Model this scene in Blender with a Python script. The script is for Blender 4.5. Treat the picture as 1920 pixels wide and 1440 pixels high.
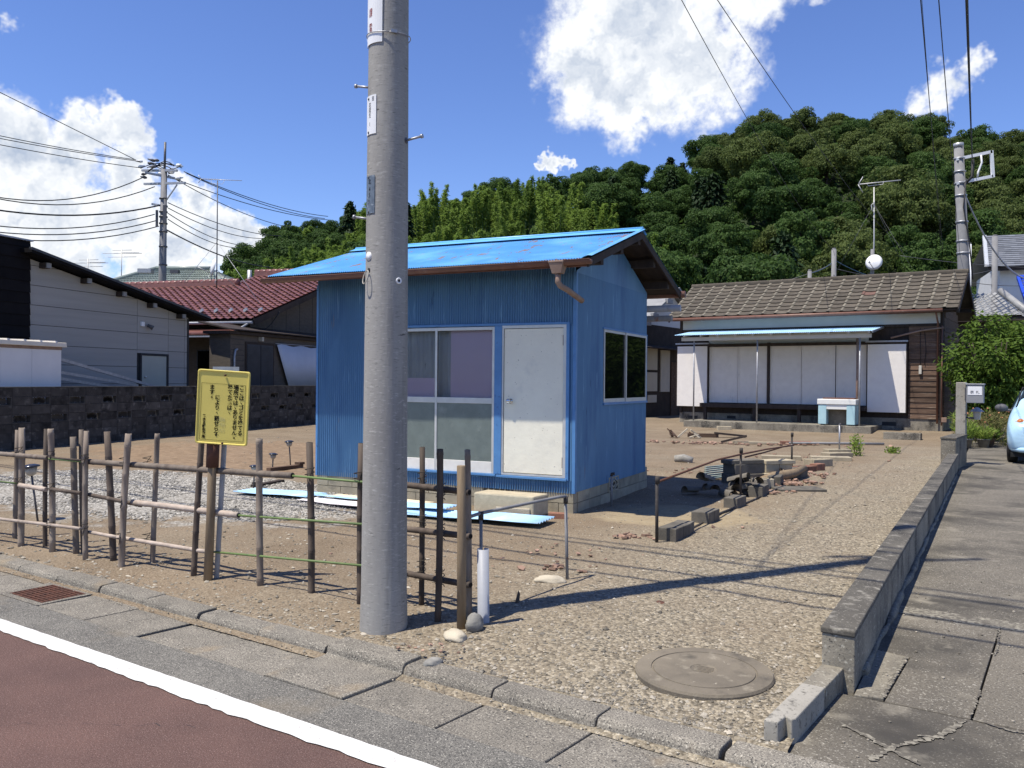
import bpy, bmesh, math, random
from mathutils import Vector, Matrix, noise
R = math.radians
random.seed(7)
for o in list(bpy.data.objects):
    bpy.data.objects.remove(o)
SC = bpy.context.scene
COL = SC.collection

# ------------------------------------------------------------------ camera
cam_d = bpy.data.cameras.new("camera")
cam = bpy.data.objects.new("camera", cam_d)
COL.objects.link(cam)
cam_d.sensor_fit = 'HORIZONTAL'
cam_d.sensor_width = 36.0
cam_d.lens = 36.0 * 1611.6 / 1920.0
cam_d.clip_start = 0.05
cam_d.clip_end = 3000
cam.matrix_world = (Matrix.Translation((0, 0, 1.6)) @ Matrix.Rotation(R(90 - 0.189), 4, 'X')
                    @ Matrix.Rotation(R(0.5204), 4, 'Z'))
SC.camera = cam
SC.render.resolution_x = 1024
SC.render.resolution_y = 768

# ------------------------------------------------------------------ light
SUN_EL = 67.0
SUN_H = Vector((-0.8815, -0.4722))            # horizontal direction towards the sun
SC.view_settings.view_transform = 'Standard'
SC.view_settings.look = 'None'
SC.view_settings.exposure = 0.40
SC.view_settings.gamma = 1.0
sun_d = bpy.data.lights.new("sun", 'SUN')
sun = bpy.data.objects.new("sun", sun_d)
COL.objects.link(sun)
sun_d.energy = 5.0
sun_d.angle = R(0.53)
sun_d.color = (1.0, 0.93, 0.81)
to_sun = Vector((SUN_H.x * math.cos(R(SUN_EL)), SUN_H.y * math.cos(R(SUN_EL)), math.sin(R(SUN_EL))))
sun.rotation_euler = to_sun.to_track_quat('Z', 'Y').to_euler()
sun.location = to_sun * 60

world = bpy.data.worlds.new("World")
SC.world = world
world.use_nodes = True
nt = world.node_tree
nt.nodes.clear()


def N(tree, kind, **kw):
    n = tree.nodes.new(kind)
    for k, v in kw.items():
        setattr(n, k, v)
    return n


def build_world():
    L = nt.links.new
    out = N(nt, 'ShaderNodeOutputWorld')
    sky = N(nt, 'ShaderNodeTexSky')
    sky.sky_type = 'NISHITA'
    sky.sun_disc = False
    sky.sun_elevation = R(SUN_EL)
    sky.sun_rotation = math.atan2(SUN_H.x, SUN_H.y) % (2 * math.pi)
    sky.altitude = 1200
    sky.air_density = 1.0
    sky.dust_density = 0.0
    sky.ozone_density = 5.0
    bg = N(nt, 'ShaderNodeBackground')
    bg.inputs['Strength'].default_value = 0.138
    sat = N(nt, 'ShaderNodeHueSaturation')
    sat.inputs["Saturation"].default_value = 1.10
    sat.inputs["Hue"].default_value = 0.514
    L(sky.outputs[0], sat.inputs['Color'])
    L(sat.outputs[0], bg.inputs['Color'])
    tc = N(nt, 'ShaderNodeTexCoord')
    d = tc.outputs['Generated']

    def vm(op, a, b=None):
        n = N(nt, 'ShaderNodeVectorMath', operation=op)
        for i, s in enumerate((a, b)):
            if s is None:
                continue
            if isinstance(s, (tuple, list)):
                n.inputs[i].default_value = s
            elif isinstance(s, (int, float)):
                n.inputs['Scale'].default_value = s
            else:
                L(s, n.inputs[i])
        return n

    def ma(op, a, b=None, c=None, clamp=False):
        n = N(nt, 'ShaderNodeMath', operation=op, use_clamp=clamp)
        for i, s in enumerate((a, b, c)):
            if s is None:
                continue
            if isinstance(s, (int, float)):
                n.inputs[i].default_value = s
            else:
                L(s, n.inputs[i])
        return n.outputs[0]

    def noi(vec, scale, detail, rough=0.55):
        n = N(nt, 'ShaderNodeTexNoise')
        n.inputs['Scale'].default_value = scale
        n.inputs['Detail'].default_value = detail
        n.inputs['Roughness'].default_value = rough
        L(vec, n.inputs['Vector'])
        return n
    # warp the look-up direction so that cloud rims curl
    w1 = noi(d, 20, 4, 0.68)
    c1 = vm('SUBTRACT', w1.outputs['Color'], (0.5, 0.5, 0.5))
    c1s = vm('SCALE', c1.outputs[0]); c1s.inputs['Scale'].default_value = 0.085
    dd = vm('ADD', d, c1s.outputs[0])
    # cumulus heaps: (azimuth deg from +Y to the right, elevation deg, radius deg, opacity)
    heaps = [(8.4, 22.0, 7.6, 1), (11.4, 20.2, 5.2, 1), (5.2, 19.8, 4.2, 1), (8.0, 18.4, 4.0, 1), (14.6, 24.6, 4.0, .9), (17.4, 24.8, 2.4, .7),
             (2.9, 14.1, 1.0, 1), (3.6, 13.8, .7, 1), (2.2, 13.8, .6, 1),
             (-27.6, 12.4, 3.0, 1), (-26.4, 14.0, 2.1, 1), (-24.9, 14.6, 2.0, .9), (-30.5, 12.6, 3.8, 1), (-24.0, 12.0, 2.2, .9),
             (-28.5, 9.5, 4.6, 1), (-32.5, 9.3, 5.0, 1), (-24.3, 9.4, 3.6, .9), (-21.5, 9.0, 2.2, .85), (-20.6, 11.0, 2.0, 1),
             (-19.2, 9.0, 2.4, 1), (-17.6, 8.4, 2.0, 1), (-16.0, 8.4, 1.4, .9), (-21.8, 6.5, 4.2, .9), (-28.0, 5.8, 5.0, .9),
             (-34.0, 5.0, 5.5, .9), (-16.5, 6.0, 2.8, .9), (-21.5, 12.6, 1.0, .5),
             (-30.8, 23.4, 1.3, .75), (-30.6, 19.6, .8, .35), (-9.8, 20.4, .75, .45),
             (26.4, 17.4, 1.7, .6), (28.0, 18.2, 1.2, .45), (25.2, 16.9, 1.4, .5)]
    rnd = random.Random(3)
    for i in range(13):                     # the same kind of cumulus all the way round the horizon
        az = 48 + i * (264 / 13) + rnd.uniform(-4, 4)
        heaps.append((az, rnd.uniform(6, 34), rnd.uniform(2.5, 6.0), rnd.uniform(.7, 1)))
    field = None
    for az, el, r, op in heaps:
        a, e, rr = R(az), R(el), R(r)
        c = (math.sin(a) * math.cos(e), math.cos(a) * math.cos(e), math.sin(e))
        dist = vm('DISTANCE', dd.outputs[0], c).outputs['Value']
        f = ma('MULTIPLY_ADD', dist, -op / rr, op)
        field = ma('MAXIMUM', 0.0 if field is None else field, f)
    n3 = noi(d, 34, 5, 0.64)
    gate = ma('MULTIPLY', field, 3.2, clamp=True)
    dens = ma('ADD', field, ma('MULTIPLY', ma('MULTIPLY', ma('SUBTRACT', n3.outputs['Fac'], 0.5), 0.95), gate))
    mr = N(nt, 'ShaderNodeMapRange', interpolation_type='SMOOTHSTEP')
    mr.inputs['From Min'].default_value = 0.04
    mr.inputs['From Max'].default_value = 0.46
    L(dens, mr.inputs['Value'])
    # self shading of the vapour: density towards the sun against density here
    off = vm('ADD', dd.outputs[0], tuple(Vector(to_sun) * 0.022))
    n4 = noi(off.outputs[0], 17, 3, 0.55)
    n5 = noi(dd.outputs[0], 17, 3, 0.55)
    diff = ma('SUBTRACT', n5.outputs['Fac'], n4.outputs['Fac'])
    thick = ma('MULTIPLY', ma('SUBTRACT', field, 0.35), -0.85)
    lit = ma('ADD', ma('MULTIPLY_ADD', diff, 1.7, 0.90), thick, clamp=True)
    cr = N(nt, 'ShaderNodeValToRGB')
    cr.color_ramp.elements[0].position = 0.05
    cr.color_ramp.elements[0].color = (0.42, 0.50, 0.64, 1)
    cr.color_ramp.elements[1].position = 0.85
    cr.color_ramp.elements[1].color = (0.93, 0.95, 0.97, 1)
    L(lit, cr.inputs['Fac'])
    bgc = N(nt, 'ShaderNodeBackground')
    bgc.inputs['Strength'].default_value = 0.84
    L(cr.outputs['Color'], bgc.inputs['Color'])
    mx = N(nt, 'ShaderNodeMixShader')
    L(mr.outputs['Result'], mx.inputs[0])
    L(bg.outputs[0], mx.inputs[1])
    L(bgc.outputs[0], mx.inputs[2])
    L(mx.outputs[0], out.inputs['Surface'])


build_world()
world.cycles.sampling_method = 'MANUAL'
world.cycles.sample_map_resolution = 512

# ------------------------------------------------------------------ mesh helpers


class MB:
    """collects faces for one mesh"""

    def __init__(self):
        self.v = []
        self.f = []
        self.sm = []

    def add(self, vs, fs, smooth=False):
        b = len(self.v)
        self.v += [tuple(p) for p in vs]
        self.f += [tuple(b + i for i in f) for f in fs]
        self.sm += [smooth] * len(fs)
        return self

    def hexa(self, p):      # 8 points: bottom 4 ccw, top 4 ccw
        return self.add(p, [(3, 2, 1, 0), (4, 5, 6, 7), (0, 1, 5, 4), (1, 2, 6, 5), (2, 3, 7, 6), (3, 0, 4, 7)])

    def box(self, x0, x1, y0, y1, z0, z1):
        return self.hexa([(x0, y0, z0), (x1, y0, z0), (x1, y1, z0), (x0, y1, z0),
                          (x0, y0, z1), (x1, y0, z1), (x1, y1, z1), (x0, y1, z1)])

    def bar(self, a, b, w, h, up=(0, 0, 1)):
        """box beam from a to b, width w (sideways), height h (along up)"""
        a, b = Vector(a), Vector(b)
        t = (b - a).normalized()
        u = Vector(up)
        s = t.cross(u)
        if s.length < 1e-4:
            s = t.cross(Vector((1, 0, 0)))
        s.normalize()
        u = s.cross(t).normalized()
        s *= w / 2
        u *= h / 2
        return self.hexa([a - s - u, a + s - u, b + s - u, b - s - u, a - s + u, a + s + u, b + s + u, b - s + u])

    def prism(self, poly, ext):
        """planar polygon (3d points, any order) extruded by ext"""
        n = len(poly)
        e = Vector(ext)
        top = [Vector(p) + e for p in poly]
        fs = [tuple(range(n - 1, -1, -1)), tuple(range(n, 2 * n))]
        fs += [(i, (i + 1) % n, n + (i + 1) % n, n + i) for i in range(n)]
        return self.add([tuple(p) for p in poly] + [tuple(p) for p in top], fs)

    def tube(self, pts, r, n=8, cap=True, smooth=True):
        pts = [Vector(p) for p in pts]
        rs = r if isinstance(r, (list, tuple)) else [r] * len(pts)
        rings = []
        prev = None
        for i, p in enumerate(pts):
            t = (pts[min(i + 1, len(pts) - 1)] - pts[max(i - 1, 0)]).normalized()
            ref = prev if prev is not None else (Vector((0, 0, 1)) if abs(t.z) < .9 else Vector((1, 0, 0)))
            s = t.cross(ref)
            if s.length < 1e-5:
                s = t.cross(Vector((0.3, 1, 0.2)))
            s.normalize()
            u = s.cross(t).normalized()
            prev = u
            rings.append([p + (s * math.cos(2 * math.pi * k / n) + u * math.sin(2 * math.pi * k / n)) * rs[i] for k in range(n)])
        vs = [q for ring in rings for q in ring]
        fs = []
        for i in range(len(pts) - 1):
            for k in range(n):
                fs.append((i * n + k, i * n + (k + 1) % n, (i + 1) * n + (k + 1) % n, (i + 1) * n + k))
        self.add(vs, fs, smooth)
        if cap:
            b = len(self.v) - len(vs)
            self.f.append(tuple(b + k for k in range(n - 1, -1, -1)))
            self.f.append(tuple(b + (len(pts) - 1) * n + k for k in range(n)))
            self.sm += [False, False]
        return self

    def lathe(self, prof, n=24, cx=0, cy=0, smooth=True, a0=0, a1=2 * math.pi):
        """profile [(r, z)...] about the vertical through cx, cy"""
        full = abs(a1 - a0 - 2 * math.pi) < 1e-6
        m = n if full else n + 1
        vs = []
        for r, z in prof:
            for k in range(m):
                a = a0 + (a1 - a0) * k / n
                vs.append((cx + r * math.cos(a), cy + r * math.sin(a), z))
        fs = []
        for i in range(len(prof) - 1):
            for k in range(n):
                k2 = (k + 1) % m
                fs.append((i * m + k, i * m + k2, (i + 1) * m + k2, (i + 1) * m + k))
        self.add(vs, fs, smooth)
        return self

    def disc(self, r, z, n=24, cx=0, cy=0):
        self.add([(cx + r * math.cos(2 * math.pi * k / n), cy + r * math.sin(2 * math.pi * k / n), z) for k in range(n)], [tuple(range(n))])
        return self

    def ball(self, c, rx, ry, rz, nu=10, nv=7, smooth=True):
        vs = []
        for i in range(nv + 1):
            t = math.pi * i / nv
            for k in range(nu):
                a = 2 * math.pi * k / nu
                vs.append((c[0] + rx * math.sin(t) * math.cos(a), c[1] + ry * math.sin(t) * math.sin(a), c[2] + rz * math.cos(t)))
        fs = []
        for i in range(nv):
            for k in range(nu):
                fs.append((i * nu + k, (i + 1) * nu + k, (i + 1) * nu + (k + 1) % nu, i * nu + (k + 1) % nu))
        return self.add(vs, fs, smooth)

    def mesh(self, name):
        me = bpy.data.meshes.new(name)
        me.from_pydata(self.v, [], self.f)
        me.polygons.foreach_set('use_smooth', self.sm)
        me.update()
        return me


def obj(name, mesh, mat, parent=None, bevel=0.0, loc=None, rot=None):
    if isinstance(mesh, MB):
        mesh = mesh.mesh(name)
    if mat is not None and len(mesh.materials) == 0:
        mesh.materials.append(mat)
    o = bpy.data.objects.new(name, mesh)
    COL.objects.link(o)
    if parent is not None:
        o.parent = parent
    if loc is not None:
        o.location = loc
    if rot is not None:
        o.rotation_euler = rot
    if bevel:
        m = o.modifiers.new('bevel', 'BEVEL')
        m.width = bevel
        m.segments = 2
        m.limit_method = 'ANGLE'
        m.angle_limit = R(40)
    return o


def tag(o, label=None, cat=None, group=None, kind=None):
    if label:
        o['label'] = label
    if cat:
        o['category'] = cat
    if group:
        o['group'] = group
    if kind:
        o['kind'] = kind
    return o


def thing(name, label, cat, loc=(0, 0, 0), rz=0.0, group=None):
    o = bpy.data.objects.new(name, None)
    o.empty_display_size = 0.2
    COL.objects.link(o)
    o.location = loc
    o.rotation_euler = (0, 0, rz)
    return tag(o, label, cat, group)


def copy_tree(o, parent=None):
    c = o.copy()
    COL.objects.link(c)
    c.parent = parent
    for ch in list(o.children):
        copy_tree(ch, c)
    return c


def struct(name, mb, mat, parent=None, **kw):
    o = obj(name, mb, mat, parent, **kw)
    if parent is None:
        o['kind'] = 'structure'
    return o


class Frame:
    def __init__(self, x, y, deg):
        self.o = Vector((x, y, 0))
        self.rz = -R(deg)
        self.m = Matrix.Translation(self.o) @ Matrix.Rotation(self.rz, 4, 'Z')

    def __call__(self, x, y, z=0.0):
        return self.m @ Vector((x, y, z))


LOT = Frame(0, 0, 34.7)            # x along the road to the right, y into the lot
SHED = Frame(0.724, 9.902, 25.9)
HOUSE = Frame(10.48, 25.12, 34.0)
BW = Frame(-10.48, 17.61, 17.94)   # y along the block wall, x to the right of it
Z0 = 0.08                          # lot level above the gutter


def clip_poly(poly, a, b, c):
    """keep the part of a 2d polygon where a*x+b*y<=c"""
    out = []
    for i in range(len(poly)):
        p, q = poly[i], poly[(i + 1) % len(poly)]
        dp, dq = a * p[0] + b * p[1] - c, a * q[0] + b * q[1] - c
        if dp <= 0:
            out.append(p)
        if (dp < 0 < dq) or (dq < 0 < dp):
            t = dp / (dp - dq)
            out.append((p[0] + t * (q[0] - p[0]), p[1] + t * (q[1] - p[1])))
    return out


def sag(a, b, drop, n=14):
    a, b = Vector(a), Vector(b)
    return [a.lerp(b, i / n) - Vector((0, 0, drop * 4 * (i / n) * (1 - i / n))) for i in range(n + 1)]


# ------------------------------------------------------------------ materials
MATS = {}


def pm(name, c1, c2=None, scale=6.0, rough=0.8, bump=0.0, bscale=None, metal=0.0, spots=None, ovar=0.0,
       stretch=(1, 1, 1), island=0.0, spec=0.3, detail=6, sheen=None, streak=None, world_co=False):
    """procedural surface: two-tone noise, optional spots [(colour, scale, lo, hi, stretch)], relief, per-object/per-island variation"""
    m = bpy.data.materials.new(name)
    m.use_nodes = True
    t = m.node_tree
    L = t.links.new
    b = t.nodes['Principled BSDF']
    tc = N(t, 'ShaderNodeTexCoord')
    if world_co:
        ge = N(t, 'ShaderNodeNewGeometry')
        co = ge.outputs['Position']
    else:
        co = tc.outputs['Object']

    def mapped(st):
        mp = N(t, 'ShaderNodeMapping')
        mp.inputs['Scale'].default_value = st
        L(co, mp.inputs['Vector'])
        if ovar:
            oi = N(t, 'ShaderNodeObjectInfo')
            cx = N(t, 'ShaderNodeCombineXYZ')
            mm = N(t, 'ShaderNodeMath', operation='MULTIPLY')
            mm.inputs[1].default_value = 37.0
            L(oi.outputs['Random'], mm.inputs[0])
            for k in range(3):
                L(mm.outputs[0], cx.inputs[k])
            L(cx.outputs[0], mp.inputs['Location'])
        return mp.outputs[0]

    def noi(sc, det=detail, st=stretch, rgh=0.6):
        n = N(t, 'ShaderNodeTexNoise')
        n.inputs['Scale'].default_value = sc
        n.inputs['Detail'].default_value = det
        n.inputs['Roughness'].default_value = rgh
        L(mapped(st), n.inputs['Vector'])
        return n.outputs['Fac']
    c2 = c2 or tuple(x * 0.7 for x in c1)
    ramp = N(t, 'ShaderNodeValToRGB')
    ramp.color_ramp.elements[0].position = 0.32
    ramp.color_ramp.elements[0].color = (*c2, 1)
    ramp.color_ramp.elements[1].position = 0.68
    ramp.color_ramp.elements[1].color = (*c1, 1)
    L(noi(scale), ramp.inputs['Fac'])
    col = ramp.outputs['Color']
    for sp in (spots or []):
        cc, ss, lo, hi = sp[:4]
        st = sp[4] if len(sp) > 4 else stretch
        mr = N(t, 'ShaderNodeMapRange')
        mr.inputs['From Min'].default_value = lo
        mr.inputs['From Max'].default_value = hi
        L(noi(ss, 4, st), mr.inputs['Value'])
        mx = N(t, 'ShaderNodeMix', data_type='RGBA')
        L(mr.outputs['Result'], mx.inputs['Factor'])
        L(col, mx.inputs['A'])
        mx.inputs['B'].default_value = (*cc, 1)
        col = mx.outputs['Result']
    for amt, src in ((ovar, 'ShaderNodeObjectInfo'), (island, 'ShaderNodeNewGeometry')):
        if amt:
            nn = N(t, src)
            rnd = nn.outputs['Random'] if src == 'ShaderNodeObjectInfo' else nn.outputs['Random Per Island']
            mr = N(t, 'ShaderNodeMapRange')
            mr.inputs['To Min'].default_value = 1 - amt
            mr.inputs['To Max'].default_value = 1 + amt
            L(rnd, mr.inputs['Value'])
            hs = N(t, 'ShaderNodeHueSaturation')
            L(mr.outputs['Result'], hs.inputs['Value'])
            L(col, hs.inputs['Color'])
            col = hs.outputs['Color']
    L(col, b.inputs['Base Color'])
    b.inputs['Roughness'].default_value = rough
    b.inputs['Metallic'].default_value = metal
    b.inputs['Specular IOR Level'].default_value = spec
    if bump:
        bp = N(t, 'ShaderNodeBump')
        bp.inputs['Strength'].default_value = bump
        bp.inputs['Distance'].default_value = 0.35 / (bscale or scale * 4)
        L(noi(bscale or scale * 4, 5), bp.inputs['Height'])
        L(bp.outputs[0], b.inputs['Normal'])
    MATS[name] = m
    return m


def leaf_mat(name, c1, c2, trans=0.35, island=0.35, big=0.35):
    """foliage: per-leaf tone, slow tone drift through the crown, some light passing through"""
    m = bpy.data.materials.new(name)
    m.use_nodes = True
    t = m.node_tree
    L = t.links.new
    t.nodes.clear()
    out = N(t, 'ShaderNodeOutputMaterial')
    ge = N(t, 'ShaderNodeNewGeometry')
    oi = N(t, 'ShaderNodeObjectInfo')
    tc = N(t, 'ShaderNodeTexCoord')
    no = N(t, 'ShaderNodeTexNoise')
    no.inputs['Scale'].default_value = big
    no.inputs['Detail'].default_value = 2
    L(tc.outputs['Object'], no.inputs['Vector'])
    a1 = N(t, 'ShaderNodeMath', operation='MULTIPLY_ADD')
    L(oi.outputs['Random'], a1.inputs[0])
    a1.inputs[1].default_value = 0.6
    L(no.outputs['Fac'], a1.inputs[2])
    a2 = N(t, 'ShaderNodeMath', operation='MULTIPLY_ADD')
    L(ge.outputs['Random Per Island'], a2.inputs[0])
    a2.inputs[1].default_value = island
    L(a1.outputs[0], a2.inputs[2])
    mr = N(t, 'ShaderNodeMapRange')
    mr.inputs['From Min'].default_value = 0.35
    mr.inputs['From Max'].default_value = 1.25
    L(a2.outputs[0], mr.inputs['Value'])
    mx = N(t, 'ShaderNodeMix', data_type='RGBA')
    L(mr.outputs['Result'], mx.inputs['Factor'])
    mx.inputs['A'].default_value = (*c1, 1)
    mx.inputs['B'].default_value = (*c2, 1)
    pr = N(t, 'ShaderNodeBsdfPrincipled')
    pr.inputs['Roughness'].default_value = 0.6
    pr.inputs['Specular IOR Level'].default_value = 0.12
    L(mx.outputs['Result'], pr.inputs['Base Color'])
    tr = N(t, 'ShaderNodeBsdfTranslucent')
    hs = N(t, 'ShaderNodeHueSaturation')
    hs.inputs['Value'].default_value = 1.3
    L(mx.outputs['Result'], hs.inputs['Color'])
    L(hs.outputs[0], tr.inputs['Color'])
    ms = N(t, 'ShaderNodeMixShader')
    ms.inputs[0].default_value = trans
    L(pr.outputs[0], ms.inputs[1])
    L(tr.outputs[0], ms.inputs[2])
    L(ms.outputs[0], out.inputs['Surface'])
    MATS[name] = m
    return m


def glass_mat(name, tint, clear=0.75, rough=0.02, base=(0.02, 0.025, 0.03)):
    m = bpy.data.materials.new(name)
    m.use_nodes = True
    t = m.node_tree
    L = t.links.new
    t.nodes.clear()
    out = N(t, 'ShaderNodeOutputMaterial')
    p = N(t, 'ShaderNodeBsdfPrincipled')
    p.inputs['Base Color'].default_value = (*base, 1)
    p.inputs['Roughness'].default_value = rough
    p.inputs['Specular IOR Level'].default_value = 0.5
    tr = N(t, 'ShaderNodeBsdfTransparent')
    tr.inputs['Color'].default_value = (*tint, 1)
    fr = N(t, 'ShaderNodeFresnel')
    fr.inputs['IOR'].default_value = 1.45
    mr = N(t, 'ShaderNodeMapRange')
    mr.inputs['To Min'].default_value = 1 - clear
    mr.inputs['To Max'].default_value = 1.0
    L(fr.outputs[0], mr.inputs['Value'])
    ms = N(t, 'ShaderNodeMixShader')
    L(mr.outputs['Result'], ms.inputs[0])
    L(tr.outputs[0], ms.inputs[1])
    L(p.outputs[0], ms.inputs[2])
    L(ms.outputs[0], out.inputs['Surface'])
    MATS[name] = m
    return m


M = MATS
pm('asphalt_red', (0.135, 0.077, 0.063), (0.097, 0.056, 0.047), 2.2, 0.9, 0.9, 260, spots=[((0.038, 0.022, 0.02), 150, .50, .62), ((0.27, 0.19, 0.165), 170, .56, .66), ((0.075, 0.045, 0.04), 0.9, .52, .8), ((0.038, 0.022, 0.02), 160, .54, .64), ((0.25, 0.175, 0.15), 150, .58, .66)])
pm('asphalt_grey', (0.165, 0.157, 0.138), (0.105, 0.10, 0.09), 3.0, 0.92, 0.9, 230, spots=[((0.04, 0.04, 0.038), 130, .51, .62), ((0.40, 0.38, 0.33), 160, .56, .66), ((0.20, 0.165, 0.115), 1.3, .55, .8)])
pm('gutter_concrete', (0.225, 0.205, 0.17), (0.145, 0.133, 0.112), 5, 0.92, 0.7, 150, ovar=.10, spots=[((0.055, 0.052, 0.048), 110, .51, .62), ((0.45, 0.42, 0.35), 130, .56, .66), ((0.26, 0.20, 0.125), 1.8, .58, .82)])
pm('kerb_concrete', (0.27, 0.235, 0.17), (0.19, 0.175, 0.14), 3.5, 0.92, 0.8, 120, ovar=.15)
pm('road_paint', (0.66, 0.66, 0.635), (0.58, 0.58, 0.555), 9, 0.7, 0.5, 120, spots=[((0.34, 0.32, 0.30), 30, .62, .70), ((0.44, 0.42, 0.40), 3, .60, .85), ((0.40, .38, .36), 90, .60, .68)])
pm('concrete_old', (0.27, 0.245, 0.195), (0.14, 0.128, 0.105), 3.0, 0.92, 0.6, 70, ovar=.12, spots=[((0.05, 0.047, 0.042), 3.2, .52, .68, (1, 1, .5)), ((0.38, 0.36, 0.30), 45, .58, .68), ((0.06, 0.056, 0.05), 70, .58, .68)])
pm('concrete_dark', (0.20, 0.172, 0.13), (0.13, 0.113, 0.088), 3.0, 0.92, 0.6, 70, ovar=.10, spots=[((0.27, 0.24, 0.185), 9, .58, .75), ((0.38, 0.34, .27), 26, .68, .74), ((0.075, 0.067, 0.055), 5, .56, .75)])
pm('wall_cap', (0.125, 0.115, 0.096), (0.06, 0.056, 0.048), 2.4, 0.92, 0.6, 80, spots=[((0.25, 0.235, 0.20), 11, .56, .70), ((0.03, 0.0285, 0.027), 1.6, .50, .66), ((0.30, 0.28, .24), 60, .60, .68)])
pm('driveway_concrete', (0.16, 0.143, 0.114), (0.10, 0.09, 0.073), 1.3, 0.93, 0.7, 140, ovar=.06, spots=[((0.05, 0.046, 0.04), 80, .52, .68), ((0.34, 0.32, 0.27), 85, .58, .66), ((0.05, 0.046, 0.039), 0.9, .50, .68), ((0.22, 0.20, .16), 3.1, .58, .72)])
pm('mortar_light', (0.28, 0.26, 0.21), (0.19, 0.175, 0.14), 9, 0.92, 0.6, 60, spots=[((0.11, 0.10, 0.082), 38, .46, .54), ((0.10, 0.09, .075), 7, .52, .64)])
pm('plaster_pale', (0.36, 0.34, 0.295), (0.25, 0.235, 0.20), 6, 0.9, 0.3, 40, spots=[((0.12, 0.112, 0.095), 12, .58, .70), ((0.08, 0.076, .068), 60, .60, .68)])
pm('pole_concrete', (0.33, 0.322, 0.30), (0.25, 0.243, 0.228), 3.0, 0.9, 0.35, 60, stretch=(1, 1, .35), spots=[((0.15, 0.147, 0.14), 7, .54, .80, (1, 1, .06)), ((0.40, 0.39, 0.365), 38, .56, .72, (.6, .6, 2.2)), ((0.19, 0.185, 0.175), 46, .57, .70, (.5, .5, 2.6)), ((0.10, 0.098, 0.094), 12, .69, .73, (.6, .6, 2)), ((0.30, 0.26, 0.20), 1.4, .60, .85)])
pm('pole_far', (0.23, 0.23, 0.235), (0.17, 0.17, 0.175), 3, 0.8)
pm('galv', (0.42, 0.43, 0.45), (0.30, 0.31, 0.33), 12, 0.5, metal=.5)
pm('steel_dark', (0.12, 0.12, 0.13), (0.08, 0.08, 0.09), 12, 0.5, metal=.4)
pm('plate_white', (0.78, 0.79, 0.80), (0.70, 0.71, 0.72), 6, 0.5)
pm('plate_blue', (0.14, 0.18, 0.23), (0.09, 0.12, 0.16), 25, 0.6, spots=[((0.32, 0.36, 0.40), 40, .6, .7)])
pm('ink_black', (0.012, 0.012, 0.012), (0.008, 0.008, 0.008), 5, 0.85, spec=.05)
pm('ink_red', (0.28, 0.03, 0.03), (0.2, 0.02, 0.02), 5, 0.7)
pm('ink_faded', (0.66, 0.60, 0.24), (0.60, 0.54, 0.2), 5, 0.7)
pm('bamboo_grey', (0.27, 0.225, 0.18), (0.155, 0.12, 0.095), 14, 0.75, 0.35, 40, stretch=(1, 1, .25), ovar=.3, spots=[((0.08, 0.062, 0.05), 10, .55, .75, (1, 1, .2))])
pm('bamboo_dark', (0.11, 0.085, 0.066), (0.055, 0.042, 0.034), 14, 0.75, 0.35, 40, stretch=(1, 1, .25), ovar=.25, spots=[((0.17, 0.135, 0.105), 9, .6, .75, (1, 1, .2))])
pm('bamboo_pale', (0.44, 0.37, 0.31), (0.30, 0.245, 0.2), 9, 0.7, 0.35, 30, ovar=.15, spots=[((0.16, 0.125, 0.1), 6, .6, .75)])
pm('bamboo_hollow', (0.012, 0.01, 0.008), (0.01, 0.008, 0.006), 9, 0.95)
pm('wood_post', (0.27, 0.205, 0.13), (0.17, 0.125, 0.08), 20, 0.85, 0.6, 60, stretch=(1, 1, .12))
pm('twine', (0.07, 0.06, 0.05), (0.03, 0.027, 0.022), 30, 0.95)
pm('cane_green', (0.165, 0.235, 0.085), (0.115, 0.17, 0.065), 16, 0.55, ovar=.1)
pm('sign_yellow', (0.72, 0.60, 0.15), (0.65, 0.54, 0.135), 4, 0.6, spots=[((0.52, 0.43, 0.14), 3, .6, .85), ((0.42, 0.35, .12), 45, .68, .76)])
pm('rust_brown', (0.13, 0.055, 0.035), (0.07, 0.035, 0.025), 14, 0.8, 0.4, 60)
pm('pipe_grey', (0.23, 0.23, 0.235), (0.17, 0.17, 0.175), 10, 0.65, spots=[((0.19, 0.085, 0.045), 7, .60, .72)])
pm('pipe_dark', (0.055, 0.048, 0.044), (0.03, 0.027, 0.026), 12, 0.7, spots=[((0.30, 0.29, 0.28), 8, .60, .72)])
pm('pvc_shaded', (0.36, 0.375, 0.41), (0.30, 0.315, 0.35), 4, 0.5, spots=[((0.25, 0.24, 0.23), 9, .60, .8, (1, 1, .3))])  # white plastic; the shadow falling on the guard is put into this bluish grey
pm('stone_grey', (0.30, 0.29, 0.26), (0.19, 0.185, 0.17), 14, 0.9, 0.7, 50, ovar=.15)
pm('stone_pale', (0.48, 0.43, 0.33), (0.36, 0.32, 0.25), 10, 0.9, 0.7, 50, ovar=.15)
pm('brick_red', (0.27, 0.135, 0.09), (0.18, 0.09, 0.062), 14, 0.9, 0.6, 60, ovar=.2)
pm('block_pale', (0.42, 0.365, 0.26), (0.31, 0.27, 0.195), 9, 0.92, 0.6, 70, ovar=.18)
pm('block_grey', (0.16, 0.145, 0.12), (0.095, 0.088, 0.075), 9, 0.92, 0.7, 70, ovar=.2)
pm('found_block', (0.36, 0.325, 0.24), (0.26, 0.235, 0.18), 7, 0.92, 0.6, 60, ovar=.12, spots=[((0.17, 0.155, .125), 3, .58, .75)])
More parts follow.
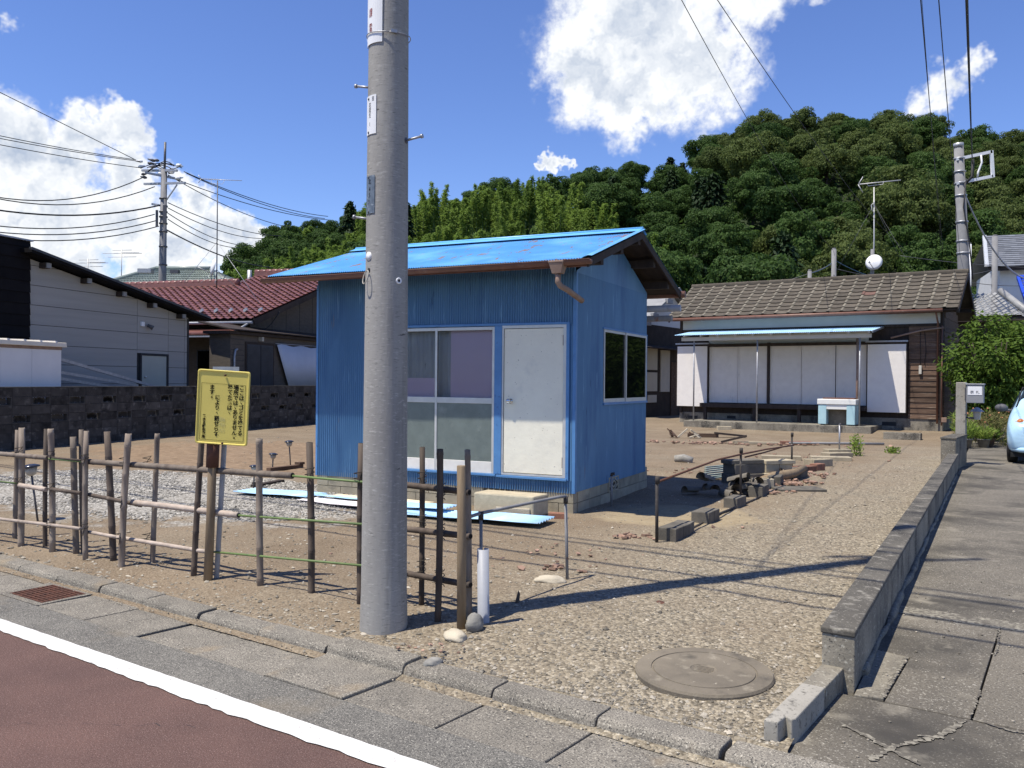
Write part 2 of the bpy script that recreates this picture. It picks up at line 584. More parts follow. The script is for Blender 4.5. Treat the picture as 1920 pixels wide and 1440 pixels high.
pm('shed_blue', (0.100, 0.225, 0.385), (0.074, 0.178, 0.32), 3.0, 0.5, stretch=(1, 1, .3), spots=[((0.045, 0.12, 0.26), 2.2, .54, .74, (1, 1, .2)), ((0.19, 0.36, 0.54), 18, .62, .74, (1, 1, .08)), ((0.03, 0.08, 0.18), 9, .66, .74, (1, 1, .15)), ((0.16, 0.17, 0.17), 5, .68, .76)], spec=.4)
pm('shed_trim', (0.09, 0.235, 0.47), (0.065, 0.18, 0.39), 5, 0.45, spots=[((0.04, 0.10, 0.22), 14, .64, .75)], spec=.45)
pm('roof_blue', (0.115, 0.35, 0.68), (0.09, 0.30, 0.62), 2.2, 0.42, spots=[((0.27, 0.19, 0.17), 7.5, .61, .64, (.9, .30, 1)), ((0.22, 0.17, 0.16), 17, .63, .66, (1.0, .14, 1)), ((0.20, 0.50, 0.80), 1.2, .5, .75)], spec=.45)
pm('ridge_blue', (0.15, 0.44, 0.78), (0.12, 0.38, 0.72), 3, 0.4, spec=.45)
pm('sheet_blue', (0.40, 0.63, 0.84), (0.32, 0.54, 0.76), 3, 0.5, spots=[((0.62, 0.72, 0.82), 4, .55, .8, (1, .2, 1))])
pm('sheet_cream', (0.80, 0.70, 0.50), (0.72, 0.61, 0.43), 3, 0.7)
pm('sheet_pinkwhite', (0.82, 0.76, 0.74), (0.75, 0.69, 0.67), 3, 0.7)
pm('gutter_brown', (0.20, 0.10, 0.07), (0.14, 0.07, 0.05), 6, 0.45, spots=[((0.29, 0.19, 0.14), 7, .6, .8)])
pm('hopper_brown', (0.30, 0.21, 0.16), (0.22, 0.15, 0.115), 9, 0.6)
pm('timber_dark', (0.055, 0.042, 0.035), (0.03, 0.023, 0.02), 10, 0.85, 0.5, 40, stretch=(1, .3, .3))
pm('timber_brown', (0.15, 0.095, 0.065), (0.075, 0.048, 0.034), 9, 0.88, 0.7, 40, stretch=(.15, 1, 1.6), ovar=.3, spots=[((0.28, 0.225, 0.175), 13, .58, .72, (.12, 1, 2)), ((0.03, 0.02, 0.016), 12, .62, .75, (.1, 1, 2))])
pm('door_cream', (0.76, 0.73, 0.61), (0.69, 0.66, 0.555), 3, 0.5, 0.12, 9, spots=[((0.60, 0.43, 0.22), 4, .68, .82), ((0.24, 0.23, 0.21), 10, .70, .76), ((0.52, 0.51, .47), 2.4, .60, .8), ((0.25, 0.22, .18), 34, .69, .72)])
pm('alu', (0.55, 0.55, 0.54), (0.47, 0.47, 0.46), 8, 0.4, metal=.35)
pm('alu_bright', (0.72, 0.70, 0.66), (0.64, 0.62, 0.58), 8, 0.5, metal=.1)
pm('chrome', (0.7, 0.69, 0.67), (0.6, 0.6, 0.58), 8, 0.18, metal=1)
pm('panel_pink', (0.80, 0.66, 0.82), (0.74, 0.61, 0.76), 2, 0.8)
pm('curtain_grey', (0.50, 0.53, 0.56), (0.42, 0.45, 0.48), 3, 0.9)
glass_mat('glass_clear', (0.97, 0.975, 0.98), 0.96)
glass_mat('glass_dark', (0.10, 0.13, 0.12), 0.7, base=(0.012, 0.016, 0.014))
pm('glass_frosted', (0.145, 0.175, 0.165), (0.115, 0.14, 0.133), 7, 0.28, 0.25, 220, spots=[((0.03, 0.036, 0.034), 45, .68, .71), ((0.20, 0.225, .21), 6, .60, .8)], spec=.5)
pm('shutter_white', (0.68, 0.645, 0.60), (0.62, 0.585, 0.545), 5, 0.75, 0.15, 30, spots=[((0.30, 0.29, 0.28), 3.0, .64, .85, (2.2, 1, .5))])
pm('shutter_box', (0.77, 0.735, 0.69), (0.72, 0.685, 0.645), 5, 0.75, 0.25, 14)
pm('plaster_band', (0.62, 0.62, 0.58), (0.52, 0.54, 0.51), 1.2, 0.85)
pm('roof_tile', (0.105, 0.090, 0.070), (0.07, 0.061, 0.049), 7, 0.9, 0.5, 50, ovar=.22, spots=[((0.16, 0.142, 0.112), 9, .62, .78)])
pm('roof_tile_rib', (0.19, 0.17, 0.132), (0.135, 0.12, 0.095), 7, 0.9, 0.5, 50, ovar=.15)
pm('roof_tile_red', (0.17, 0.095, 0.075), (0.12, 0.07, 0.055), 7, 0.8, ovar=.1)
pm('tile_brick', (0.20, 0.085, 0.068), (0.15, 0.062, 0.052), 2, 0.38, island=.2, spots=[((0.28, 0.15, 0.12), 3, .6, .8)], spec=.5)
pm('tile_green', (0.27, 0.31, 0.28), (0.21, 0.25, 0.225), 2, 0.4, island=.14, spec=.5)
pm('tile_slate', (0.17, 0.18, 0.20), (0.13, 0.14, 0.155), 2, 0.5, island=.2)
pm('tile_cobalt', (0.03, 0.08, 0.52), (0.025, 0.06, 0.42), 3, 0.2, island=.15, spec=.6)
pm('tile_silver', (0.30, 0.30, 0.29), (0.22, 0.22, 0.215), 3, 0.45, island=.2)
pm('siding_grey', (0.335, 0.328, 0.31), (0.30, 0.293, 0.277), 2, 0.8, 0.35, 30, stretch=(1, .2, 4), ovar=.035)
pm('siding_black', (0.010, 0.0095, 0.011), (0.006, 0.0055, 0.007), 3, 0.8, ovar=.2, spec=.12)
pm('siding_tan', (0.115, 0.098, 0.08), (0.085, 0.072, 0.06), 5, 0.85, 0.4, 30, stretch=(1, 1, 3))
pm('joint_dark', (0.04, 0.042, 0.045), (0.03, 0.03, 0.032), 5, 0.9)
pm('door_greygreen', (0.36, 0.38, 0.34), (0.33, 0.35, 0.315), 3, 0.55)
pm('storage_white', (0.70, 0.70, 0.70), (0.65, 0.65, 0.655), 2, 0.5)
pm('storage_roof', (0.74, 0.66, 0.52), (0.66, 0.58, 0.45), 4, 0.5)
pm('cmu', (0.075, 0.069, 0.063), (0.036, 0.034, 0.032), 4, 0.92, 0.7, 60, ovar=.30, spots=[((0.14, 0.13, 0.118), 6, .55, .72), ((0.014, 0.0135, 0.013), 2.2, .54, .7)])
pm('cmu_vent', (0.10, 0.094, 0.086), (0.06, 0.056, 0.052), 7, 0.92, 0.5, 60, ovar=.15)
pm('shutter_dark', (0.055, 0.06, 0.07), (0.04, 0.045, 0.052), 4, 0.5)
pm('sheet_white', (0.52, 0.55, 0.60), (0.47, 0.50, 0.55), 2, 0.85)
pm('antenna', (0.55, 0.55, 0.54), (0.45, 0.45, 0.44), 12, 0.5, metal=.3)
pm('dish_white', (0.80, 0.80, 0.79), (0.74, 0.74, 0.73), 4, 0.4)
pm('cable', (0.025, 0.025, 0.027), (0.018, 0.018, 0.02), 8, 0.6)
pm('cable_blue', (0.05, 0.10, 0.18), (0.04, 0.08, 0.14), 8, 0.6)
pm('rubber', (0.02, 0.02, 0.02), (0.015, 0.015, 0.015), 30, 0.8)
pm('plastic_dark', (0.10, 0.10, 0.105), (0.08, 0.08, 0.085), 8, 0.55)
pm('car_blue', (0.42, 0.63, 0.80), (0.40, 0.61, 0.78), 2, 0.18, spec=.6)
glass_mat('car_glass', (0.25, 0.28, 0.28), 0.55, base=(0.015, 0.018, 0.02))
pm('lamp_clear', (0.62, 0.61, 0.60), (0.38, 0.37, 0.36), 30, 0.12, metal=.3, spec=.7)
pm('lamp_amber', (0.62, 0.22, 0.07), (0.48, 0.16, 0.05), 20, 0.25)
pm('terracotta', (0.25, 0.17, 0.13), (0.17, 0.12, 0.095), 12, 0.85)
pm('pot_grey', (0.25, 0.24, 0.22), (0.17, 0.165, 0.155), 12, 0.85)
pm('mailbox_grey', (0.26, 0.27, 0.285), (0.22, 0.23, 0.245), 6, 0.55)
pm('bark', (0.075, 0.058, 0.045), (0.045, 0.035, 0.028), 9, 0.9, 0.6, 20, stretch=(1, 1, .2))
pm('culm', (0.20, 0.25, 0.10), (0.13, 0.17, 0.07), 5, 0.6, stretch=(1, 1, .2))
pm('hill_soil', (0.022, 0.036, 0.014), (0.012, 0.02, 0.008), .2, 0.95, 0.6, .8)
pm('far_ground', (0.16, 0.15, 0.11), (0.11, 0.115, 0.075), .06, 0.95)
pm('wall_white', (0.66, 0.66, 0.65), (0.58, 0.58, 0.575), 2, 0.8)
pm('wall_cream', (0.55, 0.52, 0.45), (0.48, 0.455, 0.40), 2, 0.8)
pm('sink_blue', (0.42, 0.62, 0.66), (0.36, 0.55, 0.60), 4, 0.45)
pm('sink_white', (0.74, 0.75, 0.72), (0.66, 0.67, 0.64), 4, 0.4)
pm('stone', (0.33, 0.295, 0.235), (0.18, 0.165, 0.138), 9, 0.92, island=.6)
pm('stone_whitish', (0.38, 0.36, 0.32), (0.22, 0.21, 0.19), 9, 0.92, island=.6)
pm('shard', (0.33, 0.215, 0.155), (0.22, 0.145, 0.11), 9, 0.92, island=.4)
pm('tile_old', (0.17, 0.155, 0.13), (0.10, 0.092, 0.08), 9, 0.9, 0.5, 40, ovar=.25)
pm('solar_top', (0.03, 0.035, 0.05), (0.02, 0.025, 0.04), 4, 0.2, spec=.6)
pm('solar_shade', (0.46, 0.43, 0.36), (0.38, 0.355, 0.30), 6, 0.35)
pm('green_strip', (0.27, 0.33, 0.31), (0.20, 0.25, 0.235), 5, 0.6)
pm('flower_orange', (0.55, 0.27, 0.14), (0.45, 0.20, 0.10), 6, 0.7, island=.3)
leaf_mat('leaf_broad', (0.014, 0.036, 0.008), (0.060, 0.108, 0.026), .34, island=.7)
leaf_mat('leaf_olive', (0.026, 0.048, 0.011), (0.096, 0.128, 0.036), .34, island=.7)
leaf_mat('leaf_cedar', (0.007, 0.018, 0.007), (0.024, 0.046, 0.016), .12)
leaf_mat('leaf_bamboo', (0.052, 0.105, 0.014), (0.170, 0.250, 0.046), .40, island=.55)
leaf_mat('leaf_shrub', (0.014, 0.036, 0.006), (0.085, 0.140, 0.022), .28, island=.8, big=2.0)
leaf_mat('leaf_grass', (0.085, 0.150, 0.022), (0.215, 0.290, 0.060), .35, island=.6, big=4)
leaf_mat('leaf_dry', (0.10, 0.11, 0.035), (0.24, 0.22, 0.09), .3, island=.6, big=4)

# ------------------------------------------------------------------ the ground


def u_wall(v):
    return -1.215 - (v - 4.62) * 0.0915      # lot side of the low boundary wall


def lot_z(u, v):
    s = min(1, max(0, (v - 3.66) / 0.6))
    z = 0.047 + 0.033 * s * s * (3 - 2 * s)
    s = min(1, max(0, (v - 25.6) / 2.2))
    z += 0.15 * s * s * (3 - 2 * s)
    if v > 3.9:
        p = Vector((u * .55, v * .55, 0))
        z += 0.020 * noise.noise(p) + 0.010 * noise.noise(p * 4.1)
    z += 0.006 * noise.noise(Vector((u * 7, v * 7, 3)))
    return z


def lot_material():
    m = bpy.data.materials.new('lot_dirt')
    m.use_nodes = True
    t = m.node_tree
    L = t.links.new
    b = t.nodes['Principled BSDF']
    b.inputs['Roughness'].default_value = 0.95
    b.inputs['Specular IOR Level'].default_value = 0.15
    tc = N(t, 'ShaderNodeTexCoord')
    co = tc.outputs['Object']

    def noi(sc, det=5, rgh=.6):
        n = N(t, 'ShaderNodeTexNoise')
        n.inputs['Scale'].default_value = sc
        n.inputs['Detail'].default_value = det
        n.inputs['Roughness'].default_value = rgh
        L(co, n.inputs['Vector'])
        return n.outputs['Fac']

    def ramp(fac, stops):
        r = N(t, 'ShaderNodeValToRGB')
        els = r.color_ramp.elements
        while len(els) < len(stops):
            els.new(0.5)
        for e, (p, c) in zip(els, stops):
            e.position = p
            e.color = (*c, 1)
        L(fac, r.inputs['Fac'])
        return r.outputs['Color']

    def ma(op, a, b_=None, c=None, clamp=False):
        n = N(t, 'ShaderNodeMath', operation=op, use_clamp=clamp)
        for i, s in enumerate((a, b_, c)):
            if s is None:
                continue
            if isinstance(s, (int, float)):
                n.inputs[i].default_value = s
            else:
                L(s, n.inputs[i])
        return n.outputs[0]

    def mix(f, a, b_):
        x = N(t, 'ShaderNodeMix', data_type='RGBA')
        L(f, x.inputs['Factor'])
        L(a, x.inputs['A'])
        L(b_, x.inputs['B'])
        return x.outputs['Result']
    dirt = ramp(noi(1.1, 8), [(.3, (0.115, 0.086, 0.058)), (.55, (0.185, 0.142, 0.097)), (.75, (0.25, 0.20, 0.142))])
    fine = ramp(noi(75, 4), [(.35, (0.075, 0.058, 0.04)), (.5, (0.20, 0.155, 0.105)), (.66, (0.37, 0.31, 0.23))])
    f5 = N(t, 'ShaderNodeMix', data_type='RGBA')
    f5.inputs['Factor'].default_value = 0.5
    L(dirt, f5.inputs['A'])
    L(fine, f5.inputs['B'])
    dirt = f5.outputs['Result']
    vo = N(t, 'ShaderNodeTexVoronoi')
    vo.inputs['Scale'].default_value = 46
    L(co, vo.inputs['Vector'])
    sep = N(t, 'ShaderNodeSeparateColor')
    L(vo.outputs['Color'], sep.inputs[0])
    peb = ramp(sep.outputs[0], [(0, (0.07, 0.060, 0.045)), (.3, (0.175, 0.148, 0.108)), (.6, (0.29, 0.245, 0.172)), (.88, (0.39, 0.335, 0.245)), (1, (0.56, 0.495, 0.38))])
    vo2 = N(t, 'ShaderNodeTexVoronoi')
    vo2.inputs['Scale'].default_value = 95
    L(co, vo2.inputs['Vector'])
    sep2 = N(t, 'ShaderNodeSeparateColor')
    L(vo2.outputs['Color'], sep2.inputs[0])
    peb2 = ramp(sep2.outputs[1], [(0, (0.09, 0.08, 0.063)), (.5, (0.225, 0.195, 0.145)), (1, (0.40, 0.36, 0.28))])
    f6 = N(t, 'ShaderNodeMix', data_type='RGBA')
    f6.inputs['Factor'].default_value = 0.45
    L(peb, f6.inputs['A'])
    L(peb2, f6.inputs['B'])
    peb = f6.outputs['Result']
    # where the gravel lies: the drive on the right, thin elsewhere
    sx = N(t, 'ShaderNodeSeparateXYZ')
    L(co, sx.inputs[0])
    right = N(t, 'ShaderNodeMapRange', interpolation_type='SMOOTHSTEP')
    right.inputs['From Min'].default_value = -4.9
    right.inputs['From Max'].default_value = -2.2
    L(sx.outputs['X'], right.inputs['Value'])
    far = N(t, 'ShaderNodeMapRange', interpolation_type='SMOOTHSTEP')
    far.inputs['From Min'].default_value = 25.5
    far.inputs['From Max'].default_value = 21.0
    L(sx.outputs['Y'], far.inputs['Value'])
    g = ma('MULTIPLY', right.outputs['Result'], far.outputs['Result'])
    g = ma('ADD', ma('MULTIPLY', g, 0.85), ma('MULTIPLY_ADD', noi(.9, 7, .65), 2.0, -0.95), clamp=True)
    col = mix(g, dirt, peb)
    # sandy pale patch beside the shed and the white-gravel bed on the left
    def blob(cx, cy, rx, ry, amp=.9):
        mp = N(t, 'ShaderNodeMapping')
        mp.vector_type = 'POINT'
        mp.inputs['Location'].default_value = (-cx / rx, -cy / ry, 0)
        mp.inputs['Scale'].default_value = (1 / rx, 1 / ry, 0)
        L(co, mp.inputs['Vector'])
        ln = N(t, 'ShaderNodeVectorMath', operation='LENGTH')
        L(mp.outputs[0], ln.inputs[0])
        d = ma('ADD', ln.outputs['Value'], ma('MULTIPLY_ADD', noi(2.2, 6), 1.3, -.65))
        r = N(t, 'ShaderNodeMapRange', interpolation_type='SMOOTHSTEP')
        r.inputs['From Min'].default_value = 1.12
        r.inputs['From Max'].default_value = .82
        r.inputs['To Max'].default_value = amp
        L(d, r.inputs['Value'])
        return r.outputs['Result']
    sand = ramp(noi(9, 6), [(.3, (0.27, 0.215, 0.135)), (.7, (0.34, 0.28, 0.185))])
    col = mix(blob(-4.0, 9.2, .9, .9, .85), col, sand)
    white = ramp(sep.outputs[2], [(0, (0.10, 0.094, 0.08)), (.45, (0.25, 0.235, 0.205)), (1, (0.46, 0.44, 0.40))])
    col = mix(blob(-10.6, 6.8, 3.6, 1.9, 1.0), col, white)
    # warm bare soil in the far left of the lot
    warm = ramp(noi(7, 8, .7), [(.35, (0.15, 0.10, 0.062)), (.65, (0.30, 0.215, 0.14))])
    col = mix(blob(-13.5, 11.5, 4.5, 3.2, .75), col, warm)
    L(col, b.inputs['Base Color'])
    bp = N(t, 'ShaderNodeBump')
    bp.inputs['Strength'].default_value = 0.9
    bp.inputs['Distance'].default_value = 0.012
    h = ma('ADD', ma('MULTIPLY', ma('MULTIPLY', vo.outputs['Distance'], -1.4), g), ma('ADD', noi(28, 6), ma('MULTIPLY', noi(6, 4), 1.5)))
    L(h, bp.inputs['Height'])
    L(bp.outputs[0], b.inputs['Normal'])
    return m


def build_ground():
    # base sheet out to the horizon
    g = MB()
    g.add([(-900, -900, -.35), (900, -900, -.35), (900, 900, -.35), (-900, 900, -.35)], [(0, 1, 2, 3)])
    struct('ground', g, M['far_ground'])
    # carriageway
    r = MB()
    r.box(-45, 45, -6.5, 2.745, -.2, 0)
    struct('road', r, M['asphalt_red'], rot=(0, 0, LOT.rz))
    r = MB()
    r.box(-45, 45, 2.7, 3.045, -.2, .0025)
    struct('road_shoulder', r, M['asphalt_grey'], rot=(0, 0, LOT.rz))
    rd = bpy.data.objects['road']
    rnd = random.Random(14)
    for pts in ([(-7.5, 1.0), (-5.6, 1.5), (-4.4, 1.75), (-3.4, 2.45)], [(-5.2, .6), (-4.0, 1.25), (-3.0, 1.7), (-2.2, 2.5)], [(-3.4, .3), (-2.7, 1.0), (-2.2, 1.6)], [(-6.6, 1.6), (-6.0, 2.1), (-5.4, 2.55)], [(-4.0, 1.25), (-3.6, 1.1), (-3.1, .7)]):
        P = []
        for (a, b) in zip(pts[:-1], pts[1:]):
            for k in range(26):
                P.append(Vector((*a, 0)).lerp(Vector((*b, 0)), k / 26) + Vector((rnd.gauss(0, .012), rnd.gauss(0, .012), 0)))
        vs = []
        for p in P:
            w = rnd.uniform(.0006, .0028)
            vs += [(p.x - w, p.y - w, .0016), (p.x + w, p.y + w, .0016)]
        obj('crack', MB().add(vs, [(2 * i, 2 * i + 1, 2 * i + 3, 2 * i + 2) for i in range(len(P) - 1)]), M['joint_dark'], rd)
    # painted edge line, its edges a little ragged
    r = MB()
    us = [-30 + i * .06 for i in range(900)]
    rnd = random.Random(2)
    lo = [2.605 + rnd.gauss(0, .0045) + .004 * math.sin(u * 2.1) for u in us]
    hi = [2.742 + rnd.gauss(0, .0015) + .003 * math.sin(u * 1.3) for u in us]
    vs = [(u, a, .0062) for u, a in zip(us, lo)] + [(u, a, .0062) for u, a in zip(us, hi)]
    n = len(us)
    r.add(vs, [(i, i + 1, n + i + 1, n + i) for i in range(n - 1)])
    struct('road_edge_line', r, M['road_paint'], rot=(0, 0, LOT.rz))
    # L-shaped gutter units with the kerb cast on
    gut = tag(thing('street_gutter', None, None, (0, 0, 0), LOT.rz), kind='structure')

    def unit(u0, u1, slab=True, low=0.0):
        mb = MB()
        zt = .056 - low
        if slab:
            prof = [(3.05, -.12), (3.05, .004), (3.46, -.004), (3.49, .0), (3.497, zt * .55), (3.51, zt * .9), (3.53, zt), (3.655, zt + .002), (3.66, -.12)]
        else:
            prof = [(3.455, -.12), (3.455, -.004), (3.49, .0), (3.497, zt * .55), (3.51, zt * .9), (3.53, zt), (3.655, zt + .002), (3.66, -.12)]
        mb.prism([(u0, a, b) for a, b in prof], (u1 - u0, 0, 0))
        return mb
    base = unit(0, .588).mesh('gutter_block')
    base.materials.append(M['gutter_concrete'])
    rnd = random.Random(5)
    k = -12
    while k < 40:
        u1 = -1.93 - .6 * k
        low = 0.0 if k >= -1 else .02
        if u1 - .6 > -12.0 and u1 < 5.5:
            u0 = u1 - .6
            if abs(u0 + 6.73) < .05:
                obj('gutter_block', unit(u0 + .006, u1 - .006, False), M['gutter_concrete'], gut, bevel=.006)
            else:
                o = obj('gutter_block', base, None, gut, bevel=.006)
                o.location = (u0 + .006, rnd.uniform(-.006, .006), rnd.uniform(-.003, .003) - low * .6)
                o.rotation_euler = (rnd.uniform(-.004, .004), 0, rnd.uniform(-.003, .003))
        k += 1
    far = MB()
    far.prism([(-45, a, b) for a, b in [(3.05, -.12), (3.05, .004), (3.49, 0), (3.51, .04), (3.66, .042), (3.66, -.12)]], (32.6, 0, 0))
    far.prism([(5.1, a, b) for a, b in [(3.05, -.12), (3.05, .004), (3.49, 0), (3.51, .02), (3.66, .022), (3.66, -.12)]], (35, 0, 0))
    tag(obj('gutter_run', far, M['gutter_concrete'], gut), kind='stuff')
    # dirt gathered along the foot of the kerb
    mb = MB()
    us = [-14 + i * .08 for i in range(220)]
    rnd = random.Random(9)
    vs = []
    for u in us:
        w = .035 + .035 * (noise.noise(Vector((u * 1.3, 0, 0))) + .5) + rnd.uniform(0, .012)
        vs += [(u, 3.484 - w * .8, -.008), (u, 3.472, -.001 + rnd.uniform(0, .003)), (u, 3.497, .005)]
    fs = []
    for i in range(len(us) - 1):
        for j in (0, 1):
            a = i * 3 + j
            fs.append((a, a + 3, a + 4, a + 1))
    mb.add(vs, fs, True)
    tag(obj('kerb_dirt', mb, lot, None, rot=(0, 0, LOT.rz)), 'sandy dirt gathered at the foot of the kerb', 'dirt', kind='stuff')
    # the lot
    vsr = [3.6, 3.66]
    v = 3.66
    while v < 40:
        v += .06 + .012 * (v - 3.66)
        vsr.append(v)
    cols = [0]
    c = 0
    while c < 24:
        c += .06 + .035 * c
        cols.append(c)
    vs = []
    for v in vsr:
        for c in cols:
            u = u_wall(v) - c + .03
            z = lot_z(u, v)
            if v < 3.65:
                z = -.06
            vs.append((u, v, z))
    nc = len(cols)
    mb = MB()
    mb.add(vs, [(i * nc + j, i * nc + j + 1, (i + 1) * nc + j + 1, (i + 1) * nc + j) for i in range(len(vsr) - 1) for j in range(nc - 1)], True)
    me = mb.mesh('lot_ground')
    me.flip_normals()
    struct('lot_ground', me, lot, rot=(0, 0, LOT.rz))


lot = lot_material()
build_ground()


def build_grate():
    t = thing('drain_grate', 'rusty steel drain grate set in the street gutter', 'drain grate', (0, 0, 0), LOT.rz)
    mb = MB()       # cast surround
    for b in ((-6.735, -6.655, 3.055, 3.45), (-6.175, -6.135, 3.055, 3.45), (-6.655, -6.175, 3.055, 3.105), (-6.655, -6.175, 3.425, 3.45)):
        mb.box(b[0], b[1], b[2], b[3], -.1, .003)
    obj('surround', mb, M['gutter_concrete'], t)
    mb = MB()
    mb.box(-6.66, -6.17, 3.10, 3.43, -.12, -.10)
    obj('pit', mb, M['joint_dark'], t)
    for i in range(10):
        y = 3.115 + i * .0335
        mb = MB()
        mb.box(-6.65, -6.18, y, y + .012, -.035, .004)
        obj('bar', mb, M['rust_brown'], t)
    for x in (-6.645, -6.53, -6.415, -6.30, -6.19):
        mb = MB()
        mb.box(x - .006, x + .006, 3.112, 3.43, -.03, .0015)
        obj('cross_bar', mb, M['rust_brown'], t)


build_grate()


def build_driveway():
    t = tag(thing('driveway', None, None, (0, 0, 0), LOT.rz), kind='structure')
    zz = .028

    def slab(poly, z=zz, mat='driveway_concrete', name='slab', bev=.005):
        mb = MB()
        mb.prism([(x, y, -.2) for x, y in poly], (0, 0, z + .2))
        return obj(name, mb, M[mat], t, bevel=bev)
    uw = lambda v: u_wall(v) + .165
    slab([(-1.115, 3.662), (5.5, 3.662), (5.5, 4.55), (-.51, 4.55), (-1.115, 4.55)])
    slab([(uw(4.6) + .01, 4.56), (-.905, 4.60), (-.93, 5.38), (uw(5.42) + .01, 5.42)], zz + .003, 'concrete_old')
    slab([(-.895, 4.565), (-.515, 4.565), (-.56, 6.37), (uw(6.37) + .01, 6.37), (uw(5.43) + .01, 5.43), (-.92, 5.39)])
    slab([(-.505, 4.565), (5.5, 4.565), (5.5, 6.37), (-.55, 6.37)])
    slab([(uw(6.38) + .012, 6.38), (5.5, 6.38), (5.5, 6.60), (uw(6.6) + .012, 6.6)], zz + .004, 'mortar_light')
    slab([(uw(6.61) + .01, 6.61), (5.5, 6.61), (5.5, 11.5), (uw(11.5) + .01, 11.5)])
    slab([(uw(11.51) + .01, 11.51), (5.5, 11.51), (5.5, 21), (uw(21) + .01, 21)])
    slab([(uw(21.01) + .01, 21.01), (9, 21.01), (9, 40), (uw(40) + .01, 40)])
    # mortar smeared into cracks: thin raised ribbons
    rnd = random.Random(8)

    zc = [zz + .0045]

    def ribbon(pts, w, z=None, mat='mortar_light'):
        zc[0] += .0005
        z = zc[0]
        mb = MB()
        P = []
        for (a, b) in zip(pts[:-1], pts[1:]):
            nn = max(8, int((Vector(b) - Vector(a)).length / .014))
            for k in range(nn):
                P.append(Vector((*a, 0)).lerp(Vector((*b, 0)), k / nn) + Vector((rnd.gauss(0, .004), rnd.gauss(0, .004), 0)))
        P.append(Vector((*pts[-1], 0)))
        L_, R_ = [], []
        for i, p in enumerate(P):
            d = (P[min(i + 1, len(P) - 1)] - P[max(i - 1, 0)]).normalized()
            s = Vector((-d.y, d.x, 0)) * w * rnd.uniform(.25, 1.25)
            L_.append((p.x + s.x, p.y + s.y, z))
            R_.append((p.x - s.x, p.y - s.y, z))
        n = len(P)
        mb.add(L_ + R_, [(i, n + i, n + i + 1, i + 1) for i in range(n - 1)])
        obj('crack_repair', mb, M[mat], t)
    ribbon([(-.91, 4.60), (-.925, 4.95), (-.935, 5.38)], .012)
    ribbon([(-.53, 4.53), (-.60, 4.25), (-.74, 4.02), (-.80, 3.80)], .018)
    ribbon([(-.98, 4.12), (-.86, 4.05), (-.72, 3.95), (-.62, 3.88)], .016)
    ribbon([(-.68, 4.20), (-.58, 4.23)], .010)
    ribbon([(-.50, 4.56), (-.35, 4.50), (-.15, 4.52), (.2, 4.47)], .008)
    ribbon([(-.52, 5.7), (-.53, 6.0), (-.56, 6.35)], .006)
    ribbon([(-.515, 4.60), (-.52, 5.0)], .006)
    # loose crumbs on the slab
    mb = MB()
    for i in range(260):
        v = rnd.uniform(3.8, 9)
        u = rnd.uniform(uw(v) + .05, uw(v) + 2.2)
        s = rnd.uniform(.003, .011)
        mb.ball((u, v, zz + s * .5), s, s * rnd.uniform(.6, 1), s * .6, 5, 3, False)
    tag(obj('crumbs', mb, M['stone'], t), kind='stuff')


build_driveway()


def build_boundary_wall():
    t = thing('boundary_wall', 'low stained concrete boundary wall between the gravel lot and the driveway', 'wall', (0, 0, 0), LOT.rz)
    # cast in lengths with fine joints
    cuts = [4.62, 7.2, 9.9, 12.6, 15.2, 17.7]
    for a, b in zip(cuts[:-1], cuts[1:]):
        mb = MB()
        g = .004
        w = .165
        z1 = .335
        mb.hexa([(u_wall(a), a + g, -.1), (u_wall(a) + w, a + g, -.1), (u_wall(b) + w, b - g, -.1), (u_wall(b), b - g, -.1),
                 (u_wall(a), a + g, z1 - .035), (u_wall(a) + w, a + g, z1 - .035), (u_wall(b) + w, b - g, z1 - .035), (u_wall(b), b - g, z1 - .035)])
        obj('wall_length', mb, M['concrete_old'], t, bevel=.006)
        mb = MB()
        mb.hexa([(u_wall(a) - .006, a - .004, z1 - .035), (u_wall(a) + w + .004, a - .004, z1 - .035), (u_wall(b) + w + .004, b + .002, z1 - .035), (u_wall(b) - .006, b + .002, z1 - .035),
                 (u_wall(a) - .006, a - .004, z1), (u_wall(a) + w + .004, a - .004, z1), (u_wall(b) + w + .004, b + .002, z1), (u_wall(b) - .006, b + .002, z1)])
        obj('cap', mb, M['wall_cap'], t, bevel=.008)
    # rough mortar fillet along the driveway side
    mb = MB()
    P = []
    v = 4.9
    rnd = random.Random(4)
    while v < 17:
        P.append(Vector((u_wall(v) + .165 + .012 + rnd.uniform(-.01, .008), v, .035)))
        v += .18
    mb.tube(P, [rnd.uniform(.012, .034) for _ in P], 6)
    obj('mortar_fillet', mb, M['concrete_old'], t)
    # broken low kerb in front of the wall
    t = thing('kerb_stub', 'low pale concrete kerb with a broken end in front of the boundary wall', 'kerb', (0, 0, 0), LOT.rz)
    mb = MB()
    u0, u1 = -1.215, -1.105
    mb.prism([(u0, 3.70, 0), (u0 + .06, 3.71, 0), (u0 + .066, 3.80, 0), (u1 - .012, 3.775, 0), (u1, 3.80, 0), (u1, 4.27, 0), (u0, 4.27, 0)], (0, 0, .138))
    me = mb.mesh('front_length')
    bm = bmesh.new(); bm.from_mesh(me)
    bmesh.ops.recalc_face_normals(bm, faces=bm.faces)
    bm.to_mesh(me); bm.free()
    obj('front_length', me, M['plaster_pale'], t, bevel=.006)
    mb = MB()
    mb.box(u0, u1, 4.278, 4.80, 0, .135)
    obj('rear_length', mb, M['concrete_old'], t, bevel=.006)


build_boundary_wall()


